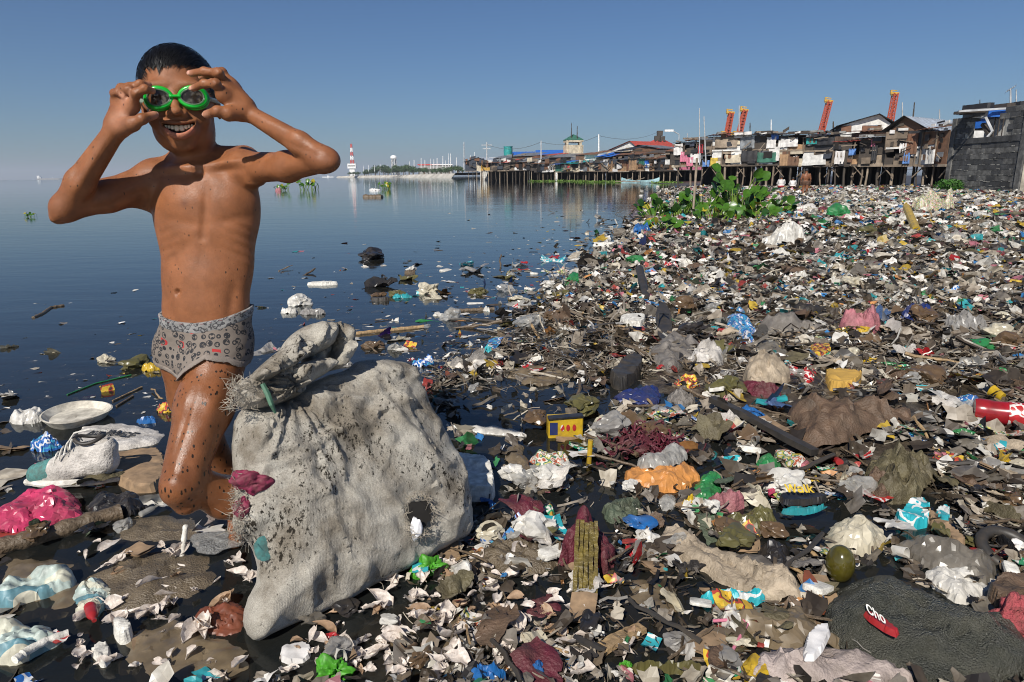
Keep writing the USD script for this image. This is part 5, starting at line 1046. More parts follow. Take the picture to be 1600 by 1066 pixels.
# mushroom water tower
qa, qb, qc = P(616, 268, 560), P(616, 248, 560), P(616, 242, 560); t = thing('water_tower', 'white mushroom-shaped water tower on legs above the far trees', 'water tower', (qa[0], 560, 2.2))
R = 5.0 * 560 / FPX; part(t, 'tank', place(lathe([(0, -R * .25), (R * .75, -R * .25), (R * .98, R * .05), (R, R * .35), (R * .85, R * .7), (R * .5, R * .95), (0, R * 1.05)], 20), (qa[0], 560, qb[2])), 'white_steel', smooth=True)
for a_ in range(6): part(t, 'leg', bar([qa[0] + R * .8 * math.cos(a_ * 1.047), 560 + R * .8 * math.sin(a_ * 1.047), 2], [qa[0] + R * .7 * math.cos(a_ * 1.047), 560 + R * .7 * math.sin(a_ * 1.047), qb[2]], .55), 'galvanised')
part(t, 'bracing', cat_(*[bar([qa[0] + R * .75 * math.cos(a_ * 1.047), 560 + R * .75 * math.sin(a_ * 1.047), 2 + (qb[2] - 2) * l], [qa[0] + R * .75 * math.cos((a_ + 1) * 1.047), 560 + R * .75 * math.sin((a_ + 1) * 1.047), 2 + (qb[2] - 2) * (l + .3)], .3) for a_ in range(6) for l in (.1, .4, .68)]), 'galvanised')
# port cranes, masts, roofs far behind the trees
q = P(668, 258, 620); t = thing('port_shed', 'long pale roofed shed with red beams behind the far trees', 'building', (q[0], 620, 2)); a_, b_ = P(655, 258, 620), P(706, 258, 620)
part(t, 'wall', box(((a_[0] + b_[0]) / 2, 622, q[2] / 2), ((b_[0] - a_[0]) / 2, 2, q[2] / 2)), 'grey_block'); part(t, 'red_beam', box(((a_[0] * .7 + b_[0] * .3), 619.8, q[2] + .3), (10, .15, .5)), 'red_steel'); part(t, 'roof', box(((a_[0] * .3 + b_[0] * .7), 622, q[2] + .2), ((b_[0] - a_[0]) * .32, 2.6, .35)), 'white_steel')
MX = (568, 576, 585, 594, 605, 640, 647, 658, 664, 673, 678, 700.5, 696)
for i, (x_, yt) in enumerate(((568, 259), (576, 258), (585, 258), (594, 257), (605, 258), (640, 252), (647, 250), (658, 247), (664, 250), (673, 248), (678, 249), (700.5, 240), (696, 251))):
    a, b = P(x_, 268, 600), P(x_, yt, 600); solo('far_mast', tube([a, b], [.32, .2], 5), 'white_steel', f'thin pale mast behind the far shore trees, {ORD(sorted(MX).index(x_))} from the left', 'mast', group='thin pale masts behind the far trees')
# ships
def ship(x0_, x1_, y_, d, label, super_at, m):
    a, b = P(x0_, y_, d), P(x1_, y_, d); L = b[0] - a[0]; t = thing('ship', label, 'ship', ((a[0] + b[0]) / 2, d, 0)); h = L * .05
    pl = [(0, 0), (L * .04, -L * .06), (L * .9, -L * .06), (L, 0), (L * .9, L * .06), (L * .04, L * .06)]; V = [[a[0] + x, d + y, -1] for x, y in pl] + [[a[0] + x * 1.01, d + y, h] for x, y in pl]
    F = [[i, (i + 1) % 6, 6 + (i + 1) % 6] for i in range(6)] + [[i, 6 + (i + 1) % 6, 6 + i] for i in range(6)] + [[6, 6 + i, 7 + i] for i in range(1, 5)]
    part(t, 'hull', trimesh.Trimesh(V, F, process=False), m); part(t, 'superstructure', box((a[0] + L * super_at, d, h + L * .05), (L * .05, L * .04, L * .05)), 'white_steel'); part(t, 'bridge', box((a[0] + L * (super_at + .06), d, h + L * .03), (L * .03, L * .04, L * .03)), 'white_steel'); part(t, 'mast', tube([[a[0] + L * .65, d, h], [a[0] + L * .65, d, h + L * .08]], L * .006, 5), 'white_steel')
ship(57, 97, 279.8, 2600, 'small grey ship with white bridge on the left horizon', .10, 'grey_block'); ship(503, 522, 277, 1500, 'small white boat near the tip of the far sea wall', .5, 'white_steel'); ship(153, 162, 279.3, 2600, 'tiny white boat on the horizon seen under the raised arm', .4, 'white_steel')
# the long canoe moored below the shacks
a, b = P(971, 283.5, 77), P(1030, 286, 72); t = thing('canoe', 'long pale blue outrigger canoe moored under the stilt row', 'canoe', ((a + b) / 2 * [1, 1, 0])); a[2] = b[2] = 0; u = (b - a); L = np.linalg.norm(u); u /= L; n_ = np.array([-u[1], u[0], 0]); V, F = [], []
for i, s in enumerate(np.linspace(0, 1, 15)):
    w = .38 * math.sin(math.pi * min(max(s, .01), .99)) ** .6; up_ = .26 + .28 * abs(2 * s - 1) ** 4; c_ = a + u * L * s
    V += [c_ - n_ * w + [0, 0, up_], c_ - n_ * w * .7 + [0, 0, -.1], c_ + n_ * w * .7 + [0, 0, -.1], c_ + n_ * w + [0, 0, up_], c_ + n_ * w * .85 + [0, 0, up_], c_ + [0, 0, .15], c_ - n_ * w * .85 + [0, 0, up_]]
for i in range(14):
    for j in range(7): p_, q_ = 7 * i + j, 7 * i + (j + 1) % 7; F += [[p_, q_, q_ + 7], [p_, q_ + 7, p_ + 7]]
part(t, 'hull', trimesh.Trimesh(V, F, process=False), 'pale_blue_hull')
for s in (.3, .62): part(t, 'outrigger_arm', tube([a + u * L * s + [0, 0, .5], a + u * L * s - n_ * 1.6 + [0, 0, .15]], .035, 5), 'bleached_post')
part(t, 'outrigger', tube([a + u * L * .15 - n_ * 1.6 + [0, 0, .12], a + u * L * .8 - n_ * 1.6 + [0, 0, .12]], .05, 6), 'bleached_post')
M('shore_weed', (.12, .22, .03), .6, .3, scale=2, transl=.2)
for i, (x0_, x1_, y_, d) in enumerate(((905, 970, 283.5, 84), (1030, 1056, 284.5, 68), (835, 905, 282.5, 100))):
    a, b = P(x0_, y_, d), P(x1_, y_, d - 3); solo('floating_weed', cat_(*[leafball(a + (b - a) * k + [0, 0, -a[2] - (b - a)[2] * k + .05], (.9, .5, .14), 60, 50 + i * 10 + int(k * 9), '', .13) for k in np.linspace(0, 1, 7)]), 'shore_weed', ('strip of green weed in front of the pale panelled shack', 'patch of green weed right of the moored canoe', 'thin strip of green weed below the teal roofed shack')[i], 'weed', smooth=False, kind='stuff')
# ------------------------------------------------------------------ rubbish
FILM = dict(white=(.62, .60, .55), cream=(.55, .50, .38), grey=(.26, .25, .235), pink=(.50, .045, .12), blue=(.015, .12, .36), teal=(.02, .27, .30), green=(.025, .20, .06), yellow=(.55, .36, .02), orange=(.60, .26, .07), red=(.38, .02, .025), black=(.013, .013, .015), olive=(.11, .10, .035), purple=(.10, .035, .22), brown=(.12, .075, .04), navy=(.012, .025, .12))
RAG = dict(mauve=(.36, .30, .275), white=(.52, .49, .45), grey=(.17, .155, .14), brown=(.105, .066, .042), maroon=(.10, .010, .024), beige=(.38, .31, .225), black=(.018, .017, .017), pink=(.36, .13, .15), green=(.075, .10, .065), blue=(.05, .10, .22), olive=(.10, .085, .045))
for k, c in FILM.items(): M(f'{k}_film', c, .30, .38, scale=14, var=.18, spec=.5, transl=.10 if k not in ('black', 'navy') else 0)
for k, c in RAG.items(): M(f'{k}_rag', c, .58, .45, scale=11, var=.3, spec=.42, bump=.5, bscale=150)
M('clear_film', (.50, .49, .46), .18, .45, scale=18, alpha=.48, spec=.7); M('smoky_film', (.20, .18, .15), .22, .5, scale=14, alpha=.62, spec=.7); M('brown_clear_film', (.19, .145, .09), .25, .5, scale=10, alpha=.80, spec=.6)
M('dirty_foam', (.60, .56, .47), .7, .6, scale=16, bump=.3, bscale=240)
M('foam', (.68, .66, .60), .75, .42, scale=22, bump=.3, bscale=240); M('cardboard', (.27, .18, .105), .85, .45, scale=16); M('wet_wood', (.12, .085, .052), .55, .5, scale=20, bump=.7, bscale=80); M('tan_wood', (.33, .22, .11), .65, .5, scale=20, bump=.6, bscale=80); M('olive_wood', (.14, .105, .022), .45, .45, scale=30, bump=.6, bscale=120, var=.4)
M('garlic', (.76, .70, .64), .45, .45, dirtcol=(.30, .17, .09), scale=55, var=.25, transl=.25, sharp=.16); M('garlic_tan', (.40, .27, .17), .55, .3, dirtcol=(.12, .06, .03), scale=40, transl=.2); M('leaf_brown', (.10, .06, .03), .6, .3, scale=40)
M('mouldy_foam', (.50, .50, .42), .5, .4, scale=16, cols=[(.52, .52, .42), (.42, .50, .46), (.10, .22, .26), (.50, .48, .38)], cscale=9); M('wet_dark_sack', (.034, .036, .028), .27, .55, dirtcol=(.12, .115, .09), scale=12, bump=.9, bscale=300, sharp=.2); M('wet_brown_sack', (.135, .105, .068), .35, .5, scale=9, bump=.6, bscale=240)
M('olive_fruit', (.070, .060, .008), .16, .35, dirtcol=(.03, .02, .008), scale=22, coat=.5); M('rubber', (.03, .028, .026), .5, .5, scale=16); M('red_brown_sole', (.16, .045, .022), .5, .3, scale=20); M('sponge_red', (.34, .06, .07), .85, .4, scale=60, bump=.9, bscale=180); M('algae', (.07, .33, .02), .5, .2, scale=80, transl=.2); M('froth', (.42, .42, .41), .35, .3, scale=70, bump=1.0, bscale=260, alpha=.55)
M('print_blue', (.3, .3, .3), .35, .3, cols=[(.02, .13, .42), (.62, .64, .66), (.02, .10, .34), (.05, .30, .46), (.02, .12, .40)], cscale=34); M('print_yellow', (.3, .3, .3), .4, .3, cols=[(.58, .38, .03), (.60, .42, .05), (.40, .05, .03), (.05, .04, .03), (.58, .36, .03)], cscale=42); M('print_red', (.3, .3, .3), .35, .3, cols=[(.42, .02, .025), (.40, .02, .025), (.66, .62, .58), (.40, .02, .02)], cscale=36)
M('print_teal', (.3, .3, .3), .4, .3, cols=[(.02, .36, .42), (.02, .36, .42), (.64, .66, .64), (.03, .34, .40)], cscale=26); M('print_mixed', (.3, .3, .3), .4, .35, cols=[(.62, .60, .55), (.45, .42, .10), (.06, .16, .10), (.62, .58, .50), (.40, .10, .05), (.55, .52, .46)], cscale=40); M('print_green', (.3, .3, .3), .4, .3, cols=[(.02, .22, .10), (.60, .60, .55), (.03, .30, .14), (.50, .30, .04)], cscale=34); M('ink', (.05, .055, .06), .7, .45, scale=60); M('ink_yellow', (.62, .42, .03), .5, .2, scale=40); M('ink_white', (.75, .74, .70), .5, .2, scale=40); M('red_bottle', (.34, .012, .02), .22, .25, scale=14, transl=.2, coat=.3); M('white_label', (.72, .70, .68), .45, .3)

LAND = [('the big sack', 545, 760), ('the boy', 310, 740)]
PLACED = []
def patch(poly, h, wr, style, step=None, seed=1, flat=False, dz=.0, kk=None):
    """rubbish lying on the bed: an outline seen in the picture, h metres high, wr metres of creases"""
    g = np.random.default_rng(seed); poly = np.array(poly, float); yb = poly[:, 1].max(); hpx = yb - poly[:, 1].min()
    q0 = G(poly[:, 0].mean(), poly[:, 1].mean()); d = np.linalg.norm(q0 - EYE); hh = h * FPX / d * .8
    if not flat: poly[:, 1] = yb - (yb - poly[:, 1]) * max(.40, 1 - .75 * hh / max(hpx, 1))
    w = np.array([G(*p)[:2] for p in poly])
    return rumple(w, h, wr, style, step, seed, dz, kk)
def rumple(w, h, wr, style, step=None, seed=1, dz=.0, kk=None):
    """the same for an outline on the ground"""
    g = np.random.default_rng(seed); c = w.mean(0); wr = wr * min(1, math.sqrt(max(Polygon(w).buffer(0).area, 1e-6)) / .16) if style == 'cloth' else wr; kk = (2 if style == 'cloth' else 1) if kk is None else kk
    pg = Polygon(chaikin(w - c, kk)).buffer(0)
    if pg.geom_type != 'Polygon': pg = max(pg.geoms, key=lambda x: x.area)
    size = math.sqrt(pg.area); step = step or max(size / 26, .0045)
    if style in ('film', 'cloth'):
        k = max(40, int(pg.exterior.length / step)); e = np.array([pg.exterior.interpolate(i / k, True).coords[0] for i in range(k)]); e3 = np.c_[e / size * 4.2, np.full(k, seed * 3.3)]
        n3 = 6 if style == 'film' else 4
        e = e + (np.stack([meshkit.fbm(e3, n3, seed), meshkit.fbm(e3 + 40, n3, seed)], 1) - .5) * size * (.34 if style == 'film' else .24); pg2 = Polygon(e).buffer(0); pg = pg2 if pg2.geom_type == 'Polygon' else max(pg2.geoms, key=lambda x: x.area)
    q, t, dd, m = grid_in(pg, step, g); R = dd.max(); u = np.clip(dd / (.62 * R), 0, 1); p3 = np.c_[q / size, np.zeros(len(q))]
    e = np.arange(len(q)) < m
    def facets(cells, k_):                               # creased paper: planes between random heights
        x0, y0, x1, y1 = pg.bounds; n_ = max(8, int(cells * (x1 - x0) * (y1 - y0) / size ** 2)); c_ = np.stack([g.uniform(x0 - .1 * size, x1 + .1 * size, n_), g.uniform(y0 - .1 * size, y1 + .1 * size, n_)], 1); c_ = np.vstack([c_, [[x0 - size, y0 - size], [x1 + size, y0 - size], [x1 + size, y1 + size], [x0 - size, y1 + size]]])
        return LinearNDInterpolator(c_, g.random(len(c_)))(q) * k_
    lumps = np.clip(1.7 * meshkit.fbm(p3 * 2.6 + seed, 3, seed + 9) - .22, .12, 1.15)
    base = h * np.sqrt(np.clip(1 - (1 - u) ** 2, 0, 1)) * lumps
    if style == 'stiff':
        z = h * np.clip(dd / (.10 * R + 1e-6), 0, 1) * (.55 + .45 * meshkit.fbm(p3 * 1.5 + seed, 2, seed)) + wr * 1.3 * facets(14, 1.0) + .25 * wr * facets(60, 1.0)
    elif style == 'film':
        z = base * .75 + wr * (.15 + .85 * u) * (1.0 * facets(26, 1.0) + .75 * facets(85, 1.0) + .5 * facets(260, 1.0))
    else:
        a = g.uniform(0, math.pi); Rm = np.array([[math.cos(a), -math.sin(a), 0], [math.sin(a), math.cos(a), 0], [0, 0, 1]]); an = np.array([5.5, 2.0, 1])
        wp = p3 @ Rm * an + 2.6 * np.stack([meshkit.fbm(p3 * 2.6, 3, seed + 1), meshkit.fbm(p3 * 2.6, 3, seed + 2), 0 * dd], 1); wp[:, 2] += seed * 1.7
        r1 = 1 - np.abs(2 * meshkit.noise(wp, seed) - 1); r2 = 1 - np.abs(2 * meshkit.noise(wp * 2.1 + 5, seed + 4) - 1); r3 = 1 - np.abs(2 * meshkit.noise(wp * 4.3 + 9, seed + 6) - 1)
        z = base * .8 + wr * 1.5 * (r1 ** 2.5 + .55 * r2 ** 2.5 + .3 * r3 ** 2) * (.25 + .75 * u) + .35 * wr * facets(90, 1.0)
    lift = np.clip(meshkit.noise(p3 * 5 + 11, seed) - .45, 0, 1) * wr * (2.4 if style != 'stiff' else 1.2)
    z = np.where(e, lift - .004, z)
    q = q + (.35 * wr * np.stack([meshkit.noise(p3 * 22, seed + 50) - .5, meshkit.noise(p3 * 22, seed + 51) - .5], 1) if style != 'stiff' else 0)
    XY = q + c; Z = top(XY[:, 0], XY[:, 1]) * .7 + .3 * float(top(*c)) + z + dz
    V = np.c_[XY, Z]; k = len(V); th = np.where(e, .0012, .004)[:, None] * [0, 0, 1]
    return trimesh.Trimesh(np.vstack([V, V - th]), np.vstack([t, t[:, ::-1] + k]), process=False), np.array([*c, float(top(*c))])
_ns = [100]
def lay(name, label, cat, style, mat, poly, h=.02, wr=.012, flat=False, land=None, group=None, dz=0.0, seed=None, step=None):
    _ns[0] += 1; m, c = patch(poly, h, wr, style, seed=seed or _ns[0], flat=flat, dz=dz, step=step)
    PLACED.append(Polygon(poly).buffer(0).buffer(9)) if mat not in ('brown_clear_film', 'wet_brown_sack') else None; p = np.array(poly, float).mean(0); LAND.append((land, *p)) if land else None
    return solo(name, m, mat, label, cat, group, smooth={'cloth': 40, 'film': 12, 'stiff': 20}[style], base=c)
def heap(name, label, cat, mat, cx, yb, w, hpx, seed=1, amp=.4, fr_=2.5, depth=.7, land=None, group=None, sub=3, smooth=40, sink=.12):
    """a lump of rubbish farther off: middle column and lowest row in the picture, width and height in pixels"""
    b = G(cx, yb); d = np.linalg.norm(b - EYE); rw_, rh_ = w / 2 * d / FPX, hpx * d / FPX * .85; g = np.random.default_rng(seed)
    if land: LAND.append((land, cx, yb - hpx / 2))
    if mat in ('algae', 'froth', 'sponge_red') or rw_ < .02: m = lump(b + [0, rw_ * depth * .6, rh_ * .42], (rw_ * .88, rw_ * depth, rh_ * .55), seed, amp, fr_, sub)
    else:
        th = np.linspace(0, 2 * math.pi, 15)[:-1]; r_ = g.uniform(.75, 1.1, 14); e = np.stack([np.cos(th) * r_ * rw_, np.sin(th) * r_ * rw_ * depth * .8], 1) + b[:2] + [0, rw_ * depth * .6]
        st = 'cloth' if mat.endswith('_rag') or 'cloth' in mat else 'stiff' if mat in ('foam', 'rubber', 'wet_wood') else 'film'; rh_ = min(rh_, rw_ * .9); m, _ = rumple(e, rh_ * (1.15 if st != 'stiff' else .8), rh_ * {'film': .38, 'cloth': .20, 'stiff': .15}[st], st, max(rw_ / 14, .004), seed); smooth = {'cloth': 40, 'film': 12, 'stiff': 20}[st]
    return solo(name, m, mat, label, cat, group, smooth=smooth)

def tray(outline, h, wall, mat, label, name='foam_tray', cat='tray'):
    w = np.array([G(*p)[:2] for p in outline]); c = w.mean(0); w = chaikin(w - c, 2); n_ = len(w); V, F = [], []
    for sc, z in ((.80, .0), (1.0, h), (1 - wall, h + .002), (.76, .35 * h), (.3, .30 * h), (.02, .30 * h)):
        V.append(np.c_[w * sc + c, np.full(n_, z) + .10 * h * (meshkit.fbm(np.c_[w * 14, np.full(n_, z * 30)], 2, 4) - .5)])
    V = np.vstack(V) + [0, 0, float(top(*c))]
    for r_ in range(5):
        for k in range(n_): l = (k + 1) % n_; F += [[r_ * n_ + k, r_ * n_ + l, (r_ + 1) * n_ + l], [r_ * n_ + k, (r_ + 1) * n_ + l, (r_ + 1) * n_ + k]]
    return solo(name, trimesh.Trimesh(V, F, process=False), mat, label, cat, smooth=35)
T = 'the '
# ---- left foreground
tray([(60, 662), (85, 646), (125, 636), (172, 639), (182, 650), (150, 664), (105, 676), (70, 674)], .030, .05, 'dirty_foam', 'cream foam tray with muddy hollow floating left of the boy'); LAND.append(('the foam tray', 120, 655))
lay('plastic_sheet', 'pale bluish plastic sheet standing out of the water left of the foam tray', 'plastic sheet', 'film', 'white_film', [(8, 664), (28, 640), (78, 641), (62, 662)], .05, .01)
sk_ = lay('flat_sack', 'flat printed white sack lettered ADVANCE behind the shoe', 'sack', 'cloth', 'white_rag', [(116, 668), (150, 660), (205, 662), (262, 668), (258, 690), (205, 702), (160, 706), (122, 695)], .014, .004, land='the lettered sack', seed=103)
lay('cardboard_slab', 'soaked tan cardboard slab between the shoe and the bent knee', 'cardboard', 'stiff', 'cardboard', [(160, 722), (210, 706), (262, 700), (258, 770), (195, 772)], .020, .010, land='the cardboard slab')
lay('plastic_bag', 'bright pink crumpled plastic bag at the left edge', 'plastic bag', 'film', 'pink_film', [(-12, 800), (30, 775), (75, 762), (115, 765), (136, 785), (138, 806), (100, 822), (30, 837), (-12, 840)], .055, .022, land='the pink bag', step=.0062)
lay('plastic_bag', 'wet black plastic bag between the pink bag and the knee', 'plastic bag', 'film', 'black_film', [(138, 778), (180, 766), (238, 780), (220, 806), (165, 812), (142, 802)], .035, .014, land='the wet black bag')
lay('foam_roll', 'upper mouldy blue stained foam roll at the left edge', 'foam roll', 'cloth', 'mouldy_foam', [(-15, 915), (60, 890), (112, 878), (124, 905), (60, 936), (-15, 960)], .055, .006, land='the upper foam roll')
lay('foam_roll', 'lower mouldy blue stained foam roll in the bottom left corner', 'foam roll', 'cloth', 'mouldy_foam', [(-15, 968), (60, 964), (108, 982), (60, 1020), (-15, 1050)], .055, .006, land='the lower foam roll')
lay('plastic_sheet', 'brown sodden plastic sheet lying under water left of the sack', 'plastic sheet', 'film', 'wet_brown_sack', [(130, 905), (200, 862), (300, 855), (345, 880), (330, 930), (260, 950), (180, 968), (140, 935)], .006, .014, land='the sodden brown sheet', dz=-.004, step=.006)
lay('plastic_sheet', 'murky olive film sheet in the water below the sodden brown sheet', 'plastic sheet', 'film', 'brown_clear_film', [(190, 990), (290, 950), (390, 1000), (400, 1070), (230, 1075), (180, 1030)], .004, .010, dz=-.006, step=.007)
lay('plastic_sheet', 'brown film sheet under the foam rolls at the left edge', 'plastic sheet', 'film', 'brown_clear_film', [(-15, 850), (90, 862), (150, 880), (130, 940), (60, 965), (-15, 985)], .004, .010, dz=-.008, step=.007)
lay('plastic_sheet', 'greyish brown film floating between the log and the bent knee', 'plastic sheet', 'film', 'wet_brown_sack', [(170, 815), (250, 800), (330, 815), (350, 840), (270, 850), (190, 845)], .004, .008, dz=-.004, step=.006)
lay('plastic_sheet', 'dark brown soaked sheet under the garlic skins below the sack', 'plastic sheet', 'film', 'brown_clear_film', [(470, 1010), (640, 930), (760, 900), (830, 960), (760, 1050), (560, 1075)], .004, .008, dz=-.010, step=.010)
lay('plastic_sheet', 'murky brown film drifting in the dark puddle right of the olive board', 'plastic sheet', 'film', 'brown_clear_film', [(950, 900), (1040, 880), (1100, 930), (1080, 1010), (980, 1000)], .004, .008, dz=-.010, step=.008)
lay('plastic_bag', 'pale teal torn plastic bag below the upper foam roll', 'plastic bag', 'film', 'mouldy_foam', [(112, 930), (140, 905), (165, 900), (178, 925), (160, 960), (125, 968)], .015, .012)
lay('foam_piece', 'round white foam cup piece below the sodden brown cloth', 'foam piece', 'stiff', 'foam', [(176, 978), (190, 966), (208, 978), (210, 1000), (190, 1010), (180, 998)], .03, .004, land='the round white foam piece')
lay('foam_piece', 'broken white foam piece right of the lower foam roll', 'foam piece', 'stiff', 'foam', [(138, 1018), (170, 1000), (178, 1030), (160, 1048), (150, 1030)], .02, .006)
lay('cushion', 'rust brown cushion sunk in the water left of the sack', 'cushion', 'cloth', 'red_brown_sole', [(290, 965), (320, 940), (392, 934), (388, 985), (330, 1000)], .018, .012, land='the rust brown cushion', dz=-.006)
lay('paper_card', 'square white paper card below the pointed corner of the sack', 'paper', 'stiff', 'white_label', [(436, 1012), (488, 1001), (486, 1034), (440, 1042)], .008, .006, land='the white paper card')
lay('plastic_piece', 'bright red plastic piece among the garlic skins below the sack', 'plastic piece', 'film', 'red_film', [(500, 992), (534, 986), (538, 1004), (512, 1010)], .012, .006, land='the red plastic piece')
heap('plastic_bag', 'left blue crumpled plastic bag at the bottom edge', 'plastic bag', 'blue_film', 755, 1075, 66, 30, 31, land='the left blue bag', sub=4, smooth=25); heap('plastic_bag', 'right blue crumpled plastic bag at the bottom edge', 'plastic bag', 'blue_film', 842, 1075, 52, 32, 32, land='the right blue bag', sub=4, smooth=25)
heap('algae_clump', 'bright green algae clump at the lower right edge of the sack', 'algae', 'algae', 672, 900, 34, 26, 33, .7, 5, sub=4); heap('algae_clump', 'green algae clump at the bottom edge below the white card', 'algae', 'algae', 518, 1066, 40, 28, 34, .7, 5, sub=4); heap('algae_clump', 'small green algae scrap below the pink straw side of the board', 'algae', 'algae', 978, 1046, 14, 12, 35, .7, 5)
# shoe
A_, B_ = G(52, 758), G(186, 752); sh_ = thing('shoe', 'dirty white sports shoe with teal toe left of the bent knee', 'shoe', (A_ + B_) / 2); LAND.append(('the shoe', 120, 738)); u_ = (B_ - A_); L_ = np.linalg.norm(u_); u_ /= L_; s_ = np.array([-u_[1], u_[0], 0]); sa = lambda x, y, z: A_ + u_ * L_ * x + s_ * y + np.array([0, 0, z])
fs = Field(A_ - .08, np.maximum(A_, B_) + [.09, .12, .20], .0035); fs.cone(sa(.12, 0, .030), sa(.40, 0, .046), .032, .040, .012); fs.cone(sa(.40, 0, .052), sa(.86, 0, .066), .040, .042, .02); fs.cone(sa(.66, 0, .095), sa(.90, 0, .108), .036, .034, .02); fs.cone(sa(.60, 0, .150), sa(.86, 0, .148), .026, .028, .008, cut=True); fs.cone(sa(.36, 0, .098), sa(.62, 0, .135), .008, .018, .006, cut=True)
mt_ = fs.mesh(); vv = np.array(mt_.vertices); mt_.vertices = vv + .006 * (meshkit.fbm(vv * 45, 3, 3)[:, None] - .5); part(sh_, 'upper', mt_, 'white_rag', smooth=True)
ft = Field(A_ - .06, A_ + [.09, .09, .11], .0035); ft.cone(sa(.10, 0, .034), sa(.26, 0, .044), .034, .037, .01); mk = ft.mesh(); part(sh_, 'toe_cap', mk, 'teal_stain_cloth', smooth=True)
xs_ = np.linspace(0, 1, 14); hw_ = .046 * np.sqrt(np.sin(np.pi * np.clip(xs_, .05, .95))) * (1 - .15 * np.exp(-((xs_ - .55) / .15) ** 2)); part(sh_, 'sole', tube([sa(x, e * h_, .018) for e, rng_ in ((1, range(14)), (-1, range(13, -1, -1))) for x, h_ in [(xs_[k] * 1.03 - .01, hw_[k]) for k in rng_]], .011, 8, True), 'foam')
part(sh_, 'collar', tube([sa(.74 + .16 * math.cos(a), .030 * math.sin(a), .140 + .006 * math.cos(2 * a)) for a in np.linspace(0, 6.283, 21)[:-1]], .006, 6, True), 'rubber', smooth=True)
for k_ in range(4): part(sh_, 'lace', tube([sa(.36 + .07 * k_, e * .036, .072 + .016 * k_ + .03 * (1 - e * e)) for e in np.linspace(-1, 1, 7)], .0026, 5), 'foam')
part(sh_, 'lace', tube([sa(.45, .01, .085), sa(.5, -.01, .13), sa(.62, -.02, .165), sa(.80, -.02, .175), sa(.95, .0, .16)], .0028, 6), 'foam')
tm_ = meshkit.text_mesh('ADVANCE', 1.0, .05, True); e_ = tm_.bounds[1][0]; a0_, a1_ = G(126, 687), G(204, 690); ux = (a1_ - a0_); v = tm_.vertices; qv = a0_ + v[:, :1] / e_ * ux + v[:, 1:2] * np.array([.004, .056, .002])
qv[:, 2] = np.array([0.0] * len(qv)); _m = patch([(116, 668), (150, 660), (205, 662), (262, 668), (258, 690), (205, 702), (160, 706), (122, 695)], .035, .008, 'cloth', seed=103)[0]
tr_ = cKDTree(np.asarray(stage.GetPrimAtPath(sk_).GetAttribute('points').Get())[:, :2] + np.array(UsdGeom.Xformable(stage.GetPrimAtPath(sk_)).GetLocalTransformation().ExtractTranslation())[:2]); pz_ = np.asarray(stage.GetPrimAtPath(sk_).GetAttribute('points').Get())[:, 2] + UsdGeom.Xformable(stage.GetPrimAtPath(sk_)).GetLocalTransformation().ExtractTranslation()[2]
_d, _i = tr_.query(qv[:, :2], k=3); qv[:, 2] = pz_[_i].max(1) + .003 + v[:, 2] * .02; solo('printed_lettering', trimesh.Trimesh(qv, tm_.faces, process=False), 'ink', 'dark lettering ADVANCE printed across the flat white sack', 'lettering', smooth=False)
# ---- middle foreground
def plank(name, label, cat, mat, a, b, w, th, z0=.0, z1=.0, n_=1, land=None, seed=0):
    A_, B_ = G(*a) + [0, 0, z0], G(*b) + [0, 0, z1]; u = B_ - A_; L = np.linalg.norm(u); u /= L; s = np.cross(u, [0, 0, 1.0]); s /= np.linalg.norm(s); nn = np.cross(s, u); g = np.random.default_rng(seed + 5); st = np.linspace(0, 1, 12)
    if land: LAND.append((land, (a[0] + b[0]) / 2, (a[1] + b[1]) / 2))
    def one(o, w_):
        V, F = [], []
        for k, x in enumerate(st):
            c_ = A_ + u * L * (x + (g.uniform(-.03, .03) if k in (0, 11) else 0)) + s * o + nn * (.004 * math.sin(x * 5 + o * 40))
            V += [c_ - s * w_ / 2, c_ + s * w_ / 2, c_ + s * w_ / 2 + nn * th, c_ - s * w_ / 2 + nn * th]
        V = np.array(V) + g.normal(size=(48, 3)) * .0010
        for k in range(11):
            for j in range(4): p_, q_ = 4 * k + j, 4 * k + (j + 1) % 4; F += [[p_, q_, q_ + 4], [p_, q_ + 4, p_ + 4]]
        return trimesh.Trimesh(V, F + [[0, 2, 1], [0, 3, 2], [44, 45, 46], [44, 46, 47]], process=False)
    if n_ == 1: return solo(name, one(0, w), mat, label, cat, smooth=False)
    t = thing(name, label, cat, A_)
    for i in range(n_): part(t, 'slat', one((i - (n_ - 1) / 2) * w / n_, w / n_ - .0018), mat, smooth=False)
plank('wooden_board', 'olive brown ribbed wooden board leaning on the maroon cloth', 'board', 'olive_wood', (914, 942), (916, 868), .054, .010, .006, .085, 5, land='the olive board')
lay('cloth', 'maroon cloth knotted behind the olive brown board', 'cloth', 'cloth', 'maroon_rag', [(868, 885), (880, 845), (896, 805), (918, 800), (945, 832), (960, 868), (948, 905), (925, 880), (895, 880)], .055, .018, land='the maroon cloth')
lay('cloth', 'dark maroon cloth sunk in the water left of the olive board', 'cloth', 'cloth', 'maroon_rag', [(798, 950), (850, 915), (892, 930), (885, 965), (825, 970)], .006, .008, dz=-.008)
lay('container', 'crushed cream plastic container right of the big sack', 'container', 'stiff', 'foam', [(706, 722), (742, 712), (766, 720), (776, 768), (768, 786), (725, 782)], .055, .012, land='the cream container')
lay('sunken_sack', 'brown woven sack lying half under water right of the big sack', 'sack', 'cloth', 'wet_brown_sack', [(735, 858), (790, 826), (885, 820), (882, 860), (860, 892), (780, 905), (730, 885)], .016, .010, land='the sunken brown sack')
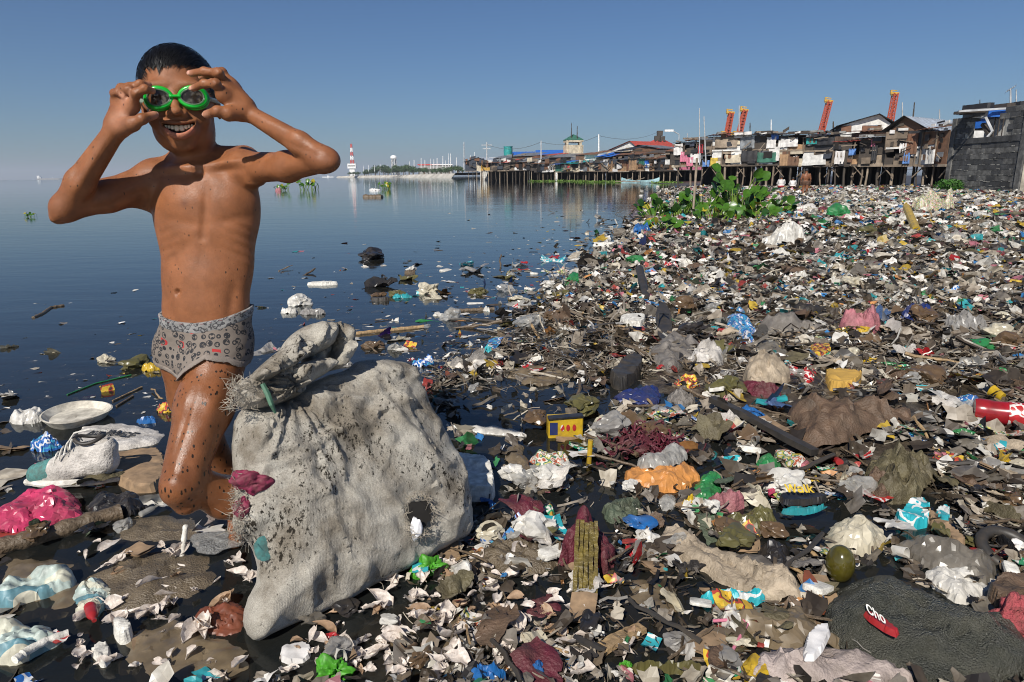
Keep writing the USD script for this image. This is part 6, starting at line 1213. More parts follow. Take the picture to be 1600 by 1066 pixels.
bx0, bx1 = G(857, 685), G(911, 683); bu = bx1 - bx0; bl = np.linalg.norm(bu); bu /= bl; bn = np.array([bu[1], -bu[0], 0]); ct_ = thing('carton', 'yellow printed carton standing in the puddle right of the big sack', 'carton', (bx0 + bx1) / 2); bo = lambda x, z, o: bx0 + bu * bl * x + bn * o + np.array([0, 0, z])
part(ct_, 'box', box((bx0 + bx1) / 2 - bn * .028 + [0, 0, .033], (bl / 2, .028, .034), math.atan2(bu[1], bu[0]), .003), 'yellow_film', smooth=False); part(ct_, 'blue_panel', slab(bx0 + bu * bl * .04, bu, bl * .22, .012, .056, .001, bn, .001), 'navy_film', smooth=False); part(ct_, 'dark_flap', slab(bx0, bu, bl, .066, .072, -.03, bn, .034, .006), 'black_film', smooth=False)
for x_, m_ in ((.40, 'print_red'), (.56, 'red_film'), (.74, 'red_film')): part(ct_, 'printed_spot', trimesh.Trimesh([bo(x_, .036, .0022)] + [bo(x_ + .055 * math.cos(a), .036 + .012 * math.sin(a), .002) for a in np.linspace(0, 6.283, 13)[:-1]], [[0, 1 + k, 1 + (k + 1) % 12] for k in range(12)], process=False), m_, smooth=False); LAND.append(('the yellow carton', 884, 670))
lay('plastic_film', 'torn greyish film draped in the water right of the cream container', 'plastic film', 'film', 'brown_clear_film', [(786, 700), (812, 690), (828, 735), (862, 760), (850, 772), (815, 755), (792, 730)], .01, .012)
lay('snack_packet', 'crumpled printed snack packet in the puddle below the yellow carton', 'packet', 'film', 'print_mixed', [(822, 716), (850, 704), (888, 706), (892, 724), (850, 734)], .03, .012, land='the snack packet')
solo('plastic_tube', tube([G(920, 728), G(920, 728) + [.004, .0, .085]], .008, 10), 'yellow_film', 'short yellow plastic tube standing upright in the puddle', 'tube')
g_ = np.random.default_rng(8); cs_, nt = G(1005, 700), []
for i in range(150):
    o = cs_ + g_.normal(size=3) * [.055, .07, .014] + [0, 0, .03]; d_ = g_.normal(size=3); d_[2] *= .4; d_ /= np.linalg.norm(d_); e_ = np.cross(d_, [0, 0, 1.0]); k_ = g_.uniform(.01, .035); nt.append(tube([o + d_ * k_ * math.cos(a) * .8 + e_ * k_ * math.sin(a) + [0, 0, .012 * math.sin(2 * a)] for a in np.linspace(0, g_.uniform(1.5, 5), 9)], g_.uniform(.0018, .0042), 4))
solo('tape_tangle', cat_(lump(cs_ + [0, 0, .004], (.07, .085, .028), 12, .5), *nt), 'maroon_rag', 'maroon tangle of shredded tape behind the orange bag', 'tape tangle', smooth=40, kind='stuff'); LAND.append(('the maroon tangle', 1005, 690))
lay('plastic_bag', 'orange crumpled plastic bag in front of the maroon tangle', 'plastic bag', 'film', 'orange_film', [(972, 740), (990, 722), (1040, 735), (1082, 724), (1094, 745), (1070, 766), (1012, 770), (982, 757)], .032, .020, land='the orange bag', step=.0062)
lay('plastic_bag', 'white clear plastic bag lying on top of the orange bag', 'plastic bag', 'film', 'clear_film', [(994, 732), (1012, 722), (1045, 715), (1075, 712), (1068, 738), (1040, 748), (1005, 748)], .03, .016, dz=.03)
lay('plastic_film', 'small clear film scrap hanging below the orange bag', 'plastic film', 'film', 'clear_film', [(1030, 775), (1058, 772), (1056, 800), (1028, 798)], .01, .01)
heap('plastic_cup', 'bright yellow crushed plastic cup right below the orange bag', 'cup', 'yellow_film', 1081, 796, 32, 32, 41, .3, 2, land='the yellow cup'); lay('plastic_bag', 'dull green plastic bag right of the orange bag', 'plastic bag', 'film', 'green_film', [(1082, 775), (1098, 735), (1125, 740), (1128, 775), (1100, 795)], .02, .012)
lay('cloth', 'grey green cloth left below the orange bag', 'cloth', 'cloth', 'green_rag', [(940, 800), (955, 778), (1000, 772), (1003, 790), (985, 812), (950, 820)], .025, .014, land='the grey green cloth')
lay('plastic_film', 'green and orange wrapper with a pointed corner behind the maroon cloth', 'wrapper', 'film', 'print_green', [(842, 806), (858, 784), (870, 800), (862, 808)], .02, .006); lay('carton', 'yellow printed coffee packet half sunk beside the blue bag', 'packet', 'film', 'print_yellow', [(1053, 588), (1088, 584), (1094, 606), (1058, 608)], .05, .008, land='the yellow coffee packet')
lay('rubber_sheet', 'curled black rubber sheet behind the blue bag', 'rubber sheet', 'stiff', 'rubber', [(948, 592), (985, 556), (1010, 566), (985, 606), (962, 612)], .05, .02, land='the rubber sheet'); lay('plastic_bag', 'dark blue wet plastic bag sprawled in the puddle', 'plastic bag', 'film', 'navy_film', [(955, 618), (990, 606), (1030, 598), (1035, 622), (1025, 638), (995, 634), (970, 630)], .03, .02, land='the dark blue bag')
lay('foam_box', 'square white foam food box at the edge of the water', 'foam box', 'stiff', 'foam', [(963, 502), (985, 488), (1010, 497), (1008, 516), (980, 517)], .06, .006, land='the foam food box'); lay('cloth', 'white cloth heap right of the black slipper', 'cloth', 'cloth', 'white_rag', [(1066, 566), (1080, 560), (1100, 530), (1125, 545), (1132, 572), (1095, 580)], .07, .018, land='the white cloth heap')
lay('cloth', 'grey brown cloth under the black slipper', 'cloth', 'cloth', 'grey_rag', [(1012, 545), (1040, 522), (1094, 528), (1090, 560), (1050, 588), (1025, 575)], .045, .02, land='the grey brown cloth')
def sole(name, label, mat, a, b, w, lift=.02, th=.012, land=None):
    A_, B_ = G(*a), G(*b); u = B_ - A_; u[2] = 0; L = np.linalg.norm(u); u /= L; s = np.array([-u[1], u[0], 0]); x = np.linspace(0, 1, 16); hw_ = w / 2 * np.sqrt(np.sin(np.pi * np.clip(x, .03, .97))) * (1 - .28 * np.exp(-((x - .42) / .16) ** 2)); V, F = [], []
    for k in range(16):
        c_ = A_ + u * L * x[k] + [0, 0, lift * (.4 + x[k] ** 2)]; V += [c_ - s * hw_[k], c_ + s * hw_[k], c_ + s * hw_[k] + [0, 0, th], c_ - s * hw_[k] + [0, 0, th]]
    for k in range(15):
        for j in range(4): p_, q_ = 4 * k + j, 4 * k + (j + 1) % 4; F += [[p_, q_, q_ + 4], [p_, q_ + 4, p_ + 4]]
    t = thing(name, label, 'slipper', A_); part(t, 'sole', trimesh.Trimesh(V, F + [[0, 2, 1], [0, 3, 2], [60, 61, 62], [60, 62, 63]], process=False), mat, smooth=False)
    if name == 'slipper':
        o = A_ + u * L * .70 + [0, 0, lift + th]
        for e in (-1, 1): part(t, 'strap', tube([o, A_ + u * L * .52 + s * w * .30 * e + [0, 0, lift + th + .025], A_ + u * L * .36 + s * w * .38 * e + [0, 0, lift * .5 + th]], .005, 6), mat)
    if land: LAND.append((land, (a[0] + b[0]) / 2, (a[1] + b[1]) / 2))
sole('slipper', 'black rubber slipper lying on the grey brown cloth', 'rubber', (1040, 545), (1034, 503), .10, .07, land='the black slipper'); sole('shoe_sole', 'red brown shoe sole beside the big dark sack', 'red_brown_sole', (1285, 966), (1258, 914), .035, .02, .008)
lay('carrier_bag', 'pale blue and white striped carrier bag beyond the white cloth heap', 'carrier bag', 'film', 'print_blue', [(1128, 495), (1150, 484), (1170, 490), (1182, 540), (1160, 540), (1140, 515)], .07, .02, land='the striped carrier bag'); lay('plastic_film', 'large clear grey film right of the striped carrier bag', 'plastic film', 'film', 'smoky_film', [(1172, 545), (1190, 530), (1230, 545), (1236, 562), (1200, 565)], .05, .02)
lay('cloth', 'thick folded beige cloth above the maroon edge', 'cloth', 'cloth', 'beige_rag', [(1160, 588), (1170, 566), (1205, 558), (1236, 576), (1232, 600), (1195, 608), (1165, 603)], .085, .022, land='the folded beige cloth'); lay('cloth', 'maroon cloth strip in front of the folded beige cloth', 'cloth', 'cloth', 'maroon_rag', [(1150, 590), (1165, 604), (1215, 605), (1222, 622), (1185, 622), (1160, 612)], .03, .015)
lay('food_cup', 'yellow printed food cup on its side beyond the beige cloth', 'cup', 'stiff', 'print_yellow', [(1262, 547), (1296, 539), (1299, 563), (1268, 566)], .06, .006, land='the yellow food cup'); lay('envelope', 'large yellow paper envelope lying in the middle of the litter', 'envelope', 'stiff', 'yellow_board', [(1284, 590), (1300, 583), (1348, 582), (1342, 608), (1300, 617)], .03, .02, land='the yellow envelope'); lay('plastic_sheet', 'bright yellow plastic sheet curling right of the envelope', 'plastic sheet', 'stiff', 'yellow_film', [(1344, 568), (1362, 562), (1392, 578), (1352, 574)], .02, .014, land='the curled yellow sheet')
lay('packet', 'white and red packet left of the yellow envelope', 'packet', 'film', 'print_red', [(1252, 582), (1262, 568), (1276, 574), (1268, 600), (1254, 600)], .03, .008); lay('jacket', 'large brown jacket sprawled across the litter', 'jacket', 'cloth', 'brown_rag', [(1225, 650), (1232, 630), (1270, 628), (1330, 636), (1430, 640), (1428, 655), (1385, 665), (1345, 688), (1320, 702), (1275, 708), (1243, 702), (1244, 665)], .065, .026, land='the brown jacket', step=.012)
lay('cloth', 'mud covered brown cloth below the brown jacket', 'cloth', 'cloth', 'olive_rag', [(1352, 730), (1385, 702), (1440, 712), (1464, 745), (1440, 778), (1395, 792), (1358, 780)], .07, .026, land='the muddy brown cloth'); lay('cloth', 'second muddy cloth at the lower left of the muddy brown cloth', 'cloth', 'cloth', 'brown_rag', [(1350, 735), (1375, 735), (1400, 775), (1380, 795), (1352, 775)], .06, .02)
lay('plastic_bag', 'blue plastic bag scrap left of the brown jacket', 'plastic bag', 'film', 'blue_film', [(1153, 635), (1175, 634), (1202, 657), (1180, 663), (1155, 655)], .025, .014, land='the blue scrap'); lay('packet', 'blue white and red packet beyond the red bottle', 'packet', 'film', 'print_blue', [(1482, 622), (1520, 612), (1538, 634), (1505, 645)], .03, .012, land='the blue packet')
# red bottle
q0, q1 = G(1518, 662), G(1612, 676); u_ = q1 - q0; prof = [(0, 0), (.034, 0), (.037, .012), (.037, .03), (.034, .05), (.036, .08), (.036, .15), (.033, .175), (.016, .215), (.013, .22), (.013, .245), (0, .245)]
bt = thing('drink_bottle', 'red labelled plastic drink bottle lying at the right edge', 'bottle', q0); LAND.append(('the red bottle', 1560, 662)); yw_ = math.atan2(u_[1], u_[0]); rot = lambda m: place(place(m, (0, 0, 0), 0, math.pi / 2), q0 + [0, 0, .05], yw_, 0, 0, 1.15)
part(bt, 'bottle', rot(lathe(prof, 18)), 'red_bottle', smooth=40); part(bt, 'label', rot(lathe([(.0372, .082), (.0375, .085), (.0375, .145), (.0372, .148)], 18)), 'print_red', smooth=40); part(bt, 'cap', rot(lathe([(0, .262), (.0155, .262), (.0155, .246), (.013, .246)], 14)), 'white_label', smooth=30)
plank('plank', 'long blackened plank lying diagonally left of the brown jacket', 'plank', 'rubber', (1108, 646), (1268, 722), .03, .02, .05, .03, land='the blackened plank')
lay('leaflet', 'white and green printed leaflet below the blackened plank', 'leaflet', 'stiff', 'print_mixed', [(1208, 706), (1268, 717), (1238, 732), (1212, 720)], .01, .012, land='the printed leaflet'); lay('plastic_bag', 'dark teal plastic bag left of the printed leaflet', 'plastic bag', 'film', 'green_film', [(1178, 718), (1200, 708), (1222, 722), (1215, 738), (1185, 738)], .02, .012)
heap('plastic_bag', 'dusty pink crumpled bag left above the black lettered bag', 'plastic bag', 'pink_rag', 1136, 800, 62, 46, 43, .35, 2.2, land='the dusty pink bag', sub=4)
wk_ = [(1212, 800), (1235, 796), (1296, 802), (1270, 815), (1222, 816)]; lay('lettered_bag', 'black and teal bag lettered Walk above the white bag', 'bag', 'stiff', 'black_film', wk_, .012, .003, land='the lettered black bag', seed=150, dz=.05); lay('plastic_strip', 'teal strip below the black lettered bag', 'plastic strip', 'stiff', 'teal_film', [(1218, 816), (1270, 814), (1298, 802), (1268, 822), (1222, 822)], .01, .004, dz=.035)
def letters(txt, a, b, hgt, mat, label, dz, up=(0, .8, .6)):
    m = meshkit.text_mesh(txt, 1.0, .04, True); w_ = m.bounds[1][0]; A_, B_ = G(*a) + [0, 0, dz], G(*b) + [0, 0, dz]; v = m.vertices; uv_ = np.asarray(up) * hgt
    nn_ = np.cross(B_ - A_, uv_); nn_ /= np.linalg.norm(nn_); solo('printed_lettering', trimesh.Trimesh(A_ + v[:, :1] / w_ * (B_ - A_) + v[:, 1:2] * uv_ + v[:, 2:] * nn_ * .03, m.faces, process=False), mat, label, 'lettering', smooth=False)
letters('Walk', (1224, 812), (1268, 813), .022, 'ink_yellow', 'yellow lettering Walk on the black lettered bag', .078)
lay('plastic_bag', 'off-white plastic bag heap right below the lettered black bag', 'plastic bag', 'film', 'cream_film', [(1284, 842), (1292, 822), (1312, 808), (1350, 804), (1386, 830), (1376, 866), (1340, 872), (1300, 858)], .045, .022, land='the off-white bag', step=.0075)
lay('carton', 'left teal and white printed carton sheet above the clear bag', 'carton', 'stiff', 'print_teal', [(1390, 816), (1418, 790), (1442, 776), (1456, 802), (1446, 832)], .02, .014, land='the teal carton'); lay('carton', 'smaller teal printed carton sheet right of the other teal sheet', 'carton', 'stiff', 'print_teal', [(1456, 798), (1486, 800), (1482, 830), (1464, 822)], .03, .012); lay('cardboard_slab', 'tan cardboard strip below the teal carton sheets', 'cardboard', 'stiff', 'cardboard', [(1440, 800), (1456, 805), (1500, 842), (1512, 855), (1480, 850)], .02, .01)
fq = G(1310, 905); fm = trimesh.creation.icosphere(3); fm.vertices = fm.vertices * [.030, .032, .043] * (1 + .06 * fm.vertices[:, 2:]) + fq + [0, 0, .036]; solo('mango', fm, 'olive_fruit', 'wet olive brown mango-like fruit beside the dark sack', 'fruit', smooth=True); LAND.append(('the olive fruit', 1310, 878))
lay('sunken_sack', 'big wet dark grey green woven sack in the bottom right corner', 'sack', 'cloth', 'wet_dark_sack', [(1288, 975), (1300, 930), (1340, 892), (1400, 890), (1440, 930), (1500, 955), (1610, 995), (1625, 1090), (1450, 1090), (1360, 1030), (1310, 1000)], .055, .017, land='the big dark sack', step=.0085)
lay('plastic_bag', 'clear grey plastic bag spread right of the off-white bag', 'plastic bag', 'film', 'smoky_film', [(1396, 848), (1430, 826), (1470, 838), (1530, 868), (1565, 905), (1530, 925), (1470, 895), (1420, 878)], .045, .018, land='the clear grey bag', step=.0075); lay('plastic_sheet', 'dirty white plastic sheet below the clear grey bag', 'plastic sheet', 'film', 'white_film', [(1436, 892), (1470, 886), (1530, 884), (1562, 908), (1530, 935), (1502, 950), (1475, 930)], .03, .012, land='the dirty white sheet')
lay('carton', 'soaked brown carton at the right edge above the red sponge', 'carton', 'stiff', 'brown_rag', [(1532, 930), (1560, 912), (1605, 910), (1605, 965), (1560, 972)], .06, .012, land='the soaked brown carton'); heap('sponge', 'pinkish red sponge lump at the right edge', 'sponge', 'sponge_red', 1592, 1004, 56, 64, 47, .4, 3, land='the red sponge', sub=4)
lay('trousers', 'beige cloth trousers trailing through the puddle', 'trousers', 'cloth', 'beige_rag', [(1022, 842), (1040, 826), (1062, 820), (1090, 842), (1132, 868), (1190, 885), (1246, 905), (1258, 932), (1212, 946), (1160, 925), (1115, 905), (1070, 880), (1040, 862)], .022, .016, land='the beige trousers', step=.007); lay('packet', 'teal printed packet under the beige trousers', 'packet', 'film', 'print_teal', [(1082, 938), (1120, 922), (1190, 926), (1196, 946), (1135, 950)], .02, .012, land='the teal packet', dz=.0)
lay('plastic_sheet', 'brown muddy plastic sheet left of the big dark sack', 'plastic sheet', 'film', 'brown_clear_film', [(1115, 975), (1150, 952), (1250, 944), (1290, 985), (1335, 1015), (1250, 1022), (1170, 1005)], .022, .020, land='the brown plastic sheet', step=.009); lay('cloth', 'pinkish grey zipped cloth along the bottom edge', 'cloth', 'cloth', 'mauve_rag', [(1165, 1050), (1185, 1012), (1250, 1008), (1325, 1010), (1400, 1045), (1440, 1060), (1430, 1090), (1170, 1090)], .022, .012, land='the zipped cloth', step=.008)
solo('zipper_strip', patch([(1262, 1012), (1300, 1010), (1275, 1068), (1246, 1068)], .004, .003, 'stiff', seed=77, dz=.05)[0], 'white_label', 'pale zipper strip running down the zipped cloth', 'zipper', smooth=40)
lay('label_strip', 'red label strip lettered in white between the dark sack and the zipped cloth', 'label', 'stiff', 'red_film', [(1340, 1002), (1352, 996), (1402, 1030), (1392, 1042)], .006, .003, seed=151, dz=.062); letters('Cho', (1349, 1010), (1378, 1030), .018, 'ink_white', 'white lettering Cho on the red label strip', .074)
solo('drinking_straw', tube([G(1113, 984) + [0, 0, .02], G(1158, 988) + [0, 0, .03], G(1166, 996) + [0, 0, .03], G(1136, 1044) + [0, 0, .02]], .0032, 8), 'pink_cloth', 'bent pale pink drinking straw left of the brown plastic sheet', 'straw'); LAND.append(('the bent straw', 1145, 1005))
plank('wood_chip', 'tan wooden chip in the dark puddle below the olive board', 'wood', 'tan_wood', (938, 1022), (1002, 990), .026, .010, .002, .012, land='the wooden chip'); lay('packet', 'long olive film packet at the bottom right of the wooden chip', 'packet', 'film', 'olive_film', [(935, 1048), (1000, 1036), (1105, 1040), (1100, 1056), (1010, 1052)], .02, .008, land='the olive packet')
tr_y = [G(1575, 868) + np.array([.055 * math.cos(a), .055 * math.sin(a), .012 + .02 * math.sin(a)]) for a in np.linspace(0, 2 * math.pi, 29)[:-1]]; solo('tyre_ring', tube(tr_y, .014, 8, True), 'rubber', 'dark rubber ring half buried at the right edge', 'rubber ring', smooth=True); lay('plastic_bag', 'black wet bag below the lettered black bag', 'plastic bag', 'film', 'black_film', [(1182, 862), (1200, 845), (1235, 858), (1232, 895), (1195, 900)], .03, .016, land='the black wet bag'); lay('plastic_bag', 'olive green plastic bag below the dusty pink bag', 'plastic bag', 'film', 'olive_film', [(1125, 815), (1165, 800), (1212, 800), (1210, 830), (1160, 838)], .035, .018, land='the olive bag')
lay('paper_sheet', 'white torn paper at the right edge on the rubber ring', 'paper', 'stiff', 'white_label', [(1570, 850), (1605, 845), (1605, 870), (1580, 872)], .03, .006); lay('strip', 'long white plastic strip floating right of the big sack top', 'plastic strip', 'film', 'white_film', [(686, 658), (720, 666), (790, 668), (832, 682), (800, 682), (730, 674)], .012, .006, land='the long white strip')
lay('plastic_film', 'pale green crumpled film right of the yellow carton', 'plastic film', 'film', 'cream_film', [(912, 664), (940, 652), (965, 662), (955, 676), (925, 674)], .03, .012, land='the pale green film'); lay('mud_spit', 'grey muddy film spread across the upper puddle', 'plastic film', 'film', 'brown_clear_film', [(785, 582), (830, 570), (905, 578), (880, 600), (830, 606)], .015, .02); lay('cloth', 'grey ribbed cloth right of the dark blue bag', 'cloth', 'cloth', 'grey_rag', [(1038, 618), (1062, 606), (1090, 620), (1080, 640), (1050, 636)], .03, .02)
# logs, sticks
def stick(name, label, cat, mat, pts, r, z=.01, joints=0, land=None, lift=None):
    q = [G(*p) + [0, 0, z + (lift[i] if lift else 0)] for i, p in enumerate(pts)]; n_ = 22; s_ = np.linspace(0, 1, len(q)); C_ = np.stack([np.interp(np.linspace(0, 1, n_), s_, np.array(q)[:, k]) for k in range(3)], 1); rr = r * (1 + .10 * np.random.default_rng(len(label)).normal(size=n_))
    if joints: rr = r * np.where(np.arange(n_) % 3 == 0, 1.22, 1.0)
    solo(name, tube(C_, rr, 9), mat, label, cat, smooth=40)
    if land: LAND.append((land, *np.mean(pts, 0)))
stick('driftwood_log', 'long wet driftwood log below the pink bag', 'log', 'wet_wood', [(-20, 868), (60, 848), (130, 826), (190, 808)], .022, .014, land='the driftwood log'); stick('bamboo_pole', 'jointed tan bamboo pole floating behind the sack', 'bamboo pole', 'tan_wood', [(546, 524), (600, 518), (662, 512)], .012, .004, 1, land='the long bamboo pole'); stick('bamboo_pole', 'shorter brown bamboo pole floating farther right', 'bamboo pole', 'wet_wood', [(698, 488), (772, 484)], .014, .004, 1, land='the short bamboo pole')
stick('cane', 'thin white cane stump upright in the sodden cloth', 'stick', 'foam', [(284, 872), (294, 850)], .006, .0, lift=[0, .05]); stick('floating_stick', 'dark forked stick floating right of the short bamboo pole', 'stick', 'rubber', [(700, 500), (740, 500), (778, 504)], .010, .004); stick('floating_log', 'short dark log floating in the open water beyond the sack', 'log', 'wet_wood', [(569, 308.5), (597, 308.5)], .14, -.02); stick('stick', 'upright bleached stick beside the water hyacinth', 'stick', 'bleached_post', [(1082, 344), (1084, 344)], .022, 0, lift=[0, 1.15])
stick('brown_root', 'curved brown root floating at the left with a thin tail', 'root', 'wet_wood', [(52, 497), (66, 491), (80, 481), (100, 478)], .010, .002); stick('floating_stick', 'thin pale cane floating left of the knee', 'stick', 'tan_wood', [(176, 628), (222, 606)], .0035, .004); stick('floating_line', 'thin green cord floating left of the boy', 'cord', 'green_film', [(105, 618), (150, 600), (205, 587)], .003, .003); stick('floating_stick', 'thin twig above the foam tray', 'stick', 'wet_wood', [(182, 636), (208, 620)], .004, .004)
stick('white_arc', 'white curved plastic rim in the bottom left corner', 'plastic rim', 'foam', [(26, 1046), (48, 1030), (78, 1014), (110, 1003)], .008, .02); stick('driftwood_branch', 'short dark branch above the grey green cloth', 'branch', 'wet_wood', [(842, 774), (870, 764), (895, 752)], .006, .006); stick('dark_branch', 'dark jutting branch in the middle litter behind the foam food box', 'branch', 'rubber', [(1010, 475), (998, 448)], .03, .03, lift=[0, .12])
# ---- farther things
for a in (('tarpaulin', 'big white tarpaulin heap in the far litter right of the hyacinth', 'tarpaulin', 'white_film', 1230, 388, 68, 30, 51, .3, 2.0, .8, 'the white tarpaulin'), ('rolled_sack', 'yellow and white bulging sack in front of the block wall', 'sack', 'print_mixed', 1461, 334, 62, 30, 52, .15, 1.6, .5, 'the bulging yellow sack'), ('plastic_dome', 'pale blue dome of plastic in the far litter', 'plastic', 'washed_cloth', 1341, 349, 30, 11, 53, .2, 2, .8, 'the pale blue dome'),
          ('cloth', 'dark red cloth heap in the far litter below the shacks', 'cloth', 'maroon_rag', 1291, 334, 28, 10, 54, .3, 2, .8, 'the far dark red cloth'), ('barrel_bag', 'bright blue bag with a dark bundle floating by the hyacinth', 'bag', 'blue_film', 1004, 366, 32, 20, 55, .25, 2, .8, 'the floating blue bag'), ('foam_plank', 'long white foam plank floating left of the blue bag', 'foam plank', 'foam', 955, 385, 62, 9, 56, .15, 2, .5, 'the white foam plank'), ('foam_plank', 'second white foam plank nearer the shore below the blue bag', 'foam plank', 'foam', 1040, 389, 44, 7, 57, .2, 2, .5, None),
          ('packet', 'crimson packet in the middle litter below the foam plank', 'packet', 'print_red', 1048, 424, 28, 14, 58, .3, 2, .8, 'the crimson packet'), ('cloth', 'teal cloth strip in the far litter right of the tarpaulin', 'cloth', 'teal_film', 1322, 412, 48, 10, 59, .3, 2, .6, 'the teal strip'), ('plastic_bag', 'white knotted bag left of the purple packet', 'plastic bag', 'white_film', 1251, 443, 32, 20, 60, .35, 2, .8, 'the white knotted bag'), ('packet', 'purple packet in the middle of the litter', 'packet', 'purple_film', 1324, 457, 18, 22, 61, .2, 1.5, .5, 'the purple packet'), ('packet', 'turquoise and blue packet right of the purple packet', 'packet', 'print_blue', 1487, 468, 38, 16, 62, .25, 2, .8, 'the turquoise packet'),
          ('cloth', 'pink striped cloth in the middle right litter', 'cloth', 'pink_rag', 1350, 522, 66, 32, 63, .35, 2.2, .8, 'the pink striped cloth'), ('plastic_strip', 'yellow banner strip lying on the pink striped cloth', 'plastic strip', 'yellow_film', 1338, 524, 58, 12, 64, .25, 2, .4, None), ('plastic_bag', 'dark blue torn bag right of the pink striped cloth', 'plastic bag', 'navy_film', 1440, 508, 50, 26, 65, .4, 2.4, .8, 'the torn dark blue bag'), ('cloth', 'black cloth heap left of the pink striped cloth', 'cloth', 'black_rag', 1272, 496, 66, 16, 66, .35, 2, .8, 'the black cloth heap'), ('board', 'grey bent sheet left below the black cloth heap', 'sheet', 'grey_rag', 1240, 524, 110, 24, 67, .25, 1.6, .7, 'the grey bent sheet'), ('board', 'grey curved sheet at the right beyond the torn blue bag', 'sheet', 'grey_film', 1515, 524, 58, 30, 68, .3, 1.6, .7, 'the grey curved sheet'),
          ('leather_cap', 'brown leather cap like heap right of the yellow envelope', 'cap', 'brown_rag', 1412, 598, 46, 26, 69, .3, 2, .8, 'the leather cap'), ('boot', 'dark brown boot lying in the mud below the leather cap', 'boot', 'brown_rag', 1390, 634, 42, 18, 70, .25, 2, .6, None), ('foam_piece', 'small dark box floating in the open water behind the sack', 'box', 'wet_wood', 640, 429, 20, 9, 71, .2, 1.5, .7, 'the small dark floating box'), ('slipper', 'black slipper with upright tip floating in open water', 'slipper', 'rubber', 592, 471, 32, 9, 72, .25, 2, .6, 'the floating black slipper'), ('plastic_film', 'teal film floating right of the black slipper', 'plastic film', 'teal_film', 628, 466, 36, 6, 73, .3, 2, .5, None), ('foam_piece', 'dull white foam floating right of the boy', 'foam piece', 'foam', 502, 446, 46, 7, 74, .3, 2.5, .5, 'the floating foam'),
          ('plastic_bag', 'white and turquoise bag at the upper edge of the puddle', 'plastic bag', 'print_teal', 762, 562, 34, 28, 75, .35, 2, .7, 'the turquoise bag'), ('plastic_bag', 'white bag with blue print floating behind the sack', 'plastic bag', 'print_blue', 661, 574, 34, 16, 76, .35, 2, .7, 'the white and blue bag'), ('plastic_bag', 'whitish translucent bag floating behind the sack top', 'plastic bag', 'grey_film', 486, 492, 44, 9, 77, .3, 2, .5, None), ('plastic_bag', 'grey white bag floating right beside the shorts', 'plastic bag', 'white_film', 450, 490, 28, 8, 78, .3, 2, .5, None), ('packet', 'lime yellow bag floating left of the boy', 'packet', 'yellow_film', 234, 580, 34, 10, 79, .3, 2, .6, None), ('packet', 'yellow and black packet against the back of the thigh', 'packet', 'print_yellow', 255, 645, 24, 18, 80, .3, 2, .7, None), ('packet', 'blue packet between the lettered sack and the thigh', 'packet', 'blue_film', 224, 662, 34, 9, 81, .3, 2, .6, None), ('packet', 'blue and white packet left of the lettered sack', 'packet', 'print_blue', 66, 706, 38, 20, 82, .3, 2, .7, 'the blue and white packet')):
    nm, lb, ct, mt, cx, yb, w, hp, sd, am, fq_, dp, ld = a; heap(nm, lb, ct, mt, cx, yb, w, hp, sd, am, fq_, dp, ld)
solo('yellow_pipe', tube([G(1413, 352) + [0, .0, .28], G(1431, 366) + [0, 0, .05]], .055, 10), 'yellow_film', 'thick yellow plastic pipe in the far litter', 'pipe'); LAND.append(('the yellow pipe', 1422, 357))
# ------------------------------------------------------------------ scattered rubbish, piece by piece
SG = np.random.default_rng(77)
SHP = np.array(sorted([(p[1], p[0]) for p in SHORE])); 
def shore_px(y): return np.interp(y, np.r_[285, SHP[:, 0]], np.r_[1062, SHP[:, 1]])
SACKPOLY = Polygon(main).buffer(6).union(Polygon(neck)); BOYPOLY = Polygon([(240, 480), (400, 480), (400, 640), (372, 700), (372, 815), (330, 815), (250, 775), (258, 640)])
WET = [Polygon(q) for q in ([(690, 612), (760, 590), (900, 596), (960, 610), (950, 660), (900, 700), (1000, 770), (940, 800), (860, 806), (745, 815), (735, 700), (715, 660)], [(735, 880), (830, 905), (880, 950), (1000, 880), (1085, 905), (1120, 985), (1100, 1035), (900, 1050), (760, 990)], [(250, 820), (372, 825), (400, 900), (385, 985), (250, 960), (220, 860)], [(1085, 690), (1160, 700), (1190, 745), (1120, 740)], [(0, 640), (240, 640), (250, 760), (0, 760)], [(140, 840), (380, 830), (380, 1066), (0, 1066), (0, 960), (120, 900)], [(1210, 830), (1290, 840), (1280, 880), (1215, 860)])]
GARLIC = Polygon([(400, 1005), (600, 910), (740, 850), (1000, 890), (1060, 1080), (380, 1080)])
def crowd(x, y):
    p = Point(x, y); k = 1.0
    if y > 585:
        if any(w.contains(p) for w in WET): k = .13
        if GARLIC.contains(p): k = min(k, .28)
        if any(w.contains(p) for w in PLACED): k *= .03
    return k
def free(x, y): return not (SACKPOLY.contains(Point(x, y)) or BOYPOLY.contains(Point(x, y)))

